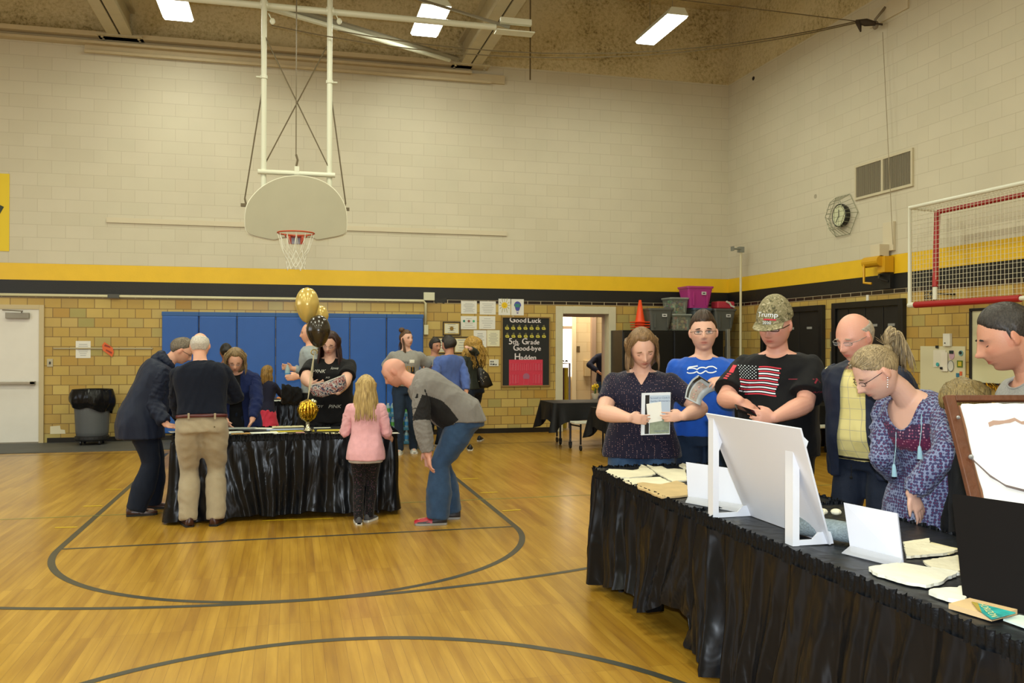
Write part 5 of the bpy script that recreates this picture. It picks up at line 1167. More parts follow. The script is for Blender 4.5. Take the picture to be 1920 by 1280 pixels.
q = DX(1779, 637, XR); t = thing('thermostat', (XR, q[1], q[2]-.08), 'white switch box above the poster board', 'switch box')
MB().box((XR-.02, q[1], q[2]), (.04, .12, .16)).build('cover', mat('outlet_white', '#d8d6c8', .4), t, bevel=.005); MB().box((XR-.043, q[1]+.02, q[2]-.04), (.006, .015, .015)).build('button', dink, t)

# ---------------------------------------------------------------- rubbish bin on dolly
bx, by = DY(173, 800, 14.75)[0], 14.75
t = thing('trash_can', (bx, by, 0.012), 'grey round rubbish bin with black liner on a wheeled base', 'trash can')
m = MB(); m.lathe([(.215, .13), (.225, .14), (.235, .2), (.262, .72), (.262, .74)], (bx, by, .012), 28)
for a in np.linspace(0, 2*math.pi, 28, endpoint=False): m.tube([(bx+.222*math.cos(a), by+.222*math.sin(a), .17), (bx+.258*math.cos(a), by+.258*math.sin(a), .70)], .006, 4)
m.build('can', mat('can_grey', '#55585a', .5), t, smooth=True)
m = MB(); m.lathe([(.235, .07), (.245, .09), (.245, .13), (.22, .14)], (bx, by, .012), 24); m.build('dolly', mat('dolly_black', '#1a1a1a', .5), t)
for k in range(4):
    a = math.pi/4+k*math.pi/2; MB().cyl((bx+.19*math.cos(a)-.012, by+.19*math.sin(a), .052), (bx+.19*math.cos(a)+.012, by+.19*math.sin(a), .052), .04, 12).build('caster', mat('black_rubber', '#15161c', .5), t)
def lin(u, v):
    a = 2*math.pi*u; z = .86-.27*v-.10*v*(.5+.5*math.sin(a*1+.9))-.02*math.sin(5*a)*v
    r = .285+.04*math.sin(v*3.0)+.010*math.sin(a*11+4*v)*v+.012*math.sin(a*5+2)-(.01 if v > .8 else 0)
    return (bx+r*math.cos(a), by+r*math.sin(a), z)
m = MB(); m.grid(lin, 90, 12, wrap=True); m.rings([[(bx+r*math.cos(a), by+r*math.sin(a), z) for a in np.linspace(0, 2*math.pi, 90, endpoint=False)] for r, z in ((.285, .862), (.25, .845), (.20, .5))], caps=False)
m.build('bin_liner', plastic('liner_black', '#131315', .25), t, smooth=True)

# ---------------------------------------------------------------- stacked cases of water bottles
bx0 = DY(714, 790, 13.75)[0]
botm = mat('bottle_clear', '#a9cfd8', .08, alpha=.55); labm = [mat('label_blue', '#2f7fb8', .4), mat('label_green', '#4f9a3c', .4)]; capm = mat('cap_white', '#d8dcd8', .4)
for ci in range(3):
    zc0 = .005+ci*.215
    t = thing('water_case', (bx0+.33, 13.9, zc0), ['bottom case of water bottles by the blue pads', 'middle case of water bottles by the blue pads', 'top case of water bottles by the blue pads'][ci], 'case of water bottles', 'stacked water cases')
    MB().bb((bx0, 13.70, zc0), (bx0+.66, 14.10, zc0+.05)).build('case_tray', mat('case_blue', '#3f7f9c', .3, alpha=.8), t, bevel=.008)
    for i in range(9):
        for j in range(2):
            c = (bx0+.04+.0725*i, 13.74+.075*j, zc0+.012)
            m = MB(); m.lathe([(.031, 0), (.033, .02), (.031, .05), (.033, .07), (.033, .13), (.03, .15), (.014, .178), (.013, .185)], c, 9)
            b_ = m.build('bottle', botm, t, smooth=True)
            if j == 0:
                MB().lathe([(.034, .065), (.034, .125)], c, 9, caps=False).build('bottle_label', labm[(i+ci) % 2 if ci else 0], b_)
                MB().lathe([(.015, .185), (.015, .202)], c, 8).build('bottle_cap', capm, b_)
# ---------------------------------------------------------------- people: library
def evaluate(mb, voxel=None, smooth=0, fac=.5):
    me = bpy.data.meshes.new('tmp'); me.from_pydata(np.concatenate(mb.v).tolist(), [], mb.f); me.update()
    ob = bpy.data.objects.new('tmp', me); COL.objects.link(ob)
    if voxel:
        r = ob.modifiers.new('r', 'REMESH'); r.mode = 'VOXEL'; r.voxel_size = voxel; r.adaptivity = 0
    if smooth:
        s = ob.modifiers.new('s', 'SMOOTH'); s.factor = fac; s.iterations = smooth
    dg = bpy.context.evaluated_depsgraph_get(); m2 = bpy.data.meshes.new_from_object(ob.evaluated_get(dg))
    n = len(m2.vertices); V = np.zeros(n*3); m2.vertices.foreach_get('co', V); V = V.reshape(-1, 3)
    N = np.zeros(n*3); m2.vertices.foreach_get('normal', N); N = N.reshape(-1, 3)
    F = [tuple(p.vertices) for p in m2.polygons]
    bpy.data.objects.remove(ob); bpy.data.meshes.remove(me); bpy.data.meshes.remove(m2)
    return V, N, F
def folds(V, N, amp, seed=0, freq=22, st=(1, 1, .55)):
    r = np.random.default_rng(seed); S = np.asarray(st); W = V*S; out = np.zeros(len(V)); tot = 0
    warp = np.stack([np.sin(W@r.normal(0, 8, 3)+r.uniform(0, 6)) for _ in range(3)], 1)*.05
    W = W+warp
    for k in range(7):
        d = unit(r.normal(0, 1, 3))*freq*(1+.45*k*r.uniform(.6, 1.3)); a = 1/(1+.5*k); out += a*(1-2*np.abs(np.sin(W@d+r.uniform(0, 6)))) ; tot += a
    return V+N*(out/tot*amp)[:, None]
def make(V, F, name, mats, parent=None, tint=None, mi=None, smooth=True, origin=None):
    me = bpy.data.meshes.new(name); lo, hi = V.min(0), V.max(0)
    org = np.array([(lo[0]+hi[0])/2, (lo[1]+hi[1])/2, lo[2]]) if origin is None else np.asarray(origin, float)
    me.from_pydata((V-org).tolist(), [], F)
    if not isinstance(mats, (list, tuple)): mats = [mats]
    for m in mats: me.materials.append(m)
    if mi is not None: me.polygons.foreach_set('material_index', mi)
    if smooth: me.polygons.foreach_set('use_smooth', [True]*len(me.polygons))
    if tint is not None:
        a = me.color_attributes.new('tint', 'FLOAT_COLOR', 'POINT'); c = np.ones((len(V), 4)); c[:, :3] = tint; a.data.foreach_set('color', c.ravel())
    me.update(); o = bpy.data.objects.new(name, me); COL.objects.link(o)
    o.location = org-(world_loc(parent) if parent is not None else 0)
    if parent is not None: o.parent = parent
    return o
def skin_mat(name, col):
    k = 'skin_'+name
    if k in _mats: return _mats[k]
    m = mat(k, col, .5, bump=.12, bscale=160, sss=.12, spec=.4); nt = m.node_tree; b = nt.nodes['Principled BSDF']
    a = nd(nt, 'ShaderNodeAttribute'); a.attribute_name = 'tint'; n = nd(nt, 'ShaderNodeTexNoise'); n.inputs['Scale'].default_value = 12
    mx = nd(nt, 'ShaderNodeMix', data_type='RGBA', blend_type='MULTIPLY'); mx.inputs['Factor'].default_value = 1; mx.inputs['A'].default_value = srgb(col)
    nt.links.new(a.outputs['Color'], mx.inputs['B']); nt.links.new(mx.outputs['Result'], b.inputs['Base Color'])
    return m
def hair_mat(name, c1, c2, scale=(110, 110, 6)):
    k = 'hair_'+name
    if k in _mats: return _mats[k]
    m = bpy.data.materials.new(k); m.use_nodes = True; nt = m.node_tree; b = nt.nodes['Principled BSDF']; L = nt.links
    g = nd(nt, 'ShaderNodeTexCoord'); mp = nd(nt, 'ShaderNodeMapping'); mp.inputs['Scale'].default_value = scale; L.new(g.outputs['Object'], mp.inputs[0])
    n = nd(nt, 'ShaderNodeTexNoise'); n.inputs['Scale'].default_value = 1.6; n.inputs['Detail'].default_value = 5; n.inputs['Distortion'].default_value = .4; L.new(mp.outputs[0], n.inputs['Vector'])
    cr = nd(nt, 'ShaderNodeValToRGB'); e = cr.color_ramp.elements; e[0].position = .28; e[0].color = srgb(c1); e[1].position = .70; e[1].color = srgb(c2); L.new(n.outputs[0], cr.inputs[0])
    L.new(cr.outputs[0], b.inputs['Base Color']); b.inputs['Roughness'].default_value = .42; b.inputs['Specular IOR Level'].default_value = .35
    bp_ = nd(nt, 'ShaderNodeBump'); bp_.inputs['Strength'].default_value = .6; bp_.inputs['Distance'].default_value = .004; L.new(n.outputs[0], bp_.inputs['Height']); L.new(bp_.outputs[0], b.inputs['Normal'])
    _mats[k] = m; return m
def rf(z): return np.where(z > 0, np.sqrt(np.clip(1-z**2, 0, 1)), np.clip(1-np.abs(z)**2.7, 0, 1)**(1/2.7))
def head_base(az, z, jaw=1.0):
    """az: angle with 90deg = front"""
    c, s = np.cos(az), np.sin(az); low = np.clip(-z, 0, 1)
    a = .665-.20*low**1.5*jaw*(1.0)+.02*np.exp(-((z-.25)/.3)**2)
    bf = .80+.03*low-.02*np.clip(z-.5, 0, 1); bb_ = .93-.50*np.clip((-z-.05)/.75, 0, 1)**1.0
    b = np.where(s > 0, bf, bb_); r = rf(z)
    return np.stack([c*r*a, s*r*b, z*np.ones_like(az)], -1)
def head_feat(P, nose=1.0, lid=False, open_=0):
    x, y, z = P[:, 0].copy(), P[:, 1].copy(), P[:, 2].copy(); fr = np.clip(y/.35, 0, 1)
    def g(x0, z0, sx, sz): return np.exp(-((x-x0)/sx)**2-((z-z0)/sz)**2)
    dy = .07*g(0, .06, .085, .17)+.13*g(0, -.10, .085, .14)+nose*.17*g(0, -.23, .10, .085)+.06*(g(.10, -.27, .06, .06)+g(-.10, -.27, .06, .06))
    for s in (-1, 1):
        dy += -.10*g(s*.27, .05, .15, .09)+.035*g(s*.27, .20, .18, .055)+.035*g(s*.37, -.18, .16, .14)
        if lid: dy += .055*g(s*.27, .035, .11, .06)
    dy += .050*g(0, -.455, .16, .04)+.055*g(0, -.555, .14, .045)-.045*g(0, -.505, .17, .018)-.04*g(0, -.65, .2, .05)+.07*g(0, -.83, .19, .11)+.02*g(0, -.5, .3, .2)
    y += 1.25*dy*fr
    return np.stack([x, y, z], 1)
class Person:
    def __init__(self): self.bvh = {}
def rotm(axis, a):
    axis = unit(axis); K = np.array([[0, -axis[2], axis[1]], [axis[2], 0, -axis[0]], [-axis[1], axis[0], 0]])
    return np.eye(3)+math.sin(a)*K+(1-math.cos(a))*K@K
def ik(a, t, l1, l2, pole):
    a = np.asarray(a, float); t = np.asarray(t, float); d = t-a; L = np.linalg.norm(d); Lm = min(L, (l1+l2)*.995); d = d/L; t2 = a+d*Lm
    x = (l1*l1-l2*l2+Lm*Lm)/(2*Lm); h = math.sqrt(max(l1*l1-x*x, 0)); p = np.asarray(pole, float); p = p-d*(p@d); p = unit(p)
    return a+d*x+p*h, t2
PROF = {  # s: half width, front, back (in heights)
 'm': [(-.30, .094, .062, .066), (-.12, .099, .064, .072), (0, .098, .064, .070), (.25, .089, .064, .055), (.5, .094, .067, .055), (.72, .105, .068, .062), (.86, .102, .058, .060), (.93, .086, .048, .054), (.975, .060, .038, .044), (1.02, .036, .031, .037)],
 'f': [(-.30, .100, .062, .070), (-.12, .104, .062, .076), (0, .100, .060, .070), (.28, .080, .056, .050), (.5, .084, .066, .050), (.68, .094, .082, .054), (.84, .092, .058, .054), (.92, .082, .046, .050), (.975, .054, .035, .041), (1.02, .034, .029, .034)]}
def prof(sex, s):
    T = np.array(PROF[sex]); return [float(np.interp(s, T[:, 0], T[:, k])) for k in (1, 2, 3)]
def build_person(label, root, face, H, sex='m', wide=1.0, deep=1.0, belly=0.0, lean=0, ptilt=.5, side=0, twist=0, back=0.0, drop=0.0,
                 hturn=0, hpitch=0, hroll=0, hscale=1.0, armw=1.0, sh=1.0, neckf=0.0, necklen=1.0, hip=0.0,
                 feet=None, footdir=None, hands=None, poles=None, hpose=None, skin=('fair', '#d9a48a'), tintf=None, nose=1.0,
                 hair=None, eyes='down', brow='#3a2a1c', glasses=None, voxel=.007, top=None, bottom=None, shoes=None, beard=None, jaw=1.0, cut=None, cat='person', fingers=True, legs=True, group=None):
    p = Person(); th = math.radians(face); F = np.array([math.sin(th), math.cos(th), 0.0]); R = np.array([math.cos(th), -math.sin(th), 0.0])
    root = np.array([root[0], root[1], 0.0]); p.F, p.R, p.H = F, R, H
    hipc = root-F*back+R*hip+EZ*(.515*H-drop); L = math.radians(lean); Sd = math.radians(side); tw = math.radians(twist)
    n = 24; pts = [hipc]; fr = []
    for i in range(n+1):
        s = i/n; ang = L*(ptilt+(1-ptilt)*min(1, s*1.25)); sd = Sd*s; t = tw*s
        Rt = rotm(EZ, -t)@R; Ft = rotm(EZ, -t)@F
        U = math.cos(ang)*EZ+math.sin(ang)*Ft; U = unit(U*math.cos(sd)+Rt*math.sin(sd)); R2 = unit(Rt-U*(Rt@U)); F2 = np.cross(U, R2)
        fr.append((R2, F2, U))
        if i < n: pts.append(pts[-1]+U*(.312*H/n))
    def sp(s):
        if s < 0: return hipc+EZ*(s*.312*H), (R, F, EZ)
        if s > 1: return pts[-1]+fr[-1][2]*((s-1)*.312*H), fr[-1]
        i = s*n; k = min(int(i), n-1); f = i-k; return pts[k]*(1-f)+pts[k+1]*f, fr[k]
    p.sp = sp
    def ring(s, grow=0.0, nn=36, front=None):
        c, (r_, f_, u_) = sp(s); w_, df, db = prof(sex, s)
        bl = belly*math.exp(-((s-.28)/.26)**2); wd = wide if s < .9 else 1+(wide-1)*max(0, (1.02-s)/.12); dp = deep if s < .9 else 1+(deep-1)*max(0, (1.02-s)/.12)
        out = []
        for j in range(nn):
            a = 2*math.pi*j/nn; ca, sa = math.cos(a), math.sin(a); e = 1.12
            x = (abs(ca)**(2/2.3))*np.sign(ca)*(w_*wd*H+bl*.3*H+grow); y = (abs(sa)**(2/2.3))*np.sign(sa)*(((df*dp+bl) if sa > 0 else db*dp)*H+grow)
            out.append(c+r_*x+f_*y)
        return out
    nb, (Rn, Fn, Un) = sp(1.0)
    # head frame
    hy = math.radians(hturn); hp = math.radians(hpitch); hr = math.radians(hroll)
    Fh = math.cos(th+hy)*EY+math.sin(th+hy)*EX; Rh = np.array([math.cos(th+hy), -math.sin(th+hy), 0.0])
    M = rotm(Rh, -hp); Fh2 = M@Fh; Uh = M@EZ; M2 = rotm(Fh2, hr); Rh2 = M2@Rh; Uh = M2@Uh
    hh = .0675*H*hscale; ndir = unit(Un*.55+Uh*.45+Fh*.0); hc = nb+ndir*(.083*H*necklen+(hh-.0675*H)*.8)+Fh*neckf
    p.hc, p.hh, p.Rh, p.Fh, p.Uh = hc, hh, Rh2, Fh2, Uh; HM = np.stack([Rh2, Fh2, Uh], 1)
    hl = lambda q: hc+(HM@np.asarray(q, float))*hh
    p.hl = hl
    # arms
    shp = []; J = {}
    c, (r_, f_, u_) = sp(.832)
    la, lf = .168*H, .148*H
    for k, s in enumerate((-1, 1)):                      # 0 left, 1 right
        so = c+r_*s*(.100*H*sh*(.65+.35*wide)); tgt = (hands or {}).get('LR'[k])
        if tgt is None: tgt = so-u_*0+(-EZ*(la+lf)*.97)+F*.06*H+r_*s*.04*H
        pole = (poles or {}).get('LR'[k], -F*.6+r_*s*.5-EZ*.3)
        el, wr = ik(so, tgt, la, lf, pole); J['LR'[k]] = (so, el, wr)
    p.J = J
    hs = H/1.75; aw = armw*hs
    def arm_tube(mb, so, el, wr, g=0.0, upto=1.0, n=12, loose=0.0):
        """upto: 1 = elbow, 2 = wrist"""
        P_ = []; rr = []
        e1 = unit(el-so); e2 = unit(wr-el)
        path = [so, so*.5+el*.5, el-e1*.035*hs, el, el+e2*.035*hs, el*.6+wr*.4, wr]; par = [0, .5, .9, 1, 1.1, 1.4, 2]
        rad = [.047*hs*armw**.55, .046*hs*armw**.8, .041*aw, .040*aw, .043*aw, .041*aw, .027*hs*(armw**.5)]
        for q, t, r_0 in zip(path, par, rad):
            if t < upto: P_.append(q); rr.append(r_0+g+loose*min(t, 1)*1.3)
        t0 = upto
        if upto <= 1: q = so+(el-so)*upto
        else: q = el+(wr-el)*(upto-1)
        P_.append(q); rr.append(float(np.interp(upto, par, rad))+g+loose*min(upto, 1)*1.6)
        mb.tube(P_, rr, n)
        return q, (unit(el-so) if upto <= 1 else e2), rr[-1]
    # ---- body mesh
    mb = MB()
    NU, NV = 44, 40; zz = -np.cos(np.linspace(.02, math.pi-.02, NV)); aa = np.linspace(0, 2*math.pi, NU, endpoint=False)
    A, Z = np.meshgrid(aa, zz); P_ = head_feat(head_base(A.ravel(), Z.ravel(), jaw), nose, lid=(eyes == 'down'))
    W_ = hc+(P_*hh)@HM.T; mb.rings(W_.reshape(NV, NU, 3))
    for s in (-1, 1):
        mb.sphere(hl((s*.70, -.08, -.02)), np.array([.050, .16, .24])*hh, 12, 8, R=HM@rotm((0, 0, 1), -s*.5)); mb.sphere(hl((s*.69, -.04, -.20)), np.array([.045, .09, .09])*hh, 10, 8, R=HM)
    nk = .052*hs*(1+.5*(wide-1)); mb.tube([nb-Un*.04*H, nb*.6+hl((0, -.12, -.35))*.4, hl((0, -.10, -.2))], [nk*1.25, nk*1.02, nk*1.0], 18)
    if legs or True:
        mb.rings([ring(s, -.010*hs) for s in (0, .25, .5, .72, .86, .93, .975, 1.02)])
    for k in 'LR':
        so, el, wr = J[k]; arm_tube(mb, so, el, wr, 0, 2.0, 14); mb.sphere(so, .045*hs*armw**.55, 14, 10); mb.sphere(el, .040*aw, 12, 8)
    # hands
    p.hand = {}
    for k in 'LR':
        so, el, wr = J[k]; d0 = unit(wr-el); hpz = (hpose or {}).get(k, {})
        d = unit(hpz.get('d', d0)); nrm = np.asarray(hpz.get('n', -R if k == 'R' else R), float); nrm = unit(nrm-d*(nrm@d)); t = np.cross(d, nrm)*(1 if k == 'R' else -1)
        curl = hpz.get('curl', .5); spread = hpz.get('spread', .12); tc_ = hpz.get('thumb', .5); S_ = hs*hpz.get('size', 1.0)*(.94 if sex == 'f' else 1.0)
        pl = .088*S_; prs = []
        for u_, w2, h2 in ((-.012, .024, .020), (.01, .030, .018), (.04, .038, .016), (.07, .041, .0145), (pl/S_, .039, .012)):
            cc = wr+d*u_*S_; prs.append([cc+t*math.cos(a)*w2*S_+nrm*math.sin(a)*h2*S_ for a in np.linspace(0, 2*math.pi, 14, endpoint=False)])
        mb.rings(prs); mb.sphere(wr, .026*hs*(armw**.5), 10, 8)
        tips = []
        for i, (off, ln) in enumerate(((.030, .070), (.010, .078), (-.010, .072), (-.029, .057))):
            q = wr+d*pl*(1.0-.03*abs(i-1))+t*off*S_; a = curl*(.85+.12*i)*.55; dd = unit(d+t*(off*spread*14)); P2 = [q-dd*.016*S_, q]; ang = 0
            for j, fr_ in enumerate((.45, .31, .24)):
                ang += a*(1.0 if j == 0 else 1.15); v = dd*math.cos(ang)+nrm*math.sin(ang); q = q+v*ln*fr_*S_; P2.append(q)
            if fingers: mb.tube(P2, [.0088*S_, .0088*S_, .0082*S_, .0075*S_, .0062*S_], 8); mb.sphere(P2[-1], .0062*S_, 6, 5)
            tips.append(q)
        q = wr+d*.022*S_+t*.026*S_; v = unit(t*.80+d*.75+nrm*.25*tc_); P2 = [q-v*.012*S_, q+v*.024*S_]; v2 = unit(d*.9+t*(.5-.45*tc_)+nrm*.55*tc_); P2 += [P2[-1]+v2*.030*S_, P2[-1]+v2*.030*S_+unit(v2+nrm*.3*tc_-t*.25*tc_)*.024*S_]
        mb.tube(P2, [.014*S_, .0115*S_, .0095*S_, .0072*S_], 8); mb.sphere(P2[-1], .0072*S_, 6, 5)
        p.hand[k] = dict(w=wr, d=d, n=nrm, t=t, tips=tips, thumb=P2[-1], palm=wr+d*.055*S_, S=S_)
    # legs
    ll = .239*H; LG = {}
    fy = footdir or {}
    for k, s in (('L', -1), ('R', 1)):
        ft = np.array((feet or {}).get(k, root+R*s*.062*H)); ft = np.array([ft[0], ft[1], 0.0]); an = ft+EZ*.045*H
        hj = hipc+R*s*.052*H*(.5+.5*wide)-EZ*.01*H; fd = math.radians(face+fy.get(k, s*8)); fdv = np.array([math.sin(fd), math.cos(fd), 0])
        kn, an2 = ik(hj, an-fdv*.02*H, ll, ll, F+fdv*.3); LG[k] = (hj, kn, an2, fdv)
    p.LG = LG
    if legs:
        for k in 'LR':
            hj, kn, an, fdv = LG[k]; mb.tube([hj, kn, kn*.6+an*.4, an], [.048*H*.9, .028*H, .028*H, .019*H], 12); mb.tube([an, an-EZ*.02*H, an-EZ*.03*H+fdv*.09*H], [.018*H, .02*H, .014*H], 10)
    V, N, Fc = evaluate(mb, voxel, 2, .35)
    # tints
    Q = (V-hc)@HM/hh; T = np.ones((len(V), 3)); x, y, z = Q[:, 0], Q[:, 1], Q[:, 2]; near = (np.abs(z) < 1.25) & (y > .1) & (np.abs(x) < .8)
    def gm(x0, z0, sx, sz): return np.exp(-((x-x0)/sx)**2-((z-z0)/sz)**2)*near
    def app(mask, colr):
        nonlocal T
        T = T*(1-mask[:, None])+T*np.array(colr)*mask[:, None]
    app(np.clip(1.6*gm(0, -.505, .17, .065), 0, 1)*(y > .55), (.80, .48, .48))
    app(np.clip(1.5*gm(0, -.508, .15, .014), 0, 1)*(y > .55), (.5, .35, .35))
    for s in (-1, 1):
        app(.55*gm(s*.40, -.18, .18, .15), (1.0, .78, .74)); app(.35*gm(s*.27, .04, .14, .06), (.86, .74, .72))
    app(.35*gm(0, -.24, .14, .08), (1.0, .82, .78))
    ear = (np.abs(x) > .62) & (np.abs(z+.03) < .26) & (np.abs(y+.05) < .25); app(.5*ear, (1.0, .78, .74))
    if beard:
        bm = np.clip((-.30-z)/.10, 0, 1)*(y > -.05)*(z > -1.15)*np.clip(1-1.6*gm(0, -.50, .2, .10), 0, 1)*(np.abs(x) < .75)
        app(np.clip(bm*beard[0], 0, 1), beard[1])
    if tintf: T = tintf(p, V, Q, T)
    b = make(V, Fc, 'person', skin_mat(*skin), None, T); tag(b, label, cat, group); p.obj = b
    # ---- eyes, brows
    if eyes != 'none':
        m = MB(); m2 = MB()
        for s in (-1, 1):
            if eyes == 'open':
                m.sphere(hl((s*.27, .620, .05)), np.array([.125, .075, .052])*hh, 14, 10, R=HM); m.sphere(hl((s*.27, .672, .05)), np.array([.056, .034, .054])*hh, 10, 8, R=HM, mi=1)
                arc_ = [hl((s*.27+dx, .665+.035*(1-(dx/.13)**2), .05+.052*(1-(dx/.13)**2)-.004)) for dx in np.linspace(-.125, .125, 7)]
            else: arc_ = [hl((s*.27+dx, .655+.045*(1-(dx/.13)**2), .012-.030*(1-(dx/.13)**2))) for dx in np.linspace(-.12, .12, 7)]
            m2.tube(arc_, .010*hh*1.2, 5)
            br_ = [hl((s*.27+dx, .715+.06*(1-abs(dx)/.2), .205+.025*(1-(dx/.17)**2)-.02*s*dx/.17)) for dx in np.linspace(-.16, .16, 7)]
            m3 = MB(); m3.tube(br_, [.013*hh*k_ for k_ in (1, 2, 2.6, 2.6, 2.4, 1.8, .8)], 6, flat=1.0); m3.build('eyebrow', mat('brow_'+brow, brow, .8), b, smooth=True)
        if eyes == 'open': m.build('eyes', [mat('eye_white', '#b9b2a9', .3), mat('iris_dark', '#1d1916', .2)], b, smooth=True)
        m2.build('eyelashes', mat('lash', '#2c1d18', .8), b)
    if glasses:
        col, hgt = glasses; gm_ = mat('glasses_'+col, col, .25, metal=.3); m = MB(); m2 = MB()
        for s in (-1, 1):
            loop = []
            for a in np.linspace(0, 2*math.pi, 22, endpoint=False):
                ca, sa = math.cos(a), math.sin(a); loop.append(hl((s*.27+.20*abs(ca)**.6*np.sign(ca), .83-.05*abs(s*.27+.2*ca)/.45, .03+hgt*abs(sa)**.6*np.sign(sa))))
            m.tube(loop, .0016 if col != '#15120f' else .0026, 6, closed=True)
            m.tube([hl((s*.47, .78, .08)), hl((s*.62, .62, .08)), hl((s*.69, .0, .05)), hl((s*.68, -.12, -.06))], .0018 if col != '#15120f' else .0028, 6)
            m2.add([l for l in loop], [tuple(range(len(loop)))])
        m.tube([hl((-.08, .82, .06)), hl((0, .86, .085)), hl((.08, .82, .06))], .0018, 6)
        g_ = m.build('glasses', gm_, b, smooth=True); m2.build('lens', mat('lens_clear', '#dfe6ea', .03, alpha=.14), g_)
    if hair: hair(p, b)
    # ---- clothes

    tvox = top.get('voxel', max(.009, voxel*1.25)) if top else .012
    def garment(nm, mb_, mt, seed, amp, freq=22, vox=None, sm=5, st=(1, 1, .55), cutf=None, mif=None, grp=None):
        V, N, Fq = evaluate(mb_, vox or tvox, sm, .5); V = folds(V, N, amp, seed, freq, st)
        if cutf is not None:
            C = np.array([V[list(f)].mean(0) for f in Fq]); keep = ~cutf(p, C); Fq = [f for f, k_ in zip(Fq, keep) if k_]
            used = np.unique(np.concatenate([np.array(f) for f in Fq])); mp_ = -np.ones(len(V), int); mp_[used] = np.arange(len(used)); V = V[used]; Fq = [tuple(int(mp_[i]) for i in f) for f in Fq]
            cnt = {}
            for f in Fq:
                for i_ in range(len(f)): e = (f[i_], f[(i_+1) % len(f)]); cnt[tuple(sorted(e))] = cnt.get(tuple(sorted(e)), 0)+1
            be = np.array([e for e, c_ in cnt.items() if c_ == 1])
            if len(be):
                for _ in range(14):
                    acc = np.zeros_like(V); num = np.zeros(len(V)); np.add.at(acc, be[:, 0], V[be[:, 1]]); np.add.at(acc, be[:, 1], V[be[:, 0]]); np.add.at(num, be[:, 0], 1); np.add.at(num, be[:, 1], 1)
                    w_ = num > 0; V[w_] = V[w_]*.5+acc[w_]/num[w_][:, None]*.5
                nb_ = {}
                for a_, b_ in be: nb_.setdefault(int(a_), []).append(int(b_)); nb_.setdefault(int(b_), []).append(int(a_))
                st_ = int(be[0, 0]); loop = [st_]; prev = None
                while True:
                    nx_ = [q for q in nb_[loop[-1]] if q != prev]
                    if not nx_ or nx_[0] == st_ or len(loop) > 3000: break
                    prev = loop[-1]; loop.append(nx_[0])
                if nm in ('shirt', 'blouse') and len(loop) > 12: m9 = MB(); m9.tube([V[i_] for i_ in loop[::2]], .0042, 6, closed=True); m9.build('neckline', mt if not isinstance(mt, (list, tuple)) else mt[0], b, smooth=True)
        mi = None
        if mif is not None: C = np.array([V[list(f)].mean(0) for f in Fq]); mi = mif(p, C).astype(int).tolist()
        o = make(V, Fq, nm, mt, b, mi=mi); p.bvh[nm] = BVHTree.FromPolygons([tuple(v) for v in V], Fq); return o
    sd_ = int(abs(hc[0])*100+hc[1]*10)
    p.garment = garment; p.ring = ring; p.arm_tube = arm_tube
    if bottom:
        g = bottom.get('grow', .012); fl_ = bottom.get('flare', .036)*H; mb = MB(); mb.rings([ring(s, g*.9) for s in ((-.14, 0, .12, .2) if 'waist' not in bottom else (-.14, -.06, bottom['waist']))])
        for k in 'LR':
            hj, kn, an, fdv = LG[k]; upl = bottom.get('upto', 1.0); e = an-EZ*.018*H
            w_ = .5+.5*wide
            th_ = bottom.get('thigh', 1.0); mb.tube([hj+EZ*.02*H, hj*.6+kn*.4, kn, kn*.5+e*.5, e], [.056*H*w_*th_, .054*H*w_*th_, .040*H*th_, max(fl_, .034*H)*th_, fl_], 18); mb.sphere(hj, .056*H*w_*th_, 14, 10)
        garment('trousers' if bottom.get('name') is None else bottom['name'], mb, bottom['mat'], sd_+3, bottom.get('amp', .008), bottom.get('freq', 17), sm=4, st=(1, 1, .8), vox=max(.011, voxel*1.5), mif=bottom.get('mif'))
    if top:
        g = top.get('grow', .012); slv = top.get('sleeve', 2.0); hem = top.get('hem', -.1); sep = top.get('sep', slv > 1.2); mb = MB()
        ss = [s for s in (-.45, -.3, -.2, -.12, -.05, .05, .15, .28, .4, .5, .6, .72, .8, .86, .93, .975) if s > hem+.03]; ss = [hem]+ss+[top.get('neck', .995)]
        mb.rings([ring(s, g+top.get('flare', 0)*max(0, .5-s)) for s in ss])
        sg = top.get('sgrow', g)
        for k in 'LR':
            so, el, wr = J[k]
            if sep and slv > 1.2:
                arm_tube(mb, so, el, wr, sg, .35, 16); m4 = MB(); arm_tube(m4, so, el, wr, sg, slv if slv < 1.98 else 1.97, 18); m4.sphere(so, 0.047*hs*armw**.55+sg*.9, 14, 10); m4.sphere(el, .043*aw+sg, 14, 10)
                mb.sphere(so, 0.047*hs*armw**.55+sg*.8, 14, 10)
                garment('sleeve', m4, top['mat'], sd_+7+(k == 'R'), top.get('amp', .007)*1.2, top.get('freq', 22)*1.4, st=(1.2, 1.2, 1.2), mif=top.get('smif'))
            else: arm_tube(mb, so, el, wr, sg, slv, 18, top.get('loose', 0)); mb.sphere(so, .047*hs*armw**.55+sg*.8, 16, 12); 
            if not sep and slv > 1: mb.sphere(el, .043*aw+sg, 14, 10)
        garment(top.get('name', 'shirt'), mb, top['mat'], sd_, top.get('amp', .007), top.get('freq', 20), cutf=top.get('cut'), mif=top.get('mif'), sm=top.get('sm', 5))
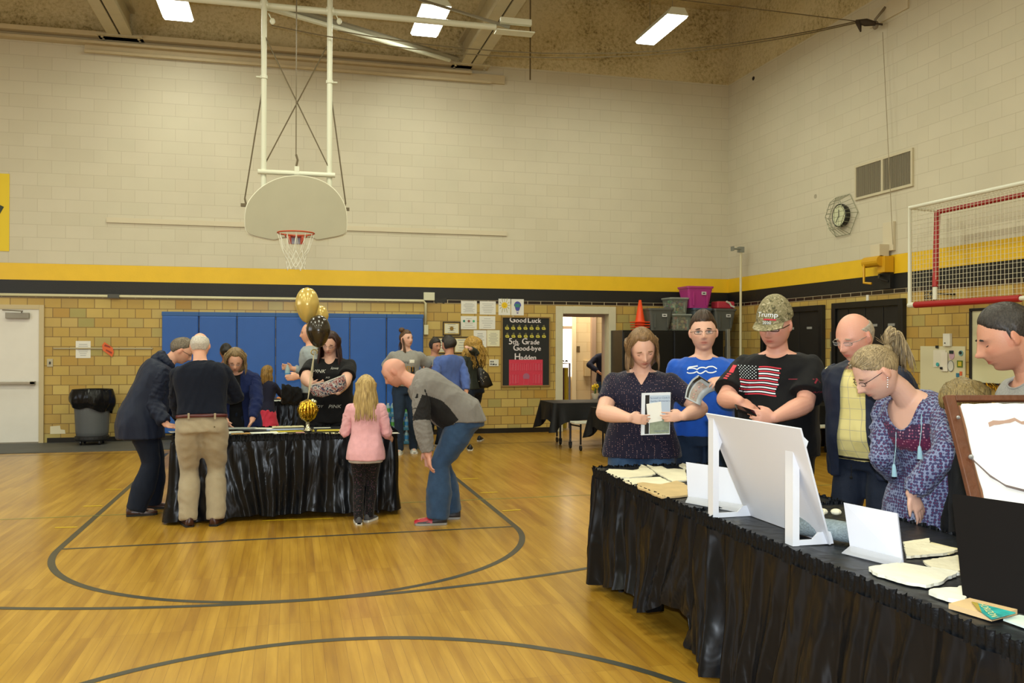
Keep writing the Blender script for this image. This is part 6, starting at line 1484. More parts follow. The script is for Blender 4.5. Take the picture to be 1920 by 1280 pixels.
    if shoes:
        for k in 'LR':
            hj, kn, an, fdv = LG[k]; base = np.array([an[0], an[1], 0.0]); sdv = np.array([fdv[1], -fdv[0], 0]); L_ = .152*H; m = MB(); R1 = []; R2_ = []
            for u_, w2, hz in ((-.30, .020, .045), (-.26, .032, .06), (-.1, .036, .062), (.1, .038, .052), (.35, .044, .036), (.55, .044, .028), (.66, .034, .022), (.70, .018, .016)):
                c0 = base+fdv*u_*L_; w2 *= 1.12*H/1.75; hz *= 1.3*H/1.75
                R1.append([c0+sdv*math.cos(a)*w2+EZ*(.012+max(0, math.sin(a))*hz+min(0, math.sin(a))*.004) for a in np.linspace(0, 2*math.pi, 14, endpoint=False)])
                R2_.append([c0+sdv*x_*w2*1.06+EZ*z_ for x_, z_ in ((-1, .001), (1, .001), (1, .020), (-1, .020))])
            m.rings(R1); s_ = m.build('shoe', shoes[0], b, smooth=True); m = MB(); m.rings(R2_); m.build('sole', shoes[1], s_)
            if len(shoes) > 2: shoes[2](p, base, fdv, sdv, s_)
    return p

# ---- hair builders
def shell(p, b, mt, line, thick=.10, rough=.03, name='hair', seed=0, top_flat=0, extra=None, vox=None, freq=40):
    NU, NV = 72, 44; zz = -np.cos(np.linspace(.02, math.pi-.02, NV)); aa = np.linspace(0, 2*math.pi, NU, endpoint=False); A, Z = np.meshgrid(aa, zz); A = A.ravel(); Z = Z.ravel()
    P_ = head_base(A, Z); ny = np.sin(A); nx = np.cos(A); r = np.random.default_rng(seed)
    msk = np.clip((Z-line(nx, ny, Z))/.10+.5, 0, 1); th_ = thick(nx, ny, Z) if callable(thick) else thick
    nz = sum(np.sin(A*k_+Z*q_+f_)*w_ for k_, q_, f_, w_ in zip(r.integers(3, freq, 9), r.uniform(-9, 9, 9), r.uniform(0, 6, 9), r.uniform(.4, 1, 9)))/4
    rmp = np.clip((Z-line(nx, ny, Z))/.34+.12, .0, 1)**.7; k = 1+msk*(th_*(.25+.75*rmp)+rough*nz*(.3+.7*rmp))-(1-msk)*.10; P_ = P_*k[:, None]+np.array([0, -.02, .02])
    mb = MB(); W_ = p.hc+(P_*p.hh)@np.stack([p.Rh, p.Fh, p.Uh], 1).T; mb.rings(W_.reshape(NV, NU, 3))
    if extra: extra(mb)
    return mb.build(name, mt, b, smooth=True)
def lock(mb, pts, r0, n=6, taper=True, flat=.5):
    k = len(pts); rr = [r0*(.75 if i == 0 else 1)*(1-(i/(k-1))**3*.8) for i in range(k)]; mb.tube(pts, rr, n, flat=flat)
def spl(pts, n=8):
    pts = [np.asarray(q, float) for q in pts]; out = []
    P = [2*pts[0]-pts[1]]+pts+[2*pts[-1]-pts[-2]]
    for i in range(1, len(P)-2):
        for j in range(n): t = j/n; out.append(.5*((2*P[i])+(-P[i-1]+P[i+1])*t+(2*P[i-1]-5*P[i]+4*P[i+1]-P[i+2])*t*t+(-P[i-1]+3*P[i]-3*P[i+1]+P[i+2])*t**3))
    out.append(pts[-1]); return out
LINE_SHORT = lambda nx, ny, z: np.where(ny > 0, .10+.47*np.clip(ny*1.7, 0, 1)**.9, .12-.62*np.clip(-ny*1.6, 0, 1))
def short_hair(mt, thick=.10, rough=.03, line=LINE_SHORT, seed=0):
    return lambda p, b: shell(p, b, mt, line, thick, rough, seed=seed)
def rim_hair(mt, top_=.35, thick=.05):
    def f(p, b):
        ln_ = lambda nx, ny, z: np.where(z > top_+.12*np.clip(-ny, 0, 1)*0-.0, 9.0, LINE_SHORT(nx, ny, z)) + np.where(ny > .45, 9, 0)
        shell(p, b, mt, ln_, thick, .012)
    return f
def long_hair(mt, length=.30, n=260, thick=.14, r=.006, wave=.0, spread=.06, part=0.0, back_only=False, seed=1, frontlim=.52, fall=None, line=None, ends=.03, curl=0, vol=0.0):
    def f(p, b):
        rn = random.Random(seed); G_ = fall if fall is not None else -EZ; hh = p.hh
        def extra(mb):
            for i in range(n):
                a = rn.uniform(0, 2*math.pi); ny = math.sin(a)
                if ny > frontlim: continue
                if back_only and ny > .1: continue
                layers = rn.uniform(.0, .08); z0 = rn.uniform(.45, .95)
                def S(az, z, k): q = head_base(np.array([az]), np.array([z]))[0]; return p.hl(q*k+np.array([0, -.03, .02]))
                a0 = math.pi/2+(a-math.pi/2)*.8 if ny > 0 else a
                vv = vol; pts = [S(a0, .92, 1.06+layers), S(a, .6, 1.10+layers+.4*vv), S(a, .2, 1.16+layers+vv), S(a, -.15, 1.20+layers+vv*1.2)]
                o_ = unit(p.Rh*math.cos(a)*.9+p.Fh*math.sin(a)*.6); L_ = length*(1+rn.uniform(-ends, ends)*4); q = pts[-1]; m_ = max(3, int(L_/.05)); ph = rn.uniform(0, 6)
                for j in range(1, m_+1):
                    t = j/m_; q = q+G_*(L_/m_)+o_*(spread*(1-t)*.25)+p.Rh*wave*math.sin(ph+t*(9+curl))+p.Fh*wave*.7*math.cos(ph*1.7+t*(9+curl)); pts.append(q)
                lock(mb, spl(pts, 3 if not curl else 5), r*rn.uniform(.8, 1.3), 6)
            # soft mass under the strands, behind the face and neck
            RR = []
            for i in range(9):
                t = i/8; lvl = .35-.9*min(t*1.4, 1); c0 = p.hl((0, -.36, lvl))-(EZ*max(0, t*1.4-1)/.4*length*.86 if t*1.4 > 1 else 0); sx = (.90+vol)*hh*(1-.14*t); sy = .62*hh*(1-.35*t)
                if i == 8: sx *= .7; sy *= .7
                RR.append([c0+p.Rh*math.cos(q)*sx*(1+.04*math.sin(q*9+i))+p.Fh*math.sin(q)*sy for q in np.linspace(0, 6.2832, 28, endpoint=False)])
            mb.rings(RR)
        ln_ = line or (lambda nx, ny, z: np.where(ny > .25, .10+.62*np.clip((ny-.25)/.5, 0, 1)+.02*nx, -.35))
        shell(p, b, mt, ln_, thick, .02, extra=extra, seed=seed)
    return f
def on(p, part, px, py):
    d = ray(px, py); h = p.bvh[part].ray_cast(Vector(CAM), Vector(unit(d)), 40); return np.array(h[0]) if h[0] is not None else None
def proj_mesh(p, part, vs, fs, o, X, Y, mt, name, parent=None, lift=.0022, mb=None):
    """prints on clothing: outline points cast onto the garment"""
    bv = p.bvh[part]; X = unit(X); Y = unit(Y); N = unit(np.cross(X, Y)); out = []
    for v in vs:
        q = np.asarray(o)+X*v[0]+Y*v[1]+N*.35; hit = bv.ray_cast(Vector(q), Vector(-N), 1.0)
        out.append(np.array(hit[0])+N*lift if hit[0] is not None else q-N*.35)
    m = MB(); m.add(out, fs); return m.build(name, mt, parent or p.obj)
def gridq(x0, y0, x1, y1, nx=8, ny=2, f=None):
    vs = [(x0+(x1-x0)*i/nx, y0+(y1-y0)*j/ny) for j in range(ny+1) for i in range(nx+1)]
    if f: vs = [f(*v) for v in vs]
    return vs, [(j*(nx+1)+i, j*(nx+1)+i+1, (j+1)*(nx+1)+i+1, (j+1)*(nx+1)+i) for j in range(ny) for i in range(nx)]
def join_geo(items):
    V, F_ = [], []
    for vs, fs in items:
        b = len(V); V += list(vs); F_ += [tuple(i+b for i in f) for f in fs]
    return V, F_
def ribbon2d(pts, w_):
    pts = [np.asarray(q, float) for q in pts]; vs = []
    for i, q in enumerate(pts):
        d = pts[min(i+1, len(pts)-1)]-pts[max(i-1, 0)]; d = d/np.linalg.norm(d); n = np.array([-d[1], d[0]]); vs += [q+n*w_/2, q-n*w_/2]
    return vs, [(2*i, 2*i+1, 2*i+3, 2*i+2) for i in range(len(pts)-1)]
def shiftg(g, dx, dy, s=1.0): return [(v[0]*s+dx, v[1]*s+dy) for v in g[0]], g[1]
# ---------------------------------------------------------------- people
def FL(px, d): r = ray(px, 640); return np.array([r[0]*d, r[1]*d, 0.0])
def cloth(name, col, rough=.85, bump=.25, bscale=220, var=.06, sheen=None, vscale=30):
    if sheen is None: sheen = .03 if max(srgb(col)[:3]) < .08 else .15
    return mat('cloth_'+name, col, rough, bump=bump, bscale=bscale, var=var, vscale=vscale, sheen=sheen, spec=.25)
denim = cloth('denim', '#2b4463', .8, var=.16, vscale=18); denim_dk = cloth('denim_dark', '#1b2a3e', .8, var=.12); navy_tr = cloth('navy_trousers', '#121a2a', .8)
black_c = cloth('black', '#0c0c0f', .8, sheen=.03); grey_rib = cloth('heather', '#8e8c86', .9, var=.14, vscale=120)
navyj = cloth('navy_jacket', '#141c30', .6, bump=.15); leather_b = mat('brown_leather', '#3a1d14', .35); sole_d = mat('sole_dark', '#17130f', .7); sole_w = mat('sole_white', '#cfcdc4', .6)
def cutV(depth_, slope, s=.985, base=0.0):
    def f(p, C):
        c, (r_, f_, u_) = p.sp(s); D_ = C-c; u = D_@u_; x = np.abs(D_@r_); y = D_@f_
        return (y > 0.005) & (u > -depth_) & (x < base+(u+depth_)*slope)
    return f
def cutRound(depth_, w_, s=.985):
    def f(p, C):
        c, (r_, f_, u_) = p.sp(s); D_ = C-c; u = D_@u_; x = D_@r_; y = D_@f_
        return (y > 0.0) & ((x/w_)**2+(u/depth_)**2 < 1) & (u < .06)
    return f
def dots_mat(name, base, cols, scale, r0=.28, rnd=.35):
    k = 'print_'+name
    m = mat(k, base, .8, sheen=.1, spec=.25); nt = m.node_tree; L = nt.links; b = nt.nodes['Principled BSDF']
    g = nd(nt, 'ShaderNodeTexCoord'); v = nd(nt, 'ShaderNodeTexVoronoi'); v.inputs['Scale'].default_value = scale; v.inputs['Randomness'].default_value = rnd; L.new(g.outputs['Object'], v.inputs['Vector'])
    cr = nd(nt, 'ShaderNodeValToRGB'); e = cr.color_ramp.elements; cr.color_ramp.interpolation = 'CONSTANT'
    e[0].position = 0; e[0].color = srgb(cols[0]); e[1].position = r0; e[1].color = srgb(base)
    if len(cols) > 1: x = e.new(r0*.55); x.color = srgb(cols[1])
    L.new(v.outputs['Distance'], cr.inputs[0]); L.new(cr.outputs[0], b.inputs['Base Color']); return m
def jacket(p, mt, hem, openw, g=.030, sleeves=True, name='jacket', top_s=1.0, slv=1.93, flare=.03, sub=None, amp=.012, neckc=.02):
    mb = MB(); ss = [s for s in (-.45, -.3, -.2, -.1, 0, .1, .2, .3, .4, .5, .6, .7, .8, .86, .93, .975) if s > hem+.03]
    mb.rings([p.ring(s, g+flare*max(0, .5-s)) for s in [hem]+ss+[top_s]])
    for k in 'LR': p.arm_tube(mb, *p.J[k], g*.8, .4, 16); mb.sphere(p.J[k][0], .045*p.H/1.75+g*.7, 14, 10)
    def cf(p, C):
        c, (r_, f_, u_) = p.sp(.985); D_ = C-c; out = np.zeros(len(C), bool)
        # frames along the spine
        sv = np.linspace(-.45, 1.02, 60); cs = np.array([p.sp(s)[0] for s in sv]); idx = np.argmin(((C[:, None, :]-cs[None])**2).sum(-1), 1)
        R_ = np.array([p.sp(s)[1][0] for s in sv])[idx]; F_ = np.array([p.sp(s)[1][1] for s in sv])[idx]; D2 = C-cs[idx]; x = (D2*R_).sum(1); y = (D2*F_).sum(1)
        w_ = openw(sv[idx]) if callable(openw) else openw
        return (y > .02) & (np.abs(x) < w_)
    o = p.garment(name, mb, mt, 5, amp, 18, cutf=cf if openw is not None else None)
    if sleeves:
        for i, k in enumerate('LR'):
            m4 = MB(); p.arm_tube(m4, *p.J[k], g*.75, slv, 18); m4.sphere(p.J[k][0], .045*p.H/1.75+g*.75, 14, 10); m4.sphere(p.J[k][1], .045*p.H/1.75+g*.7, 14, 10); p.garment('sleeve', m4, mt, 9+i, amp, 30, st=(1.2, 1.2, 1.2))
    return o
WRG = lambda px, py, d: PD(px, py, d)
# ---- woman in dotted top
def w15():
    p = build_person('woman in navy dotted top holding a white booklet', FL(1203, 6.15), 203, 1.70, 'f', wide=1.42, deep=1.35, belly=.022, lean=6, hturn=-13, hpitch=30, hroll=7, hscale=1.10, armw=1.4, neckf=.03,
        hands={'R': WRG(1179, 783, 5.76), 'L': WRG(1281, 780, 5.76)}, poles={'R': PD(1090, 800, 6.3)-PD(1190, 760, 6.1), 'L': PD(1350, 790, 6.3)-PD(1240, 760, 6.1)},
        hpose={'R': dict(d=_R*.97-_U*.12, n=_F*1.0, curl=.35, thumb=1.0), 'L': dict(d=-_R*.97-_U*.05, n=_F*1.0, curl=.35, thumb=1.0)},
        skin=('fair_pink', '#d6a893'), hair=long_hair(hair_mat('light_brown', '#4e3924', '#94744e'), .11, 420, .20, .0045, .002, .03, seed=4, ends=.02, vol=.04), eyes='down', brow='#7a5b3c', voxel=.0065,
        top=dict(mat=dots_mat('navy_dots', '#16142a', ['#b08a8a'], 80, .17), sleeve=.66, hem=-.16, grow=.014, cut=cutV(.095, .62, base=.0), neck=.97, flare=.02, amp=.006), bottom=dict(mat=denim, thigh=1.15), shoes=(black_c, sole_d))
    # booklet
    c = PD(1230, 776, 5.81); X = _R*.998+_U*.03; Y = unit(_U-_F*.12); Zn = unit(np.cross(X, Y)); s = 5.74/FPX
    t = thing('booklet', c-Y*.14, 'white photo booklet held by the woman in the dotted top', 'booklet')
    def quad(x0, y0, x1, y1, lift, nm, mt, par=t, th=.002):
        m = MB(); q = [c+X*a*s+Y*b*s+Zn*lift for a, b in ((x0, y0), (x1, y0), (x1, y1), (x0, y1))]; m.rings([q, [v-Zn*th for v in q]]); return m.build(nm, mt, par)
    quad(-28, -40, 27, 41, 0, 'cover', mat('booklet_white', '#dfe5ee', .35), th=.005)
    quad(-21, -38, -13, 37, .0012, 'dark_strip', mat('strip_black', '#15110c', .4)); quad(-12, -38, 26, 36, .0010, 'picture', mat('booklet_sky', '#b9c9dc', .4)); quad(-12, -38, 26, -8, .0016, 'building_picture', mat('booklet_green', '#8d9884', .4, var=.2, vscale=40))
    m = MB(); m.text('Farewell to Clyde E.', c+X*7*s+Y*31*s+Zn*.002, X, Y, .0165); m.text('Hadden Elementary', c+X*7*s+Y*25*s+Zn*.002, X, Y, .0165); m.text('Hadden School', c+X*10*s-Y*33*s+Zn*.002, X, Y, .015)
    m.build('cover_writing', mat('script_blue', '#55648a', .5), t)
    m = MB(); q = [c+X*a*s+Y*b*s+Zn*.004 for a, b in ((-15, -17), (12, -13), (9, 24), (-19, 20))]; m.rings([q, [v-Zn*.002 for v in q]]); tag(m.build('white_note', mat('note_white', '#ecebe4', .5)), 'small blank white note held over the photo booklet', 'note')
    m = MB(); tp = p.hand['L']['tips'][2]; return p
w15()
# ---- youth in blue
def m16():
    p = build_person('young man with glasses in a blue shirt holding a curved booklet', FL(1319, 6.32), 202, 1.815, 'm', wide=1.16, deep=1.15, belly=.012, lean=2, hturn=3, hpitch=2, hroll=2, hscale=1.10, armw=1.25,
        hands={'L': PD(1372, 716, 5.84), 'R': PD(1272, 850, 6.5)}, poles={'L': PD(1440, 790, 6.3)-PD(1370, 720, 6.2), 'R': -_U},
        hpose={'L': dict(d=-_R*.96+_U*.10, n=_F*.5-_U*.8, curl=.75, size=1.05)}, skin=('fair_pink', '#d6a893'), hair=short_hair(hair_mat('dark_brown', '#1d140d', '#463224', (90, 90, 40)), lambda nx, ny, z: .10+.13*np.clip(z, 0, 1)**2, .06, seed=2), eyes='open', brow='#2c1f15', glasses=('#2a1c14', .085), voxel=.0065,
        beard=(.28, (.78, .68, .60)), top=dict(mat=cloth('royal_blue', '#1f55b8', .85), sleeve=.62, hem=-.02, grow=.022, cut=cutRound(.028, .062), neck=.975, loose=.012), bottom=dict(mat=denim_dk), shoes=(black_c, sole_d))
    # 500 print
    W = ribbon2d; o = on(p, 'shirt', 1317, 693); X = _R; Y = _U; k = 5.95/FPX
    q_ = lambda L_: [((x-365)/9.85, (430-y)/9.85) for x, y in L_]
    top_ = q_([(95, 435), (120, 388), (180, 374), (285, 358)]); a1 = q_([(118, 405), (190, 400), (240, 412), (270, 424), (300, 400), (350, 385), (400, 388), (432, 398), (470, 376), (520, 366), (580, 372), (640, 412)])
    b1 = q_([(82, 478), (120, 496), (190, 492), (240, 474), (262, 464), (290, 490), (325, 500), (370, 482), (425, 450), (460, 474), (510, 484), (570, 478), (628, 454)])
    g = join_geo([W([(q[0]*k, q[1]*k) for q in spl([(a, b, 0) for a, b in c_], 3)], .0085) for c_ in (top_, a1, b1)])
    proj_mesh(p, 'shirt', *g, o, X, Y, mat('print_white', '#dfe6ee', .6), 'shirt_print')
    t = thing('booklet', PD(1320, 735, 5.8), 'bent picture booklet held by the young man in blue', 'booklet')
    c = PD(1322, 728, 5.78); s = 5.78/FPX
    A_ = spl([(1284, 746, 0), (1288, 727, 0), (1297, 712, 0), (1309, 703, 0)], 6); B_ = spl([(1313, 760, 0), (1318, 747, 0), (1330, 736, 0), (1350, 729, 0)], 6)
    def bend(u, v, l=0):
        a = np.array(A_[int(round(u*18))]); b = np.array(B_[int(round(u*18))]); q = a*(1-v)+b*v; return PD(q[0], q[1], 5.86+.05*math.sin(u*3)-.04*v-l)
    m = MB(); m.grid(lambda u, v: bend(u, v), 19, 5); m.build('pages', mat('booklet_silver', '#aab0b4', .4), t, solid=.003, smooth=True)
    m = MB(); m.grid(lambda u, v: bend(.06+.88*u, .08+.13*v, .004), 17, 3); m.build('dark_strip', mat('strip_black', '#15110c', .4), t); m = MB(); m.grid(lambda u, v: bend(.06+.8*u, .28+.42*v, .004), 17, 4); m.build('picture', mat('booklet_rose', '#9a8a80', .4, var=.25, vscale=50), t)
    for i in range(5): m = MB(); m.sphere(bend(.15+.15*i, .48, .006), .006, 8, 6); m.build('picture_dot', mat('booklet_pink', '#c99a90', .5), t)
    m = MB(); m.grid(lambda u, v: bend(.94+.06*u, .05+.5*v, .006), 3, 6); m.build('dark_corner', mat('strip_black', '#15110c', .4), t)
m16()
# ---- man with camouflage cap
def m17():
    camo = bpy.data.materials.new('camouflage'); camo.use_nodes = True; nt = camo.node_tree; b = nt.nodes['Principled BSDF']; g = nd(nt, 'ShaderNodeTexCoord'); n = nd(nt, 'ShaderNodeTexNoise'); n.inputs['Scale'].default_value = 26; n.inputs['Detail'].default_value = 6; n.inputs['Distortion'].default_value = 2.2
    nt.links.new(g.outputs['Object'], n.inputs['Vector']); cr = nd(nt, 'ShaderNodeValToRGB'); e = cr.color_ramp.elements; e[0].position = .34; e[0].color = srgb('#3d3a26'); e[1].position = .66; e[1].color = srgb('#b3aa8c')
    for q_, c_ in ((.43, '#6b6546'), (.5, '#8f8664'), (.56, '#7a7052')): x = e.new(q_); x.color = srgb(c_)
    nt.links.new(n.outputs[0], cr.inputs[0]); nt.links.new(cr.outputs[0], b.inputs['Base Color']); b.inputs['Roughness'].default_value = .85
    def cap(p, b_):
        shell(p, b_, hair_mat('cropped', '#4a3c30', '#7a6a58', (60, 60, 60)), lambda nx, ny, z: np.where(ny > 0, .12+.6*ny, .12-.5*np.clip(-ny*1.6, 0, 1)), .02, .005)
        NU, NV = 40, 18; zz = np.linspace(.16, .985, NV); aa = np.linspace(0, 2*math.pi, NU, endpoint=False); R_ = []
        for z in zz:
            q = head_base(aa, np.full(NU, (z-.16)*1.0+.10)); q = q*1.13; q[:, 2] = z*1.16+.15-.07*np.sin(aa)*(1-z); R_.append([p.hl(v) for v in q+np.array([0, -.02, 0])])
        m = MB(); m.rings(R_[::-1], caps=False); m.rings([[p.hl((.05*math.cos(a), .05*math.sin(a)-.02, 1.19)) for a in aa[::4]], [p.hl((.04*math.cos(a), .04*math.sin(a)-.02, 1.215)) for a in aa[::4]]]); crown = R_[-1]
        m.add([*crown, np.mean(crown, axis=0)+p.Uh*.004], [(i, (i+1) % NU, NU) for i in range(NU)])
        c_ = m.build('cap', camo, b_, smooth=True)
        def br(u, v):
            a = math.pi/2+(u-.5)*1.9; base = head_base(np.array([a]), np.array([.14]))[0]*1.14; ex = np.array([0, 1, 0])*(.72*v)*(1-.55*abs((u-.5)*2)**2.2)
            return p.hl(np.array([base[0]*(1+.05*v), base[1], .34-.06*math.sin(a)])+ex+np.array([0, 0, -.04*v*v-.12*((u-.5)*2)**2*v]))
        m = MB(); m.grid(br, 24, 10); m.build('cap_brim', camo, c_, smooth=True, solid=.004)
        p.bvh['cap'] = BVHTree.FromPolygons([tuple(np.array(v.co)+world_loc(c_)) for v in c_.data.vertices], [tuple(f.vertices) for f in c_.data.polygons])
        o = p.hl((.02, 1.3, .74)); X = -p.Rh*1.0; Y = unit(p.Uh*.9-p.Fh*.35); wm = mat('print_white', '#dfe6ee', .6)
        vs, fs = text_geo('Trump'); proj_mesh(p, 'cap', [(v[0]*.047, v[1]*.044+.022) for v in vs], fs, o, X, Y, wm, 'cap_lettering', c_)
        proj_mesh(p, 'cap', *gridq(-.02, -.012, .055, -.003, 8, 1), o, X, Y, mat('print_red', '#c32238', .6), 'cap_red_bar', c_); vs, fs = text_geo('2020'); proj_mesh(p, 'cap', [(v[0]*.028+.0, v[1]*.026-.028) for v in vs], fs, o, X, Y, wm, 'cap_lettering', c_)
    p = build_person('man in a camouflage cap and black flag shirt looking at his phone', FL(1460, 5.6), 220, 1.86, 'm', wide=1.25, deep=1.28, belly=.03, lean=5, hturn=12, hpitch=19, hroll=-3, hscale=1.14, armw=1.3, neckf=.03, jaw=.7,
        hands={'R': PD(1386, 752, 5.22), 'L': PD(1452, 783, 5.15)}, poles={'R': PD(1330, 800, 5.6)-PD(1400, 720, 5.6), 'L': PD(1620, 830, 5.5)-PD(1500, 720, 5.6)},
        hpose={'R': dict(d=_R*.8-_U*.45-_F*.1, n=_F*.3-_U*.6+_R*.2, curl=.6), 'L': dict(d=-_R*.95+_U*.1-_F*.1, n=-_U*.1+_F*.9, curl=.9)},
        skin=('ruddy', '#d29a86'), hair=cap, eyes='down', brow='#5a4636', glasses=('#15120f', .07), voxel=.0065, beard=(.15, (.8, .7, .66)),
        top=dict(mat=black_c, sleeve=.80, hem=-.14, grow=.026, cut=cutRound(.03, .07), neck=.975, loose=.02, amp=.008), bottom=dict(mat=black_c), shoes=(black_c, sole_d))
    k = 5.35/FPX; o = on(p, 'shirt', 1424, 714); wm = mat('print_white', '#dfe6ee', .6); rm = mat('print_red', '#b3243c', .7); X = unit(_R-_U*.05); Y = unit(_U+_R*.08)
    rj2 = random.Random(2); W_, R2_ = [], []
    for i in range(13):
        y = 27-i*4.35; xs = -2 if i < 6 else -36; xe = 34-i*.5
        wv = lambda x, y_, i=i: (x*k, (y_+1.1*math.sin(x*.13+i*.1))*k)
        if i == 12: xs = -24
        (W_ if i % 2 else R2_).append(gridq(xs+rj2.uniform(-1, 1), y-1.35, xe+rj2.uniform(-2, 1.5), y+1.05, 14, 1, wv))
    st = []
    for r_ in range(9):
        for c_ in range(6 if r_ % 2 == 0 else 5):
            cx, cy = -34+c_*5.6+(2.8 if r_ % 2 else 0)+r_*-.0, 27.5-r_*2.9; st.append(([((cx+.95*math.cos(a))*k, (cy+.95*math.sin(a))*k) for a in np.linspace(0, 6.283, 7)[:-1]], [(0, 1, 2, 3, 4, 5)]))
    proj_mesh(p, 'shirt', *join_geo(W_+st), o, X, Y, wm, 'flag_print_white'); proj_mesh(p, 'shirt', *join_geo(R2_), o, X, Y, rm, 'flag_print_red')
    # sleeve prints
    o2 = on(p, 'shirt', 1369, 700); g = join_geo([gridq(-4, 2, 5, 16, 3, 3), gridq(-6, -2, 3, 0, 3, 1), gridq(-7, -6, 2, -3.6, 3, 1), gridq(-8, -10, 1, -7.8, 3, 1)]); proj_mesh(p, 'shirt', [(a*k, b*k) for a, b in g[0]], g[1], o2, unit(_R-.8*_F-_U*.15), _U, rm, 'sleeve_print')
    o3 = on(p, 'shirt', 1530, 718); g = join_geo([ribbon2d([(-14*k, -12*k), (-3*k, 0), (10*k, 7*k)], 2.6*k), ribbon2d([(-13*k, 6*k), (0, 7*k), (10*k, 8*k), (12*k, 0)], 1.4*k), ribbon2d([(-4*k, 8*k), (6*k, 16*k)], .01*k)])
    proj_mesh(p, 'shirt', *g, o3, unit(_R+.8*_F), _U, mat('print_dull_red', '#8a2233', .7), 'sleeve_print')
    vs, fs = text_geo('GRUNT STYLE'); proj_mesh(p, 'shirt', [(v[0]*.0095, v[1]*.014-17*k) for v in vs], fs, o3, unit(_R+.8*_F+_U*.12), _U, mat('print_dull_red', '#8a2233', .7), 'sleeve_print')
    c = PD(1398, 769, 5.06); t = thing('smartphone', c, 'black smartphone held by the man in the camouflage cap', 'phone')
    X = unit(_R*.92-_U*.30+_F*.1); Z = unit(-_F*.35+_U*.85+_R*.2); Y = np.cross(Z, X); m = MB(); m.box(c, (.125, .066, .009), R=np.stack([X, Y, Z], 1)); m.build('case', mat('phone_black', '#0e0e10', .3), t, bevel=.004)
    m = MB(); m.box(c+Z*.005, (.115, .058, .001), R=np.stack([X, Y, Z], 1)); m.build('screen', mat('phone_glass', '#07080a', .06), t)
m17()
# ---- older man in navy jacket and yellow shirt
def m18():
    plaid = mat('plaid_yellow', '#d3c47e', .8); nt = plaid.node_tree; g = nd(nt, 'ShaderNodeTexCoord'); br = nd(nt, 'ShaderNodeTexBrick'); br.offset = 0; sp_ = nd(nt, 'ShaderNodeSeparateXYZ'); cb = nd(nt, 'ShaderNodeCombineXYZ')
    nt.links.new(g.outputs['Object'], sp_.inputs[0]); nt.links.new(sp_.outputs[1], cb.inputs[0]); nt.links.new(sp_.outputs[2], cb.inputs[1]); nt.links.new(cb.outputs[0], br.inputs['Vector'])
    for k_, v_ in (('Scale', 1), ('Brick Width', .062), ('Row Height', .062), ('Mortar Size', .0016), ('Mortar Smooth', .5)): br.inputs[k_].default_value = v_
    br.inputs['Color1'].default_value = srgb('#d8ca88'); br.inputs['Color2'].default_value = srgb('#d3c47e'); br.inputs['Mortar'].default_value = srgb('#a39a86'); nt.links.new(br.outputs['Color'], nt.nodes['Principled BSDF'].inputs['Base Color'])
    p = build_person('bald man with glasses in a navy jacket over a yellow plaid shirt', FL(1627, 5.15), 243, 1.83, 'm', wide=1.16, deep=1.2, belly=.035, lean=21, ptilt=.35, side=-4, hturn=12, hpitch=24, hscale=1.10, armw=1.1, neckf=.03, back=.06, drop=.02,
        hands={'R': PD(1622, 862, 5.42), 'L': PD(1730, 850, 5.3)}, skin=('ruddy', '#d29a86'), hair=rim_hair(hair_mat('grey_short', '#7d7468', '#b5aa9a', (60, 60, 60)), .40, .03), eyes='down', brow='#9a8a78', glasses=('#8a8680', .075), voxel=.0065,
        top=dict(mat=plaid, sleeve=.3, hem=.0, grow=.020, neck=.97, amp=.008), bottom=dict(mat=navy_tr, waist=.02), shoes=(black_c, sole_d))
    jacket(p, navyj, -.22, lambda s: .075+.05*np.clip(.6-s, 0, 1), g=.036)
    # belt, collar
    mb = MB(); mb.rings([p.ring(-.02, .027), p.ring(.05, .027)]); V, N, Fq = evaluate(mb); make(V, Fq, 'belt', mat('belt_black', '#0f0e0e', .4), p.obj)
    nb, (Rn, Fn, Un) = p.sp(.99); m = MB()
    for r_, z_, mi in ((.070, .03, 0),): m.rings([[nb+Rn*math.cos(a)*(r_+q)+Fn*math.sin(a)*(r_+q)*.95+Un*(z_*h_) for a in np.linspace(-1.1, 4.24, 26)] for q, h_ in ((.0, -.6), (-.006, .5), (.002, .6), (.010, -.2))], caps=False)
    m.build('collar', mat('collar_white', '#d2d4d6', .7), p.obj, smooth=True, solid=.003)
    a = PD(1596, 870, 5.0); m = MB(); m.tube([a, a-EZ*.03+_R*.002, a-EZ*.07], .0025, 5); m.sphere(a-EZ*.075, .009, 8, 6); m.build('drawstring', black_c, p.obj)
m18()
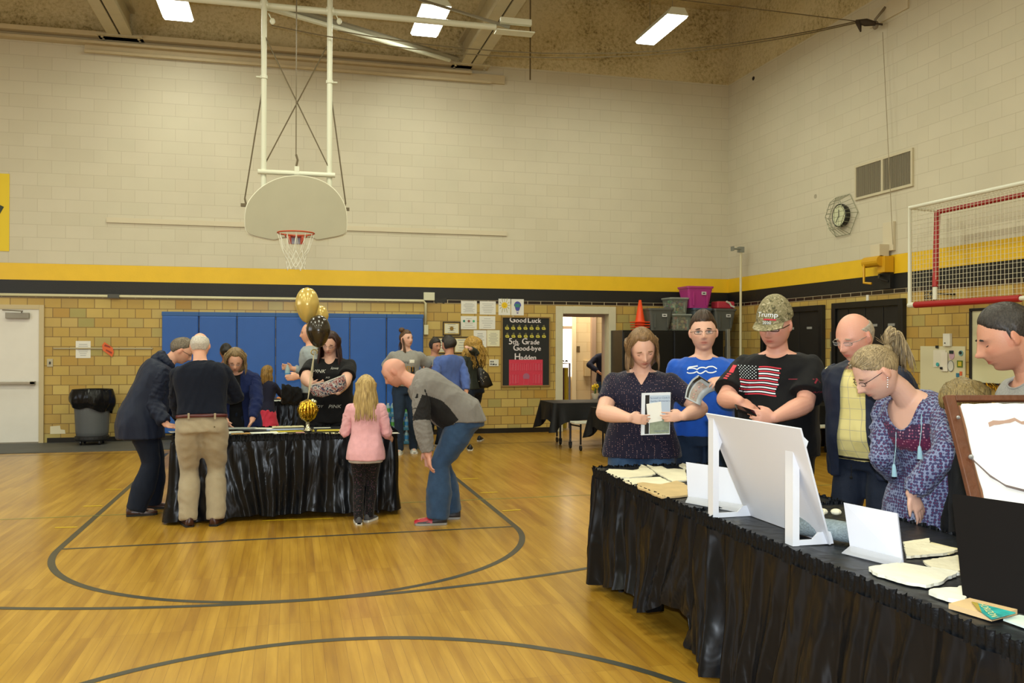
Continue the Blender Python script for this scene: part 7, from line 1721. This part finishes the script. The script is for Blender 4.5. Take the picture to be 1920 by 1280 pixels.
# ---- woman in patterned blouse
def w19():
    blouse = dots_mat('blouse', '#7c84a2', ['#5a3050', '#3b3c60'], 66, .53)
    band = dots_mat('blouse_band', '#5c1f40', ['#b98a9a', '#7a2a48'], 70, .34); band2 = dots_mat('blouse_band_dark', '#3a2440', ['#b9a0aa', '#7a3a58'], 66, .38)
    def hair(p, b):
        mt = hair_mat('ash_blonde', '#5a4a34', '#b09a72', (110, 110, 16)); rn = random.Random(5)
        def extra(mb):
            kb = p.hl((0, -.93, .42))
            mb.sphere(p.hl((0, -.90, .42)), .026, 10, 8)
            for i in range(150):
                a = rn.uniform(0, 6.28); rr = rn.uniform(.2, 1); o_ = p.Rh*math.cos(a)*.028*rr+p.Uh*math.sin(a)*.03*rr
                back = -p.Fh; q1 = kb+back*.03+p.Uh*.045+o_*.8; q2 = kb+back*.075+p.Uh*.03+o_*1.8; q3 = q2+back*.02-EZ*.06+o_*1.2; q4 = q3-EZ*rn.uniform(.03, .09)+o_*.8
                lock(mb, spl([kb+o_*.3, q1, q2, q3, q4], 3), .0058, 5)
            for i in range(60):   # strands pulled back over the skull
                a = rn.uniform(-1.35, 1.35); q = [p.hl(np.array([math.sin(a*1.0)*.68*w_, y_, z_])) for w_, y_, z_ in ((.85, .58, .52+.30*math.cos(a)), (1.03, .15, .35+.72*math.cos(a)**2), (.9, -.45, .45+.52*math.cos(a)**2), (.15, -.93, .45))]
                lock(mb, spl(q, 3), .006, 5, flat=.4)
            for i in range(8): a = rn.uniform(-.4, 1.0); lock(mb, spl([kb+p.Uh*.02, kb+p.Uh*.06+p.Rh*rn.uniform(-.02, .02)-p.Fh*.03*a, kb+p.Uh*rn.uniform(.07, .09)-p.Fh*.06*a+p.Rh*rn.uniform(-.03, .03)], 3), .0022, 4)
        shell(p, b, mt, lambda nx, ny, z: np.where(ny > 0, .10+.54*np.clip(ny, 0, 1)**1.3, .10-.45*np.clip(-ny*1.6, 0, 1)), .07, .012, extra=extra, seed=3)
    def bands(p, C):
        c, (r_, f_, u_) = p.sp(.80); u = (C-c)@u_; y = (C-c)@f_; out = np.zeros(len(C)); out[(u > -.05) & (u < .012) & (y > -.03)] = 2; out[(u > -.115) & (u <= -.05) & (y > .0)] = 1; return out
    cb = lambda p, C: cutRound(.115, .088, 1.0)(p, C)
    p = build_person('woman with blonde ponytail and glasses in a patterned purple blouse, leaning forward', FL(1744, 4.38), 258, 1.655, 'f', wide=1.14, deep=1.12, lean=30, ptilt=.35, hturn=24, hpitch=38, hroll=0, hscale=1.14, neckf=.10, back=.04, necklen=.9,
        hands={'L': PD(1708, 925, 4.02), 'R': PD(1690, 900, 4.5)}, poles={'L': PD(1700, 900, 4.0)-PD(1740, 760, 4.5)+_R*.15, 'R': -_F*.2-EZ},
        hpose={'L': dict(d=_R*.45-_U*.85, n=-_R*.35-_U*.2+_F*.8, curl=.38, spread=.22, thumb=.2, size=1.05)},
        skin=('fair_pink', '#d6a893'), hair=hair, eyes='down', brow='#6b5238', glasses=('#1a1420', .085), voxel=.006,
        top=dict(mat=[blouse, band, band2], sleeve=1.9, hem=-.36, grow=.022, cut=cb, neck=.985, flare=.08, sgrow=.026, amp=.010, mif=bands, name='blouse'), bottom=dict(mat=cloth('dark_leggings', '#10191c', .8)), shoes=(black_c, sole_d))
    m = MB(); e = p.hl((-.70, .02, -.22)); [m.sphere(e-EZ*.011*i, .0042 if i % 2 else .003, 7, 5) for i in range(5)]; m.build('earring', mat('earring_silver', '#c9c4b8', .2, metal=.9), p.obj)
    tm = cloth('tassel_blue', '#8fb4c4', .9)
    for (x, y0, y1, d_) in ((1676, 870, 893, 4.0), (1724, 836, 860, 3.98)):
        a = PD(x, y0, d_); b = PD(x+1, y1, d_); s = PD(x+4, y0-60, 4.12); m = MB(); m.tube([s, s*.5+a*.5+_R*.004, a], .0016, 4); m.tube([a, a*.8+b*.2, b], [.005, .008, .012], 10); o_ = m.build('tassel', tm, p.obj)
    # cuff
    h = p.hand['L']; m = MB(); w0 = h['w']; so, el, wr = p.J['L']; e2 = unit(wr-el); m.tube([wr-e2*.05, wr-e2*.02, wr-e2*.004], [.058, .050, .040], 20); o = p.garment('cuff', m, blouse, 4, .012, 60, vox=.006, sm=3)
w19()
# ---- child behind the frame, man at the right edge
build_person('child with messy light brown hair mostly hidden behind the old picture frame', FL(1832, 3.95), 300, 1.42, 'm', wide=1.25, hturn=10, hpitch=42, hscale=1.14, skin=('fair_pink', '#d6a893'), voxel=.008,
    hair=short_hair(hair_mat('sandy', '#4a3c24', '#96804f', (120, 120, 14)), .17, .09, lambda nx, ny, z: np.where(ny > 0, -.05+.5*np.clip(ny, 0, 1)**1.3, -.1-.5*np.clip(-ny*1.6, 0, 1)), seed=9), top=dict(mat=black_c, sleeve=1.9, hem=-.2, grow=.02), bottom=dict(mat=denim_dk), shoes=(black_c, sole_w))
build_person('dark haired man in a grey shirt in profile at the right edge', FL(1988, 3.75), 282, 1.78, 'm', hands={'R': PD(1990, 900, 4.0), 'L': PD(2010, 950, 3.4)}, wide=1.12, deep=1.1, lean=17, ptilt=.35, hturn=18, hpitch=24, hscale=1.14, neckf=.05, skin=('tan', '#c08a70'), voxel=.006, nose=1.15,
    hair=short_hair(hair_mat('near_black', '#100d0c', '#3a332e', (90, 90, 50)), .085, .035, lambda nx, ny, z: np.where(ny > .12, .16+.50*np.clip(ny, 0, 1)**1.2, np.where(np.abs(ny) < .3, -.12, .12-.58*np.clip(-ny*1.6, 0, 1)))), eyes='down', brow='#1c1512',
    beard=(.55, (.62, .56, .54)), top=dict(mat=grey_rib, sleeve=.6, hem=-.1, grow=.02, cut=cutRound(.03, .07), neck=.975), bottom=dict(mat=denim), shoes=(black_c, sole_w))
# ---- group around the balloon table
olive_g = hair_mat('grey_brown', '#3a3128', '#7d705e', (90, 90, 40)); whiteh = hair_mat('white_hair', '#a59d92', '#d2ccc2', (80, 80, 50))
khaki = cloth('khaki', '#a0937a', .85, var=.08, vscale=12); navy_k = cloth('navy_knit', '#0d1322', .9)
# man in hooded navy jacket
def a1():
    p = build_person('man with glasses in hooded navy jacket bending over the balloon table', (-1.37, 8.70), 80, 1.74, 'm', wide=1.18, deep=1.2, belly=.02, lean=34, ptilt=.3, hturn=8, hpitch=36, neckf=.05, back=-.03, armw=1.2, feet={'R': G(262, 966), 'L': G(292, 953)}, footdir={'R': 0, 'L': 12},
        hands={'R': DY(312, 796, 8.42), 'L': DY(345, 790, 8.8)}, poles={'R': -_U-_R*.6, 'L': -_U}, hpose={'R': dict(d=_R*.95-_U*.2, n=_U*.9-_F*.3, curl=.4)},
        hair=short_hair(olive_g, .09, .035, seed=5), brow='#4a4036', glasses=('#2a2420', .075), voxel=.009, top=dict(mat=navyj, sleeve=1.93, hem=-.36, grow=.042, flare=.05, sgrow=.030, amp=.012, name='jacket'), bottom=dict(mat=navy_tr, flare=.052, thigh=1.2), shoes=(leather_b, sole_d))
    nb, (Rn, Fn, Un) = p.sp(1.0); m = MB(); pts = [nb+Rn*math.cos(a)*.10+Fn*math.sin(a)*.085+Un*(.012-.02*math.sin(a)) for a in np.linspace(2.3, 7.1, 16)]; m.tube(pts, [.03+.022*math.sin(math.pi*i/15) for i in range(16)], 10); m.sphere(nb-Fn*.10-Un*.02, (.09, .05, .06), 14, 10, R=np.stack([Rn, Fn, Un], 1)); p.garment('hood', m, navyj, 3, .012, 40, vox=.009)
    t = DY(322, 807, 8.40); tag(MB().box(t+np.array([.06, 0, -.01]), (.16, .12, .003), .3).build('paper_sheet', wp_), 'white sheet in the hand of the man in the hooded navy jacket', 'paper')
a1()
# man seen from behind in khaki trousers
def a2():
    p = build_person('white haired man in khaki trousers and dark shirt seen from behind', (-.74, 7.98), 358, 1.72, 'm', wide=1.16, deep=1.1, side=-5, lean=13, hturn=4, hpitch=18, neckf=.02, armw=1.15, feet={'L': G(352, 984), 'R': G(407, 982)}, footdir={'L': -14, 'R': 16},
        hands={'R': DY(424, 748, 8.42), 'L': DY(335, 790, 8.45)}, poles={'R': _R*.9-_U*.7-_F*.2, 'L': -_R*.5-_U}, hair=rim_hair(whiteh, .55, .06), eyes='none', voxel=.009, hpose={'R': dict(d=-_R*.5+_F*.6-_U*.2, n=-_F, curl=.6)},
        top=dict(mat=navy_k, sleeve=1.95, hem=.13, grow=.026, sgrow=.020, amp=.009), bottom=dict(mat=khaki, flare=.046, thigh=1.2, waist=.13, amp=.012), shoes=(leather_b, sole_d))
    mb = MB(); mb.rings([p.ring(.085, .024), p.ring(.135, .027)]); V, N, Fq = evaluate(mb); make(V, Fq, 'belt', mat('belt_maroon', '#4e1a1a', .4), p.obj)
    for px in (355, 404):
        q = DY(px, 779, 7.9); m = MB(); m.box(q+np.array([0, -.05, 0]), (.016, .01, .05)); m.build('belt_loop', khaki, p.obj)
    q = DY(402, 800, 7.86); m = MB(); m.sphere(q, (.007, .004, .007), 8, 6); m.build('pocket_button', mat('pocket_dark', '#5d5138', .9), p.obj)
a2()
# woman in navy cardigan
def a3():
    p = build_person('woman with glasses in a navy cardigan reaching down to the balloon table', (-.52, 9.24), 182, 1.62, 'f', wide=1.2, deep=1.15, lean=31, ptilt=.4, hturn=-4, hpitch=34, neckf=.03, armw=1.2, back=.05,
        hands={'L': DY(473, 787, 8.80), 'R': DY(425, 790, 8.9)}, poles={'L': _R-_U*.4, 'R': -_R-_U*.4}, hpose={'L': dict(d=-_U*.8-_R*.35-_F*.2, n=-_F*.2+_U*.1-_R*.5, curl=.45, spread=.2)},
        hair=long_hair(hair_mat('bob_blonde', '#4a3a26', '#9a8058', (110, 110, 14)), .09, 200, .20, .010, .004, .03, seed=8, vol=.10), brow='#5a4530', glasses=('#5a5048', .075), voxel=.009, top=dict(mat=black_c, sleeve=.3, hem=-.3, grow=.012), bottom=dict(mat=navy_tr), shoes=(black_c, sole_d))
    jacket(p, cloth('navy_cardigan', '#14204a', .9), -.42, lambda s: .045+.04*np.clip(.7-s, 0, 1), g=.026, name='cardigan')
a3()
# dark haired youth in maroon, partly hidden
build_person('dark haired youth in maroon and gold top by the blue pads', DY(424, 700, 12.25)*np.array([1, 1, 0]), 350, 1.60, 'm', hpitch=15, skin=('brown', '#7a5038'), hair=short_hair(hair_mat('black_afro', '#0b0908', '#1f1a18', (60, 60, 60)), .16, .04), eyes='none', voxel=.013, wide=1.1,
    top=dict(mat=[cloth('maroon', '#5a1620', .85), cloth('gold_band', '#b5862c', .8)], sleeve=1.9, hem=-.1, grow=.03, mif=lambda p, C: ((C[:, 2] > 1.19) & (C[:, 2] < 1.25)).astype(int)), bottom=dict(mat=navy_tr), shoes=(black_c, sole_w))
# child in navy top and red skirt
def a5():
    p = build_person('child with wavy brown hair in navy top and red skirt', DY(497, 700, 12.42)*np.array([1, 1, 0]), 38, 1.30, 'f', wide=1.05, lean=6, hands={'R': DY(540, 752, 12.78), 'L': DY(492, 770, 12.7)}, poles={'R': -_U+_R*.2}, hpitch=20, skin=('tan', '#c08a70'), eyes='none', voxel=.011,
        hair=long_hair(hair_mat('wavy_brown', '#4a3418', '#a5803e', (100, 100, 20)), .17, 140, .13, .010, .012, .03, seed=3, back_only=True, ends=.05), top=dict(mat=cloth('child_navy', '#1a1c30', .85), sleeve=1.95, hem=-.12, grow=.016, sgrow=.012), bottom=dict(mat=black_c, upto=.9), shoes=(black_c, sole_w))
    m = MB(); m.rings([p.ring(s, g_) for s, g_ in ((-.75, .085), (-.5, .065), (-.25, .04), (-.05, .022), (.02, .018))]); p.garment('skirt', m, cloth('red_skirt', '#b3283e', .7), 4, .012, 26, vox=.012)
a5()
# grey haired man in light shirt
def a6():
    p = build_person('grey bearded man in light grey shirt holding a water bottle', DY(587, 700, 11.35)*np.array([1, 1, 0]), 285, 1.88, 'm', wide=1.12, lean=4, hturn=-8, hpitch=6, skin=('fair', '#d9a48a'), hair=rim_hair(hair_mat('grey_short', '#7d7468', '#b5aa9a', (60, 60, 60)), .62, .05), brow='#8a8078', beard=(.6, (.9, .9, .9)), voxel=.010, armw=1.15,
        hands={'R': DY(548, 691, 11.25), 'L': DY(560, 706, 10.95)}, poles={'R': -_U*1.0+_R*.8, 'L': -_U*1.0+_R*.9}, top=dict(mat=cloth('pale_grey_shirt', '#8f979a', .8), sleeve=1.9, hem=-.02, grow=.020, sgrow=.016, amp=.010), bottom=dict(mat=black_c), shoes=(black_c, sole_d), eyes='open')
    c = DY(539, 695, 11.2); t = thing('water_bottle', c, 'small clear water bottle in the hand of the grey bearded man', 'bottle')
    MB().lathe([(.02, -.09), (.03, -.08), (.032, -.02), (.03, .03), (.013, .06), (.013, .075)], c, 12).build('bottle_body', mat('bottle_clear', '#a9cfd8', .08, alpha=.55), t, smooth=True); MB().lathe([(.031, -.07), (.033, -.03)], c, 12, caps=False).build('bottle_label', mat('label_blue', '#2f7fb8', .4), t)
    t = thing('folded_jacket', DY(545, 740, 11.2), 'black jacket draped over the forearm of the grey bearded man', 'jacket')
    m = MB(); a = DY(527, 722, 11.05); b = DY(566, 722, 11.2)
    m.rings([[a*(1-u)+b*u+np.array([0, .07*math.cos(q), -.10-.04*u+.13*math.sin(q)*(1-.2*u)]) for q in np.linspace(0, 6.283, 16, endpoint=False)] for u in (0, .3, .6, 1.0)]); V, N, Fq = evaluate(m, .012, 4); V = folds(V, N, .03, 2, 20); make(V, Fq, 'cloth', black_c, t)
a6()
# woman with long dark hair
def a7():
    p = build_person('woman with long dark hair in black patterned shirt holding a flag print bag', (.42, 9.55), 190, 1.74, 'f', wide=1.45, deep=1.3, belly=.02, lean=6, hturn=6, hpitch=26, armw=1.45, neckf=.02, hroll=-4,
        hands={'R': DY(583, 722, 9.05), 'L': DY(632, 738, 9.0)}, poles={'R': -_R-_U*.5, 'L': _R-_U*.6}, hpose={'R': dict(d=_R*.8+_U*.1, n=_F*.5+_U*.5, curl=.7), 'L': dict(d=-_R*.9+_U*.25, n=_U*.6-_F*.4, curl=.3, spread=.2)}, skin=('fair_pink', '#d6a893'),
        hair=long_hair(hair_mat('dark_auburn', '#150c0a', '#43261c', (110, 110, 9)), .30, 260, .18, .010, .004, .04, seed=6, vol=.08), brow='#2a1812', glasses=('#3a1f24', .08), voxel=.009, top=dict(mat=black_c, sleeve=.75, hem=-.30, grow=.018, cut=cutRound(.06, .06), neck=.975, loose=.015), bottom=dict(mat=black_c), shoes=(black_c, sole_d))
    wm = mat('print_silver', '#b0b0a8', .5); r_ = random.Random(4)
    for (px, py, w_, tx) in ((598, 696, .14, 'PINK'), (627, 690, .11, 'love'), (614, 707, .10, 'xo'), (598, 762, .11, 'JOY'), (627, 762, .14, 'PINK')):
        vs, fs = text_geo('' or tx, 'CENTER', .3); o = on(p, 'shirt', px, py); proj_mesh(p, 'shirt', [(v[0]*w_*.42, v[1]*w_*.36) for v in vs], fs, o, _R, _U, wm, 'shirt_print')
    flag = mat('flag_bag', '#8a3038', .5); nt = flag.node_tree; b = nt.nodes['Principled BSDF']; g = nd(nt, 'ShaderNodeTexCoord'); n = nd(nt, 'ShaderNodeTexNoise'); n.inputs['Scale'].default_value = 9; n.inputs['Distortion'].default_value = 3; nt.links.new(g.outputs['Object'], n.inputs['Vector']); cr = nd(nt, 'ShaderNodeValToRGB'); cr.color_ramp.interpolation = 'CONSTANT'
    e = cr.color_ramp.elements; e[0].position = 0; e[0].color = srgb('#20263f'); e[1].position = .42; e[1].color = srgb('#b9b6b0')
    for q_, c_ in ((.48, '#7a2a30'), (.54, '#b9b6b0'), (.58, '#8f4a38'), (.64, '#2a2c48')): x = e.new(q_); x.color = srgb(c_)
    nt.links.new(n.outputs[0], cr.inputs[0]); nt.links.new(cr.outputs[0], b.inputs['Base Color'])
    t = thing('flag_print_bag', DY(615, 740, 9.0), 'folded bag with a flag print held by the woman with long dark hair', 'bag')
    out = [(577, 727), (583, 723), (610, 716), (646, 703), (649, 712), (650, 724), (645, 732), (628, 738), (604, 745), (587, 742)]; P_ = [DY(a, b_, 9.02) for a, b_ in out]; cc = np.mean(P_, axis=0)
    m = MB(); m.rings([[cc+(q-cc)*k_+np.array([0, y_, 0]) for q in P_] for k_, y_ in ((.6, -.035), (.95, -.02), (1, 0), (.95, .02), (.6, .03))]); m.build('bag_body', flag, t, smooth=True); m = MB(); m.tube([DY(a, b_, 8.99) for a, b_ in ((583, 722), (610, 716), (646, 702))], .004, 5); m.build('zip_edge', mat('zip_white', '#c9c5bb', .5), t)
a7()
# girl in pink
def a8():
    seq = dots_mat('sequin_leggings', '#0d0c10', ['#8f4a9a', '#6a4a3c'], 75, .22)
    p = build_person('girl with long blonde hair in a pink jacket seen from behind', (.645, 7.80), 6, 1.30, 'f', wide=.98, deep=1.05, hpitch=12, armw=1.05, hscale=1.12, feet={'L': G(672, 981), 'R': G(694, 976)}, footdir={'L': -6, 'R': 25}, hands={'R': DY(727, 818, 7.98), 'L': DY(648, 805, 8.05)}, poles={'R': _R*.25-_U, 'L': -_R*.25-_U}, eyes='none', voxel=.008,
        hpose={'R': dict(d=_F*.5-_U*.3+_R*.4, n=-_R, curl=.8)}, hair=long_hair(hair_mat('blonde_girl', '#7d6438', '#c9ad70', (70, 70, 6)), .27, 340, .16, .0075, .003, .05, seed=2, vol=.06, back_only=False, frontlim=.1, ends=.03),
        top=dict(mat=cloth('pink', '#dda6ae', .9), sleeve=1.95, hem=-.28, grow=.022, flare=.03, sgrow=.018, name='jacket', amp=.008), bottom=dict(mat=seq, flare=.036, thigh=1.05), shoes=(cloth('grey_shoe', '#4a4a4e', .6), sole_w))
    mb = MB(); mb.rings([p.ring(-.34, .026), p.ring(-.24, .024)]); p.garment('undershirt', mb, cloth('pale_hem', '#b0a8a0', .9), 2, .003)
a8()
# bending bald man
def scalp(p, V, Q, T):
    x, y, z = Q[:, 0], Q[:, 1], Q[:, 2]; k = np.clip((z+.30+.9*np.clip(y, 0, 1))/.2, 0, 1)*(np.abs(x) < .9)*(y < .25)*(y > -1.1)*(z < 1.1)*np.clip((.62-z)/.25, 0, 1); k = k*.45; return T*(1-k[:, None])+T*np.array((.62, .60, .58))*k[:, None]
def red_toe(p, base, fdv, sdv, s_):
    m = MB(); L_ = .152*p.H; R1 = []
    for u_, w2, hz in ((.16, .047, .070), (.34, .051, .053), (.54, .051, .042), (.66, .040, .033), (.712, .022, .024)):
        c0 = base+fdv*u_*L_; R1.append([c0+sdv*math.cos(a)*w2+EZ*(.0125+max(0, math.sin(a))*hz) for a in np.linspace(0, math.pi, 10)])
    m.grid(lambda u, v: R1[int(round(v*4))][int(round(u*9))], 10, 5); m.build('toe_cap', mat('shoe_red', '#a3182a', .4), s_, smooth=True)
    m = MB(); [m.tube([base+fdv*u_*L_+sdv*.02+EZ*z_, base+fdv*u_*L_-sdv*.02+EZ*z_], .003, 5) for u_, z_ in ((.02, .098), (.09, .090), (.16, .084), (.23, .074))]; m.build('laces', mat('lace_red', '#7a1422', .6), s_)
def side_panel(p, C):
    sv = np.linspace(0, 1, 260); cs = np.array([p.sp(s)[0] for s in sv]); idx = np.argmin(((C[:, None]-cs[None])**2).sum(-1), 1); F_ = np.array([p.sp(s)[1][1] for s in sv])[idx]; R_ = np.array([p.sp(s)[1][0] for s in sv])[idx]; D_ = C-cs[idx]; y = (D_*F_).sum(1); x = (D_*R_).sum(1); s = sv[idx]
    out = np.zeros(len(C)); out[(np.abs(x) > .09) & (y > .02+.10*(.0+np.abs(s-.45))) & (s < .86) & (s > .08)] = 1
    return out
def sleeve_panel(p, C):
    out = np.zeros(len(C))
    for k in 'LR':
        so, el, wr = p.J[k]; d = unit(el-so); t = (C-so)@d/np.linalg.norm(el-so); F_ = p.sp(.8)[1][2]; n_ = np.cross(d, p.sp(.8)[1][0]); side_ = (C-so)@(-p.sp(.8)[1][2]); near = np.abs((C-so)@p.sp(.8)[1][0]) < .2
        out[near & (side_ > .03) & (t < .95) & (t > .1)] = 1; out[near & (np.abs(t-.62) < .02) & (out == 0)] = 2
    return out
def a9():
    p = build_person('bald man in a grey and black pullover and jeans bending far forward', (1.22, 7.72), 279, 1.86, 'm', wide=1.22, deep=1.25, belly=.035, lean=68, ptilt=.62, hturn=8, hpitch=42, neckf=.02, back=.30, drop=.03, armw=1.3, feet={'R': G(838, 972), 'L': G(812, 983)}, footdir={'R': 4, 'L': -2}, skin=('ruddy', '#d29a86'),
        hands={'L': DY(805, 868, 7.40), 'R': DY(800, 850, 7.9)}, poles={'L': -_U*.3-_R*.4-_F*.3, 'R': -_R}, hpose={'L': dict(d=-_U*.95+_R*.1, n=_R*.8+_F*.3, curl=.5)}, tintf=scalp, beard=(.5, (.68, .60, .56)), brow='#6b5a4a', voxel=.0085,
        top=dict(mat=[cloth('pullover_grey', '#77736f', .9, var=.05), cloth('pullover_black', '#1d1c1d', .85), mat('seam_dark', '#3c3a38', .9)], sleeve=1.93, hem=-.06, grow=.028, sgrow=.022, name='pullover', amp=.009, neck=1.0, voxel=.0062, sm=12,
            mif=lambda p, C: side_panel(p, C), smif=lambda p, C: sleeve_panel(p, C)), bottom=dict(mat=denim, flare=.054, thigh=1.18, amp=.010), shoes=(mat('shoe_dark', '#2a2629', .5), mat('sole_grey', '#8f8d8a', .6), red_toe))
a9()
# far group by the papers
def a10():
    mt = hair_mat('brown_long', '#2a1c12', '#6b4c30', (110, 110, 9))
    def hair(p, b):
        rn = random.Random(2)
        def extra(mb):
            mb.sphere(p.hl((.35, -.45, 1.05)), (.045, .045, .038), 12, 8)
            for i in range(60):
                a = rn.uniform(-.6, .6); k0 = p.hl((-.35+rn.uniform(-.3, .3), -.9, .2)); q = k0-EZ*.10+_R*rn.uniform(-.05, .05); lock(mb, spl([k0, q, q-EZ*.09+_R*.02*math.sin(i)], 3), .010, 5)
            for i in range(16): k0 = p.hl((.66, .1+rn.uniform(-.1, .1), .1)); lock(mb, spl([k0, k0-EZ*.10+p.Fh*.03, k0-EZ*.20+p.Fh*.05+_R*rn.uniform(-.015, .015), k0-EZ*.30+p.Fh*.06], 3), .009, 5)
        shell(p, b, mt, LINE_SHORT, .10, .02, extra=extra)
    p = build_person('woman with a hair bun in a grey printed tee shirt standing by the water cases', (1.62, 12.62), 190, 1.81, 'f', wide=1.08, deep=1.1, hturn=-42, hpitch=0, armw=1.15, skin=('fair_pink', '#d6a893'), hair=hair, eyes='open', brow='#3a281c', voxel=.010, feet={'L': FL(776, 12.7)[:2], 'R': FL(749, 12.5)[:2]},
        hands={'L': DY(788, 712, 12.6), 'R': DY(736, 715, 12.6)}, top=dict(mat=grey_rib, sleeve=.72, hem=.06, grow=.024, cut=cutRound(.03, .06), neck=.975, loose=.02), bottom=dict(mat=denim_dk), shoes=(mat('shoe_pale', '#b5b2a8', .6), sole_w))
    o = on(p, 'shirt', 757, 692); gold = mat('print_gold', '#c08a1c', .6); vs, fs = text_geo('HADDEN'); proj_mesh(p, 'shirt', [(v[0]*.075-.02, v[1]*.11+.0) for v in vs], fs, o, _R, _U, gold, 'shirt_print'); vs, fs = text_geo('Hive Being'); proj_mesh(p, 'shirt', [(v[0]*.042-.02, v[1]*.05+.10) for v in vs], fs, o, _R, _U, dk_, 'shirt_print')
    proj_mesh(p, 'shirt', *gridq(.085, .09, .15, .135, 3, 2), o, _R, _U, paper, 'name_tag'); proj_mesh(p, 'shirt', *gridq(.10, -.06, .15, .03, 3, 3), o, _R, _U, dk_, 'shirt_print')
a10()
build_person('dark haired woman in a grey tee shirt facing the woman in the blue sweater', DY(815, 800, 13.35)*np.array([1, 1, 0]), 158, 1.70, 'f', wide=1.2, hturn=-6, hpitch=12, armw=1.2, skin=('tan', '#c08a70'), hair=short_hair(hair_mat('near_black', '#100d0c', '#3a332e', (90, 90, 50)), .14, .02, lambda nx, ny, z: np.where(ny > .3, .35+.3*(ny-.3), -.45)), brow='#1c1512', voxel=.011,
    hands={'R': DY(805, 696, 13.0)}, poles={'R': -_U}, top=dict(mat=grey_rib, sleeve=.7, hem=-.1, grow=.022, cut=cutRound(.03, .06), neck=.975), bottom=dict(mat=denim_dk), shoes=(black_c, sole_w))
p12 = build_person('woman with short dark hair in a blue sweater seen from behind', DY(842, 800, 12.65)*np.array([1, 1, 0]), 335, 1.72, 'f', wide=1.32, deep=1.2, hturn=-30, hpitch=14, armw=1.3, skin=('tan', '#c08a70'), hair=short_hair(hair_mat('near_black', '#100d0c', '#3a332e', (90, 90, 50)), .22, .04, lambda nx, ny, z: np.where(ny > .3, .3+.3*(ny-.3), -.5), seed=4), eyes='none', voxel=.011,
    hands={'L': DY(800, 697, 12.3), 'R': DY(880, 760, 12.3)}, poles={'L': -_U*1.0}, top=dict(mat=cloth('blue_sweater', '#4c62a0', .9), sleeve=1.9, hem=-.15, grow=.028, sgrow=.020, name='sweater', amp=.010), bottom=dict(mat=navy_tr), shoes=(black_c, sole_w))
def a13():
    p = build_person('woman with curly blonde hair in a dark top carrying a black shoulder bag', DY(886, 800, 13.35)*np.array([1, 1, 0]), 320, 1.72, 'f', wide=1.22, deep=1.1, hturn=-20, hpitch=10, armw=1.15, skin=('fair_pink', '#d6a893'), hair=long_hair(hair_mat('curly_blonde', '#6b4c1c', '#d0a650', (70, 70, 30)), .30, 300, .20, .012, .030, .06, seed=7, curl=14, ends=.06, vol=.25, frontlim=.75), eyes='none', voxel=.010, feet={'L': G(882, 845)[:2], 'R': G(902, 823)[:2]}, footdir={'R': 60, 'L': 50},
        hands={'R': DY(880, 652, 13.0)}, poles={'R': _R*1.0+_U*.3}, top=dict(mat=cloth('charcoal_top', '#33372f', .7), sleeve=1.9, hem=-.02, grow=.020, sgrow=.016, amp=.010), bottom=dict(mat=navy_tr, thigh=.95, flare=.03), shoes=(mat('shoe_black', '#121212', .5), sole_w))
    t = thing('shoulder_bag', DY(905, 725, 12.9), 'black shoulder bag with sparkles hanging from the curly blonde woman', 'handbag'); m = MB(); out = [(895, 690), (901, 688), (915, 700), (924, 722), (914, 727), (900, 727), (895, 710)]; P_ = [DY(a, b_, 13.05) for a, b_ in out]; cc = np.mean(P_, axis=0)
    m.rings([[cc+(q-cc)*k_+np.array([0, y_, 0]) for q in P_] for k_, y_ in ((.7, -.06), (.97, -.04), (1, 0), (.97, .04), (.7, .06))]); m.build('bag_body', mat('bag_black', '#0f0f10', .4), t, smooth=True); m = MB(); m.tube([DY(899, 690, 13.05), DY(893, 672, 13.05), DY(889, 655, 13.15)], .012, 6); m.build('bag_strap', mat('bag_black', '#0f0f10', .4), t)
    m = MB(); r_ = random.Random(3); [m.sphere(DY(898+r_.uniform(0, 14), 696+r_.uniform(0, 22), 12.985), .006, 5, 4) for _ in range(12)]; m.build('sequins', mat('sequin', '#d5d5c5', .2, metal=.8), t)
a13()
build_person('person in a navy top standing in the hallway beyond the doorway', DY(1139, 700, 16.4)*np.array([1, 1, 0]), 20, 1.72, 'm', wide=1.25, eyes='none', voxel=.014, skin=('tan', '#c08a70'), hair=short_hair(hair_mat('near_black', '#100d0c', '#3a332e', (90, 90, 50))), hands={'L': DY(1122, 697, 16.2)}, poles={'L': -_R}, top=dict(mat=cloth('child_navy', '#1a1c30', .85), sleeve=1.9, hem=-.1, grow=.02), bottom=dict(mat=denim), shoes=(black_c, sole_w))
q = DY(1116, 726, 16.0)
t = thing('yellow_flowers', (q[0], 16.0, 0), 'yellow flowers in a white pot in the hallway', 'flowers'); m = MB(); m.lathe([(.10, 0), (.12, .02), (.05, .1), (.05, .5), (.1, .52)], (q[0], 16.0, 0), 14); m.build('stand', mat('stand_dark', '#3a322a', .5), t)
m = MB(); m.lathe([(.05, .522), (.075, .6), (.08, q[2]-.12)], (q[0], 16.0, 0), 14); m.build('pot', mat('pot_white', '#d8d5c8', .4), t); m = MB(); [m.sphere((q[0]+rj.uniform(-.06, .06), 16.0+rj.uniform(-.05, .05), q[2]+rj.uniform(-.06, .05)), .025, 6, 5) for _ in range(12)]; m.build('blossoms', mat('flower_yellow', '#e0c41c', .6), t, smooth=True)
m = MB(); [m.tube([(q[0]+rj.uniform(-.02, .02), 16.0, q[2]-.14), (q[0]+rj.uniform(-.05, .05), 16.0+rj.uniform(-.04, .04), q[2]-.02)], .004, 4) for _ in range(8)]; m.build('flower_stems', mat('stem_green', '#3f6a2c', .7), t)
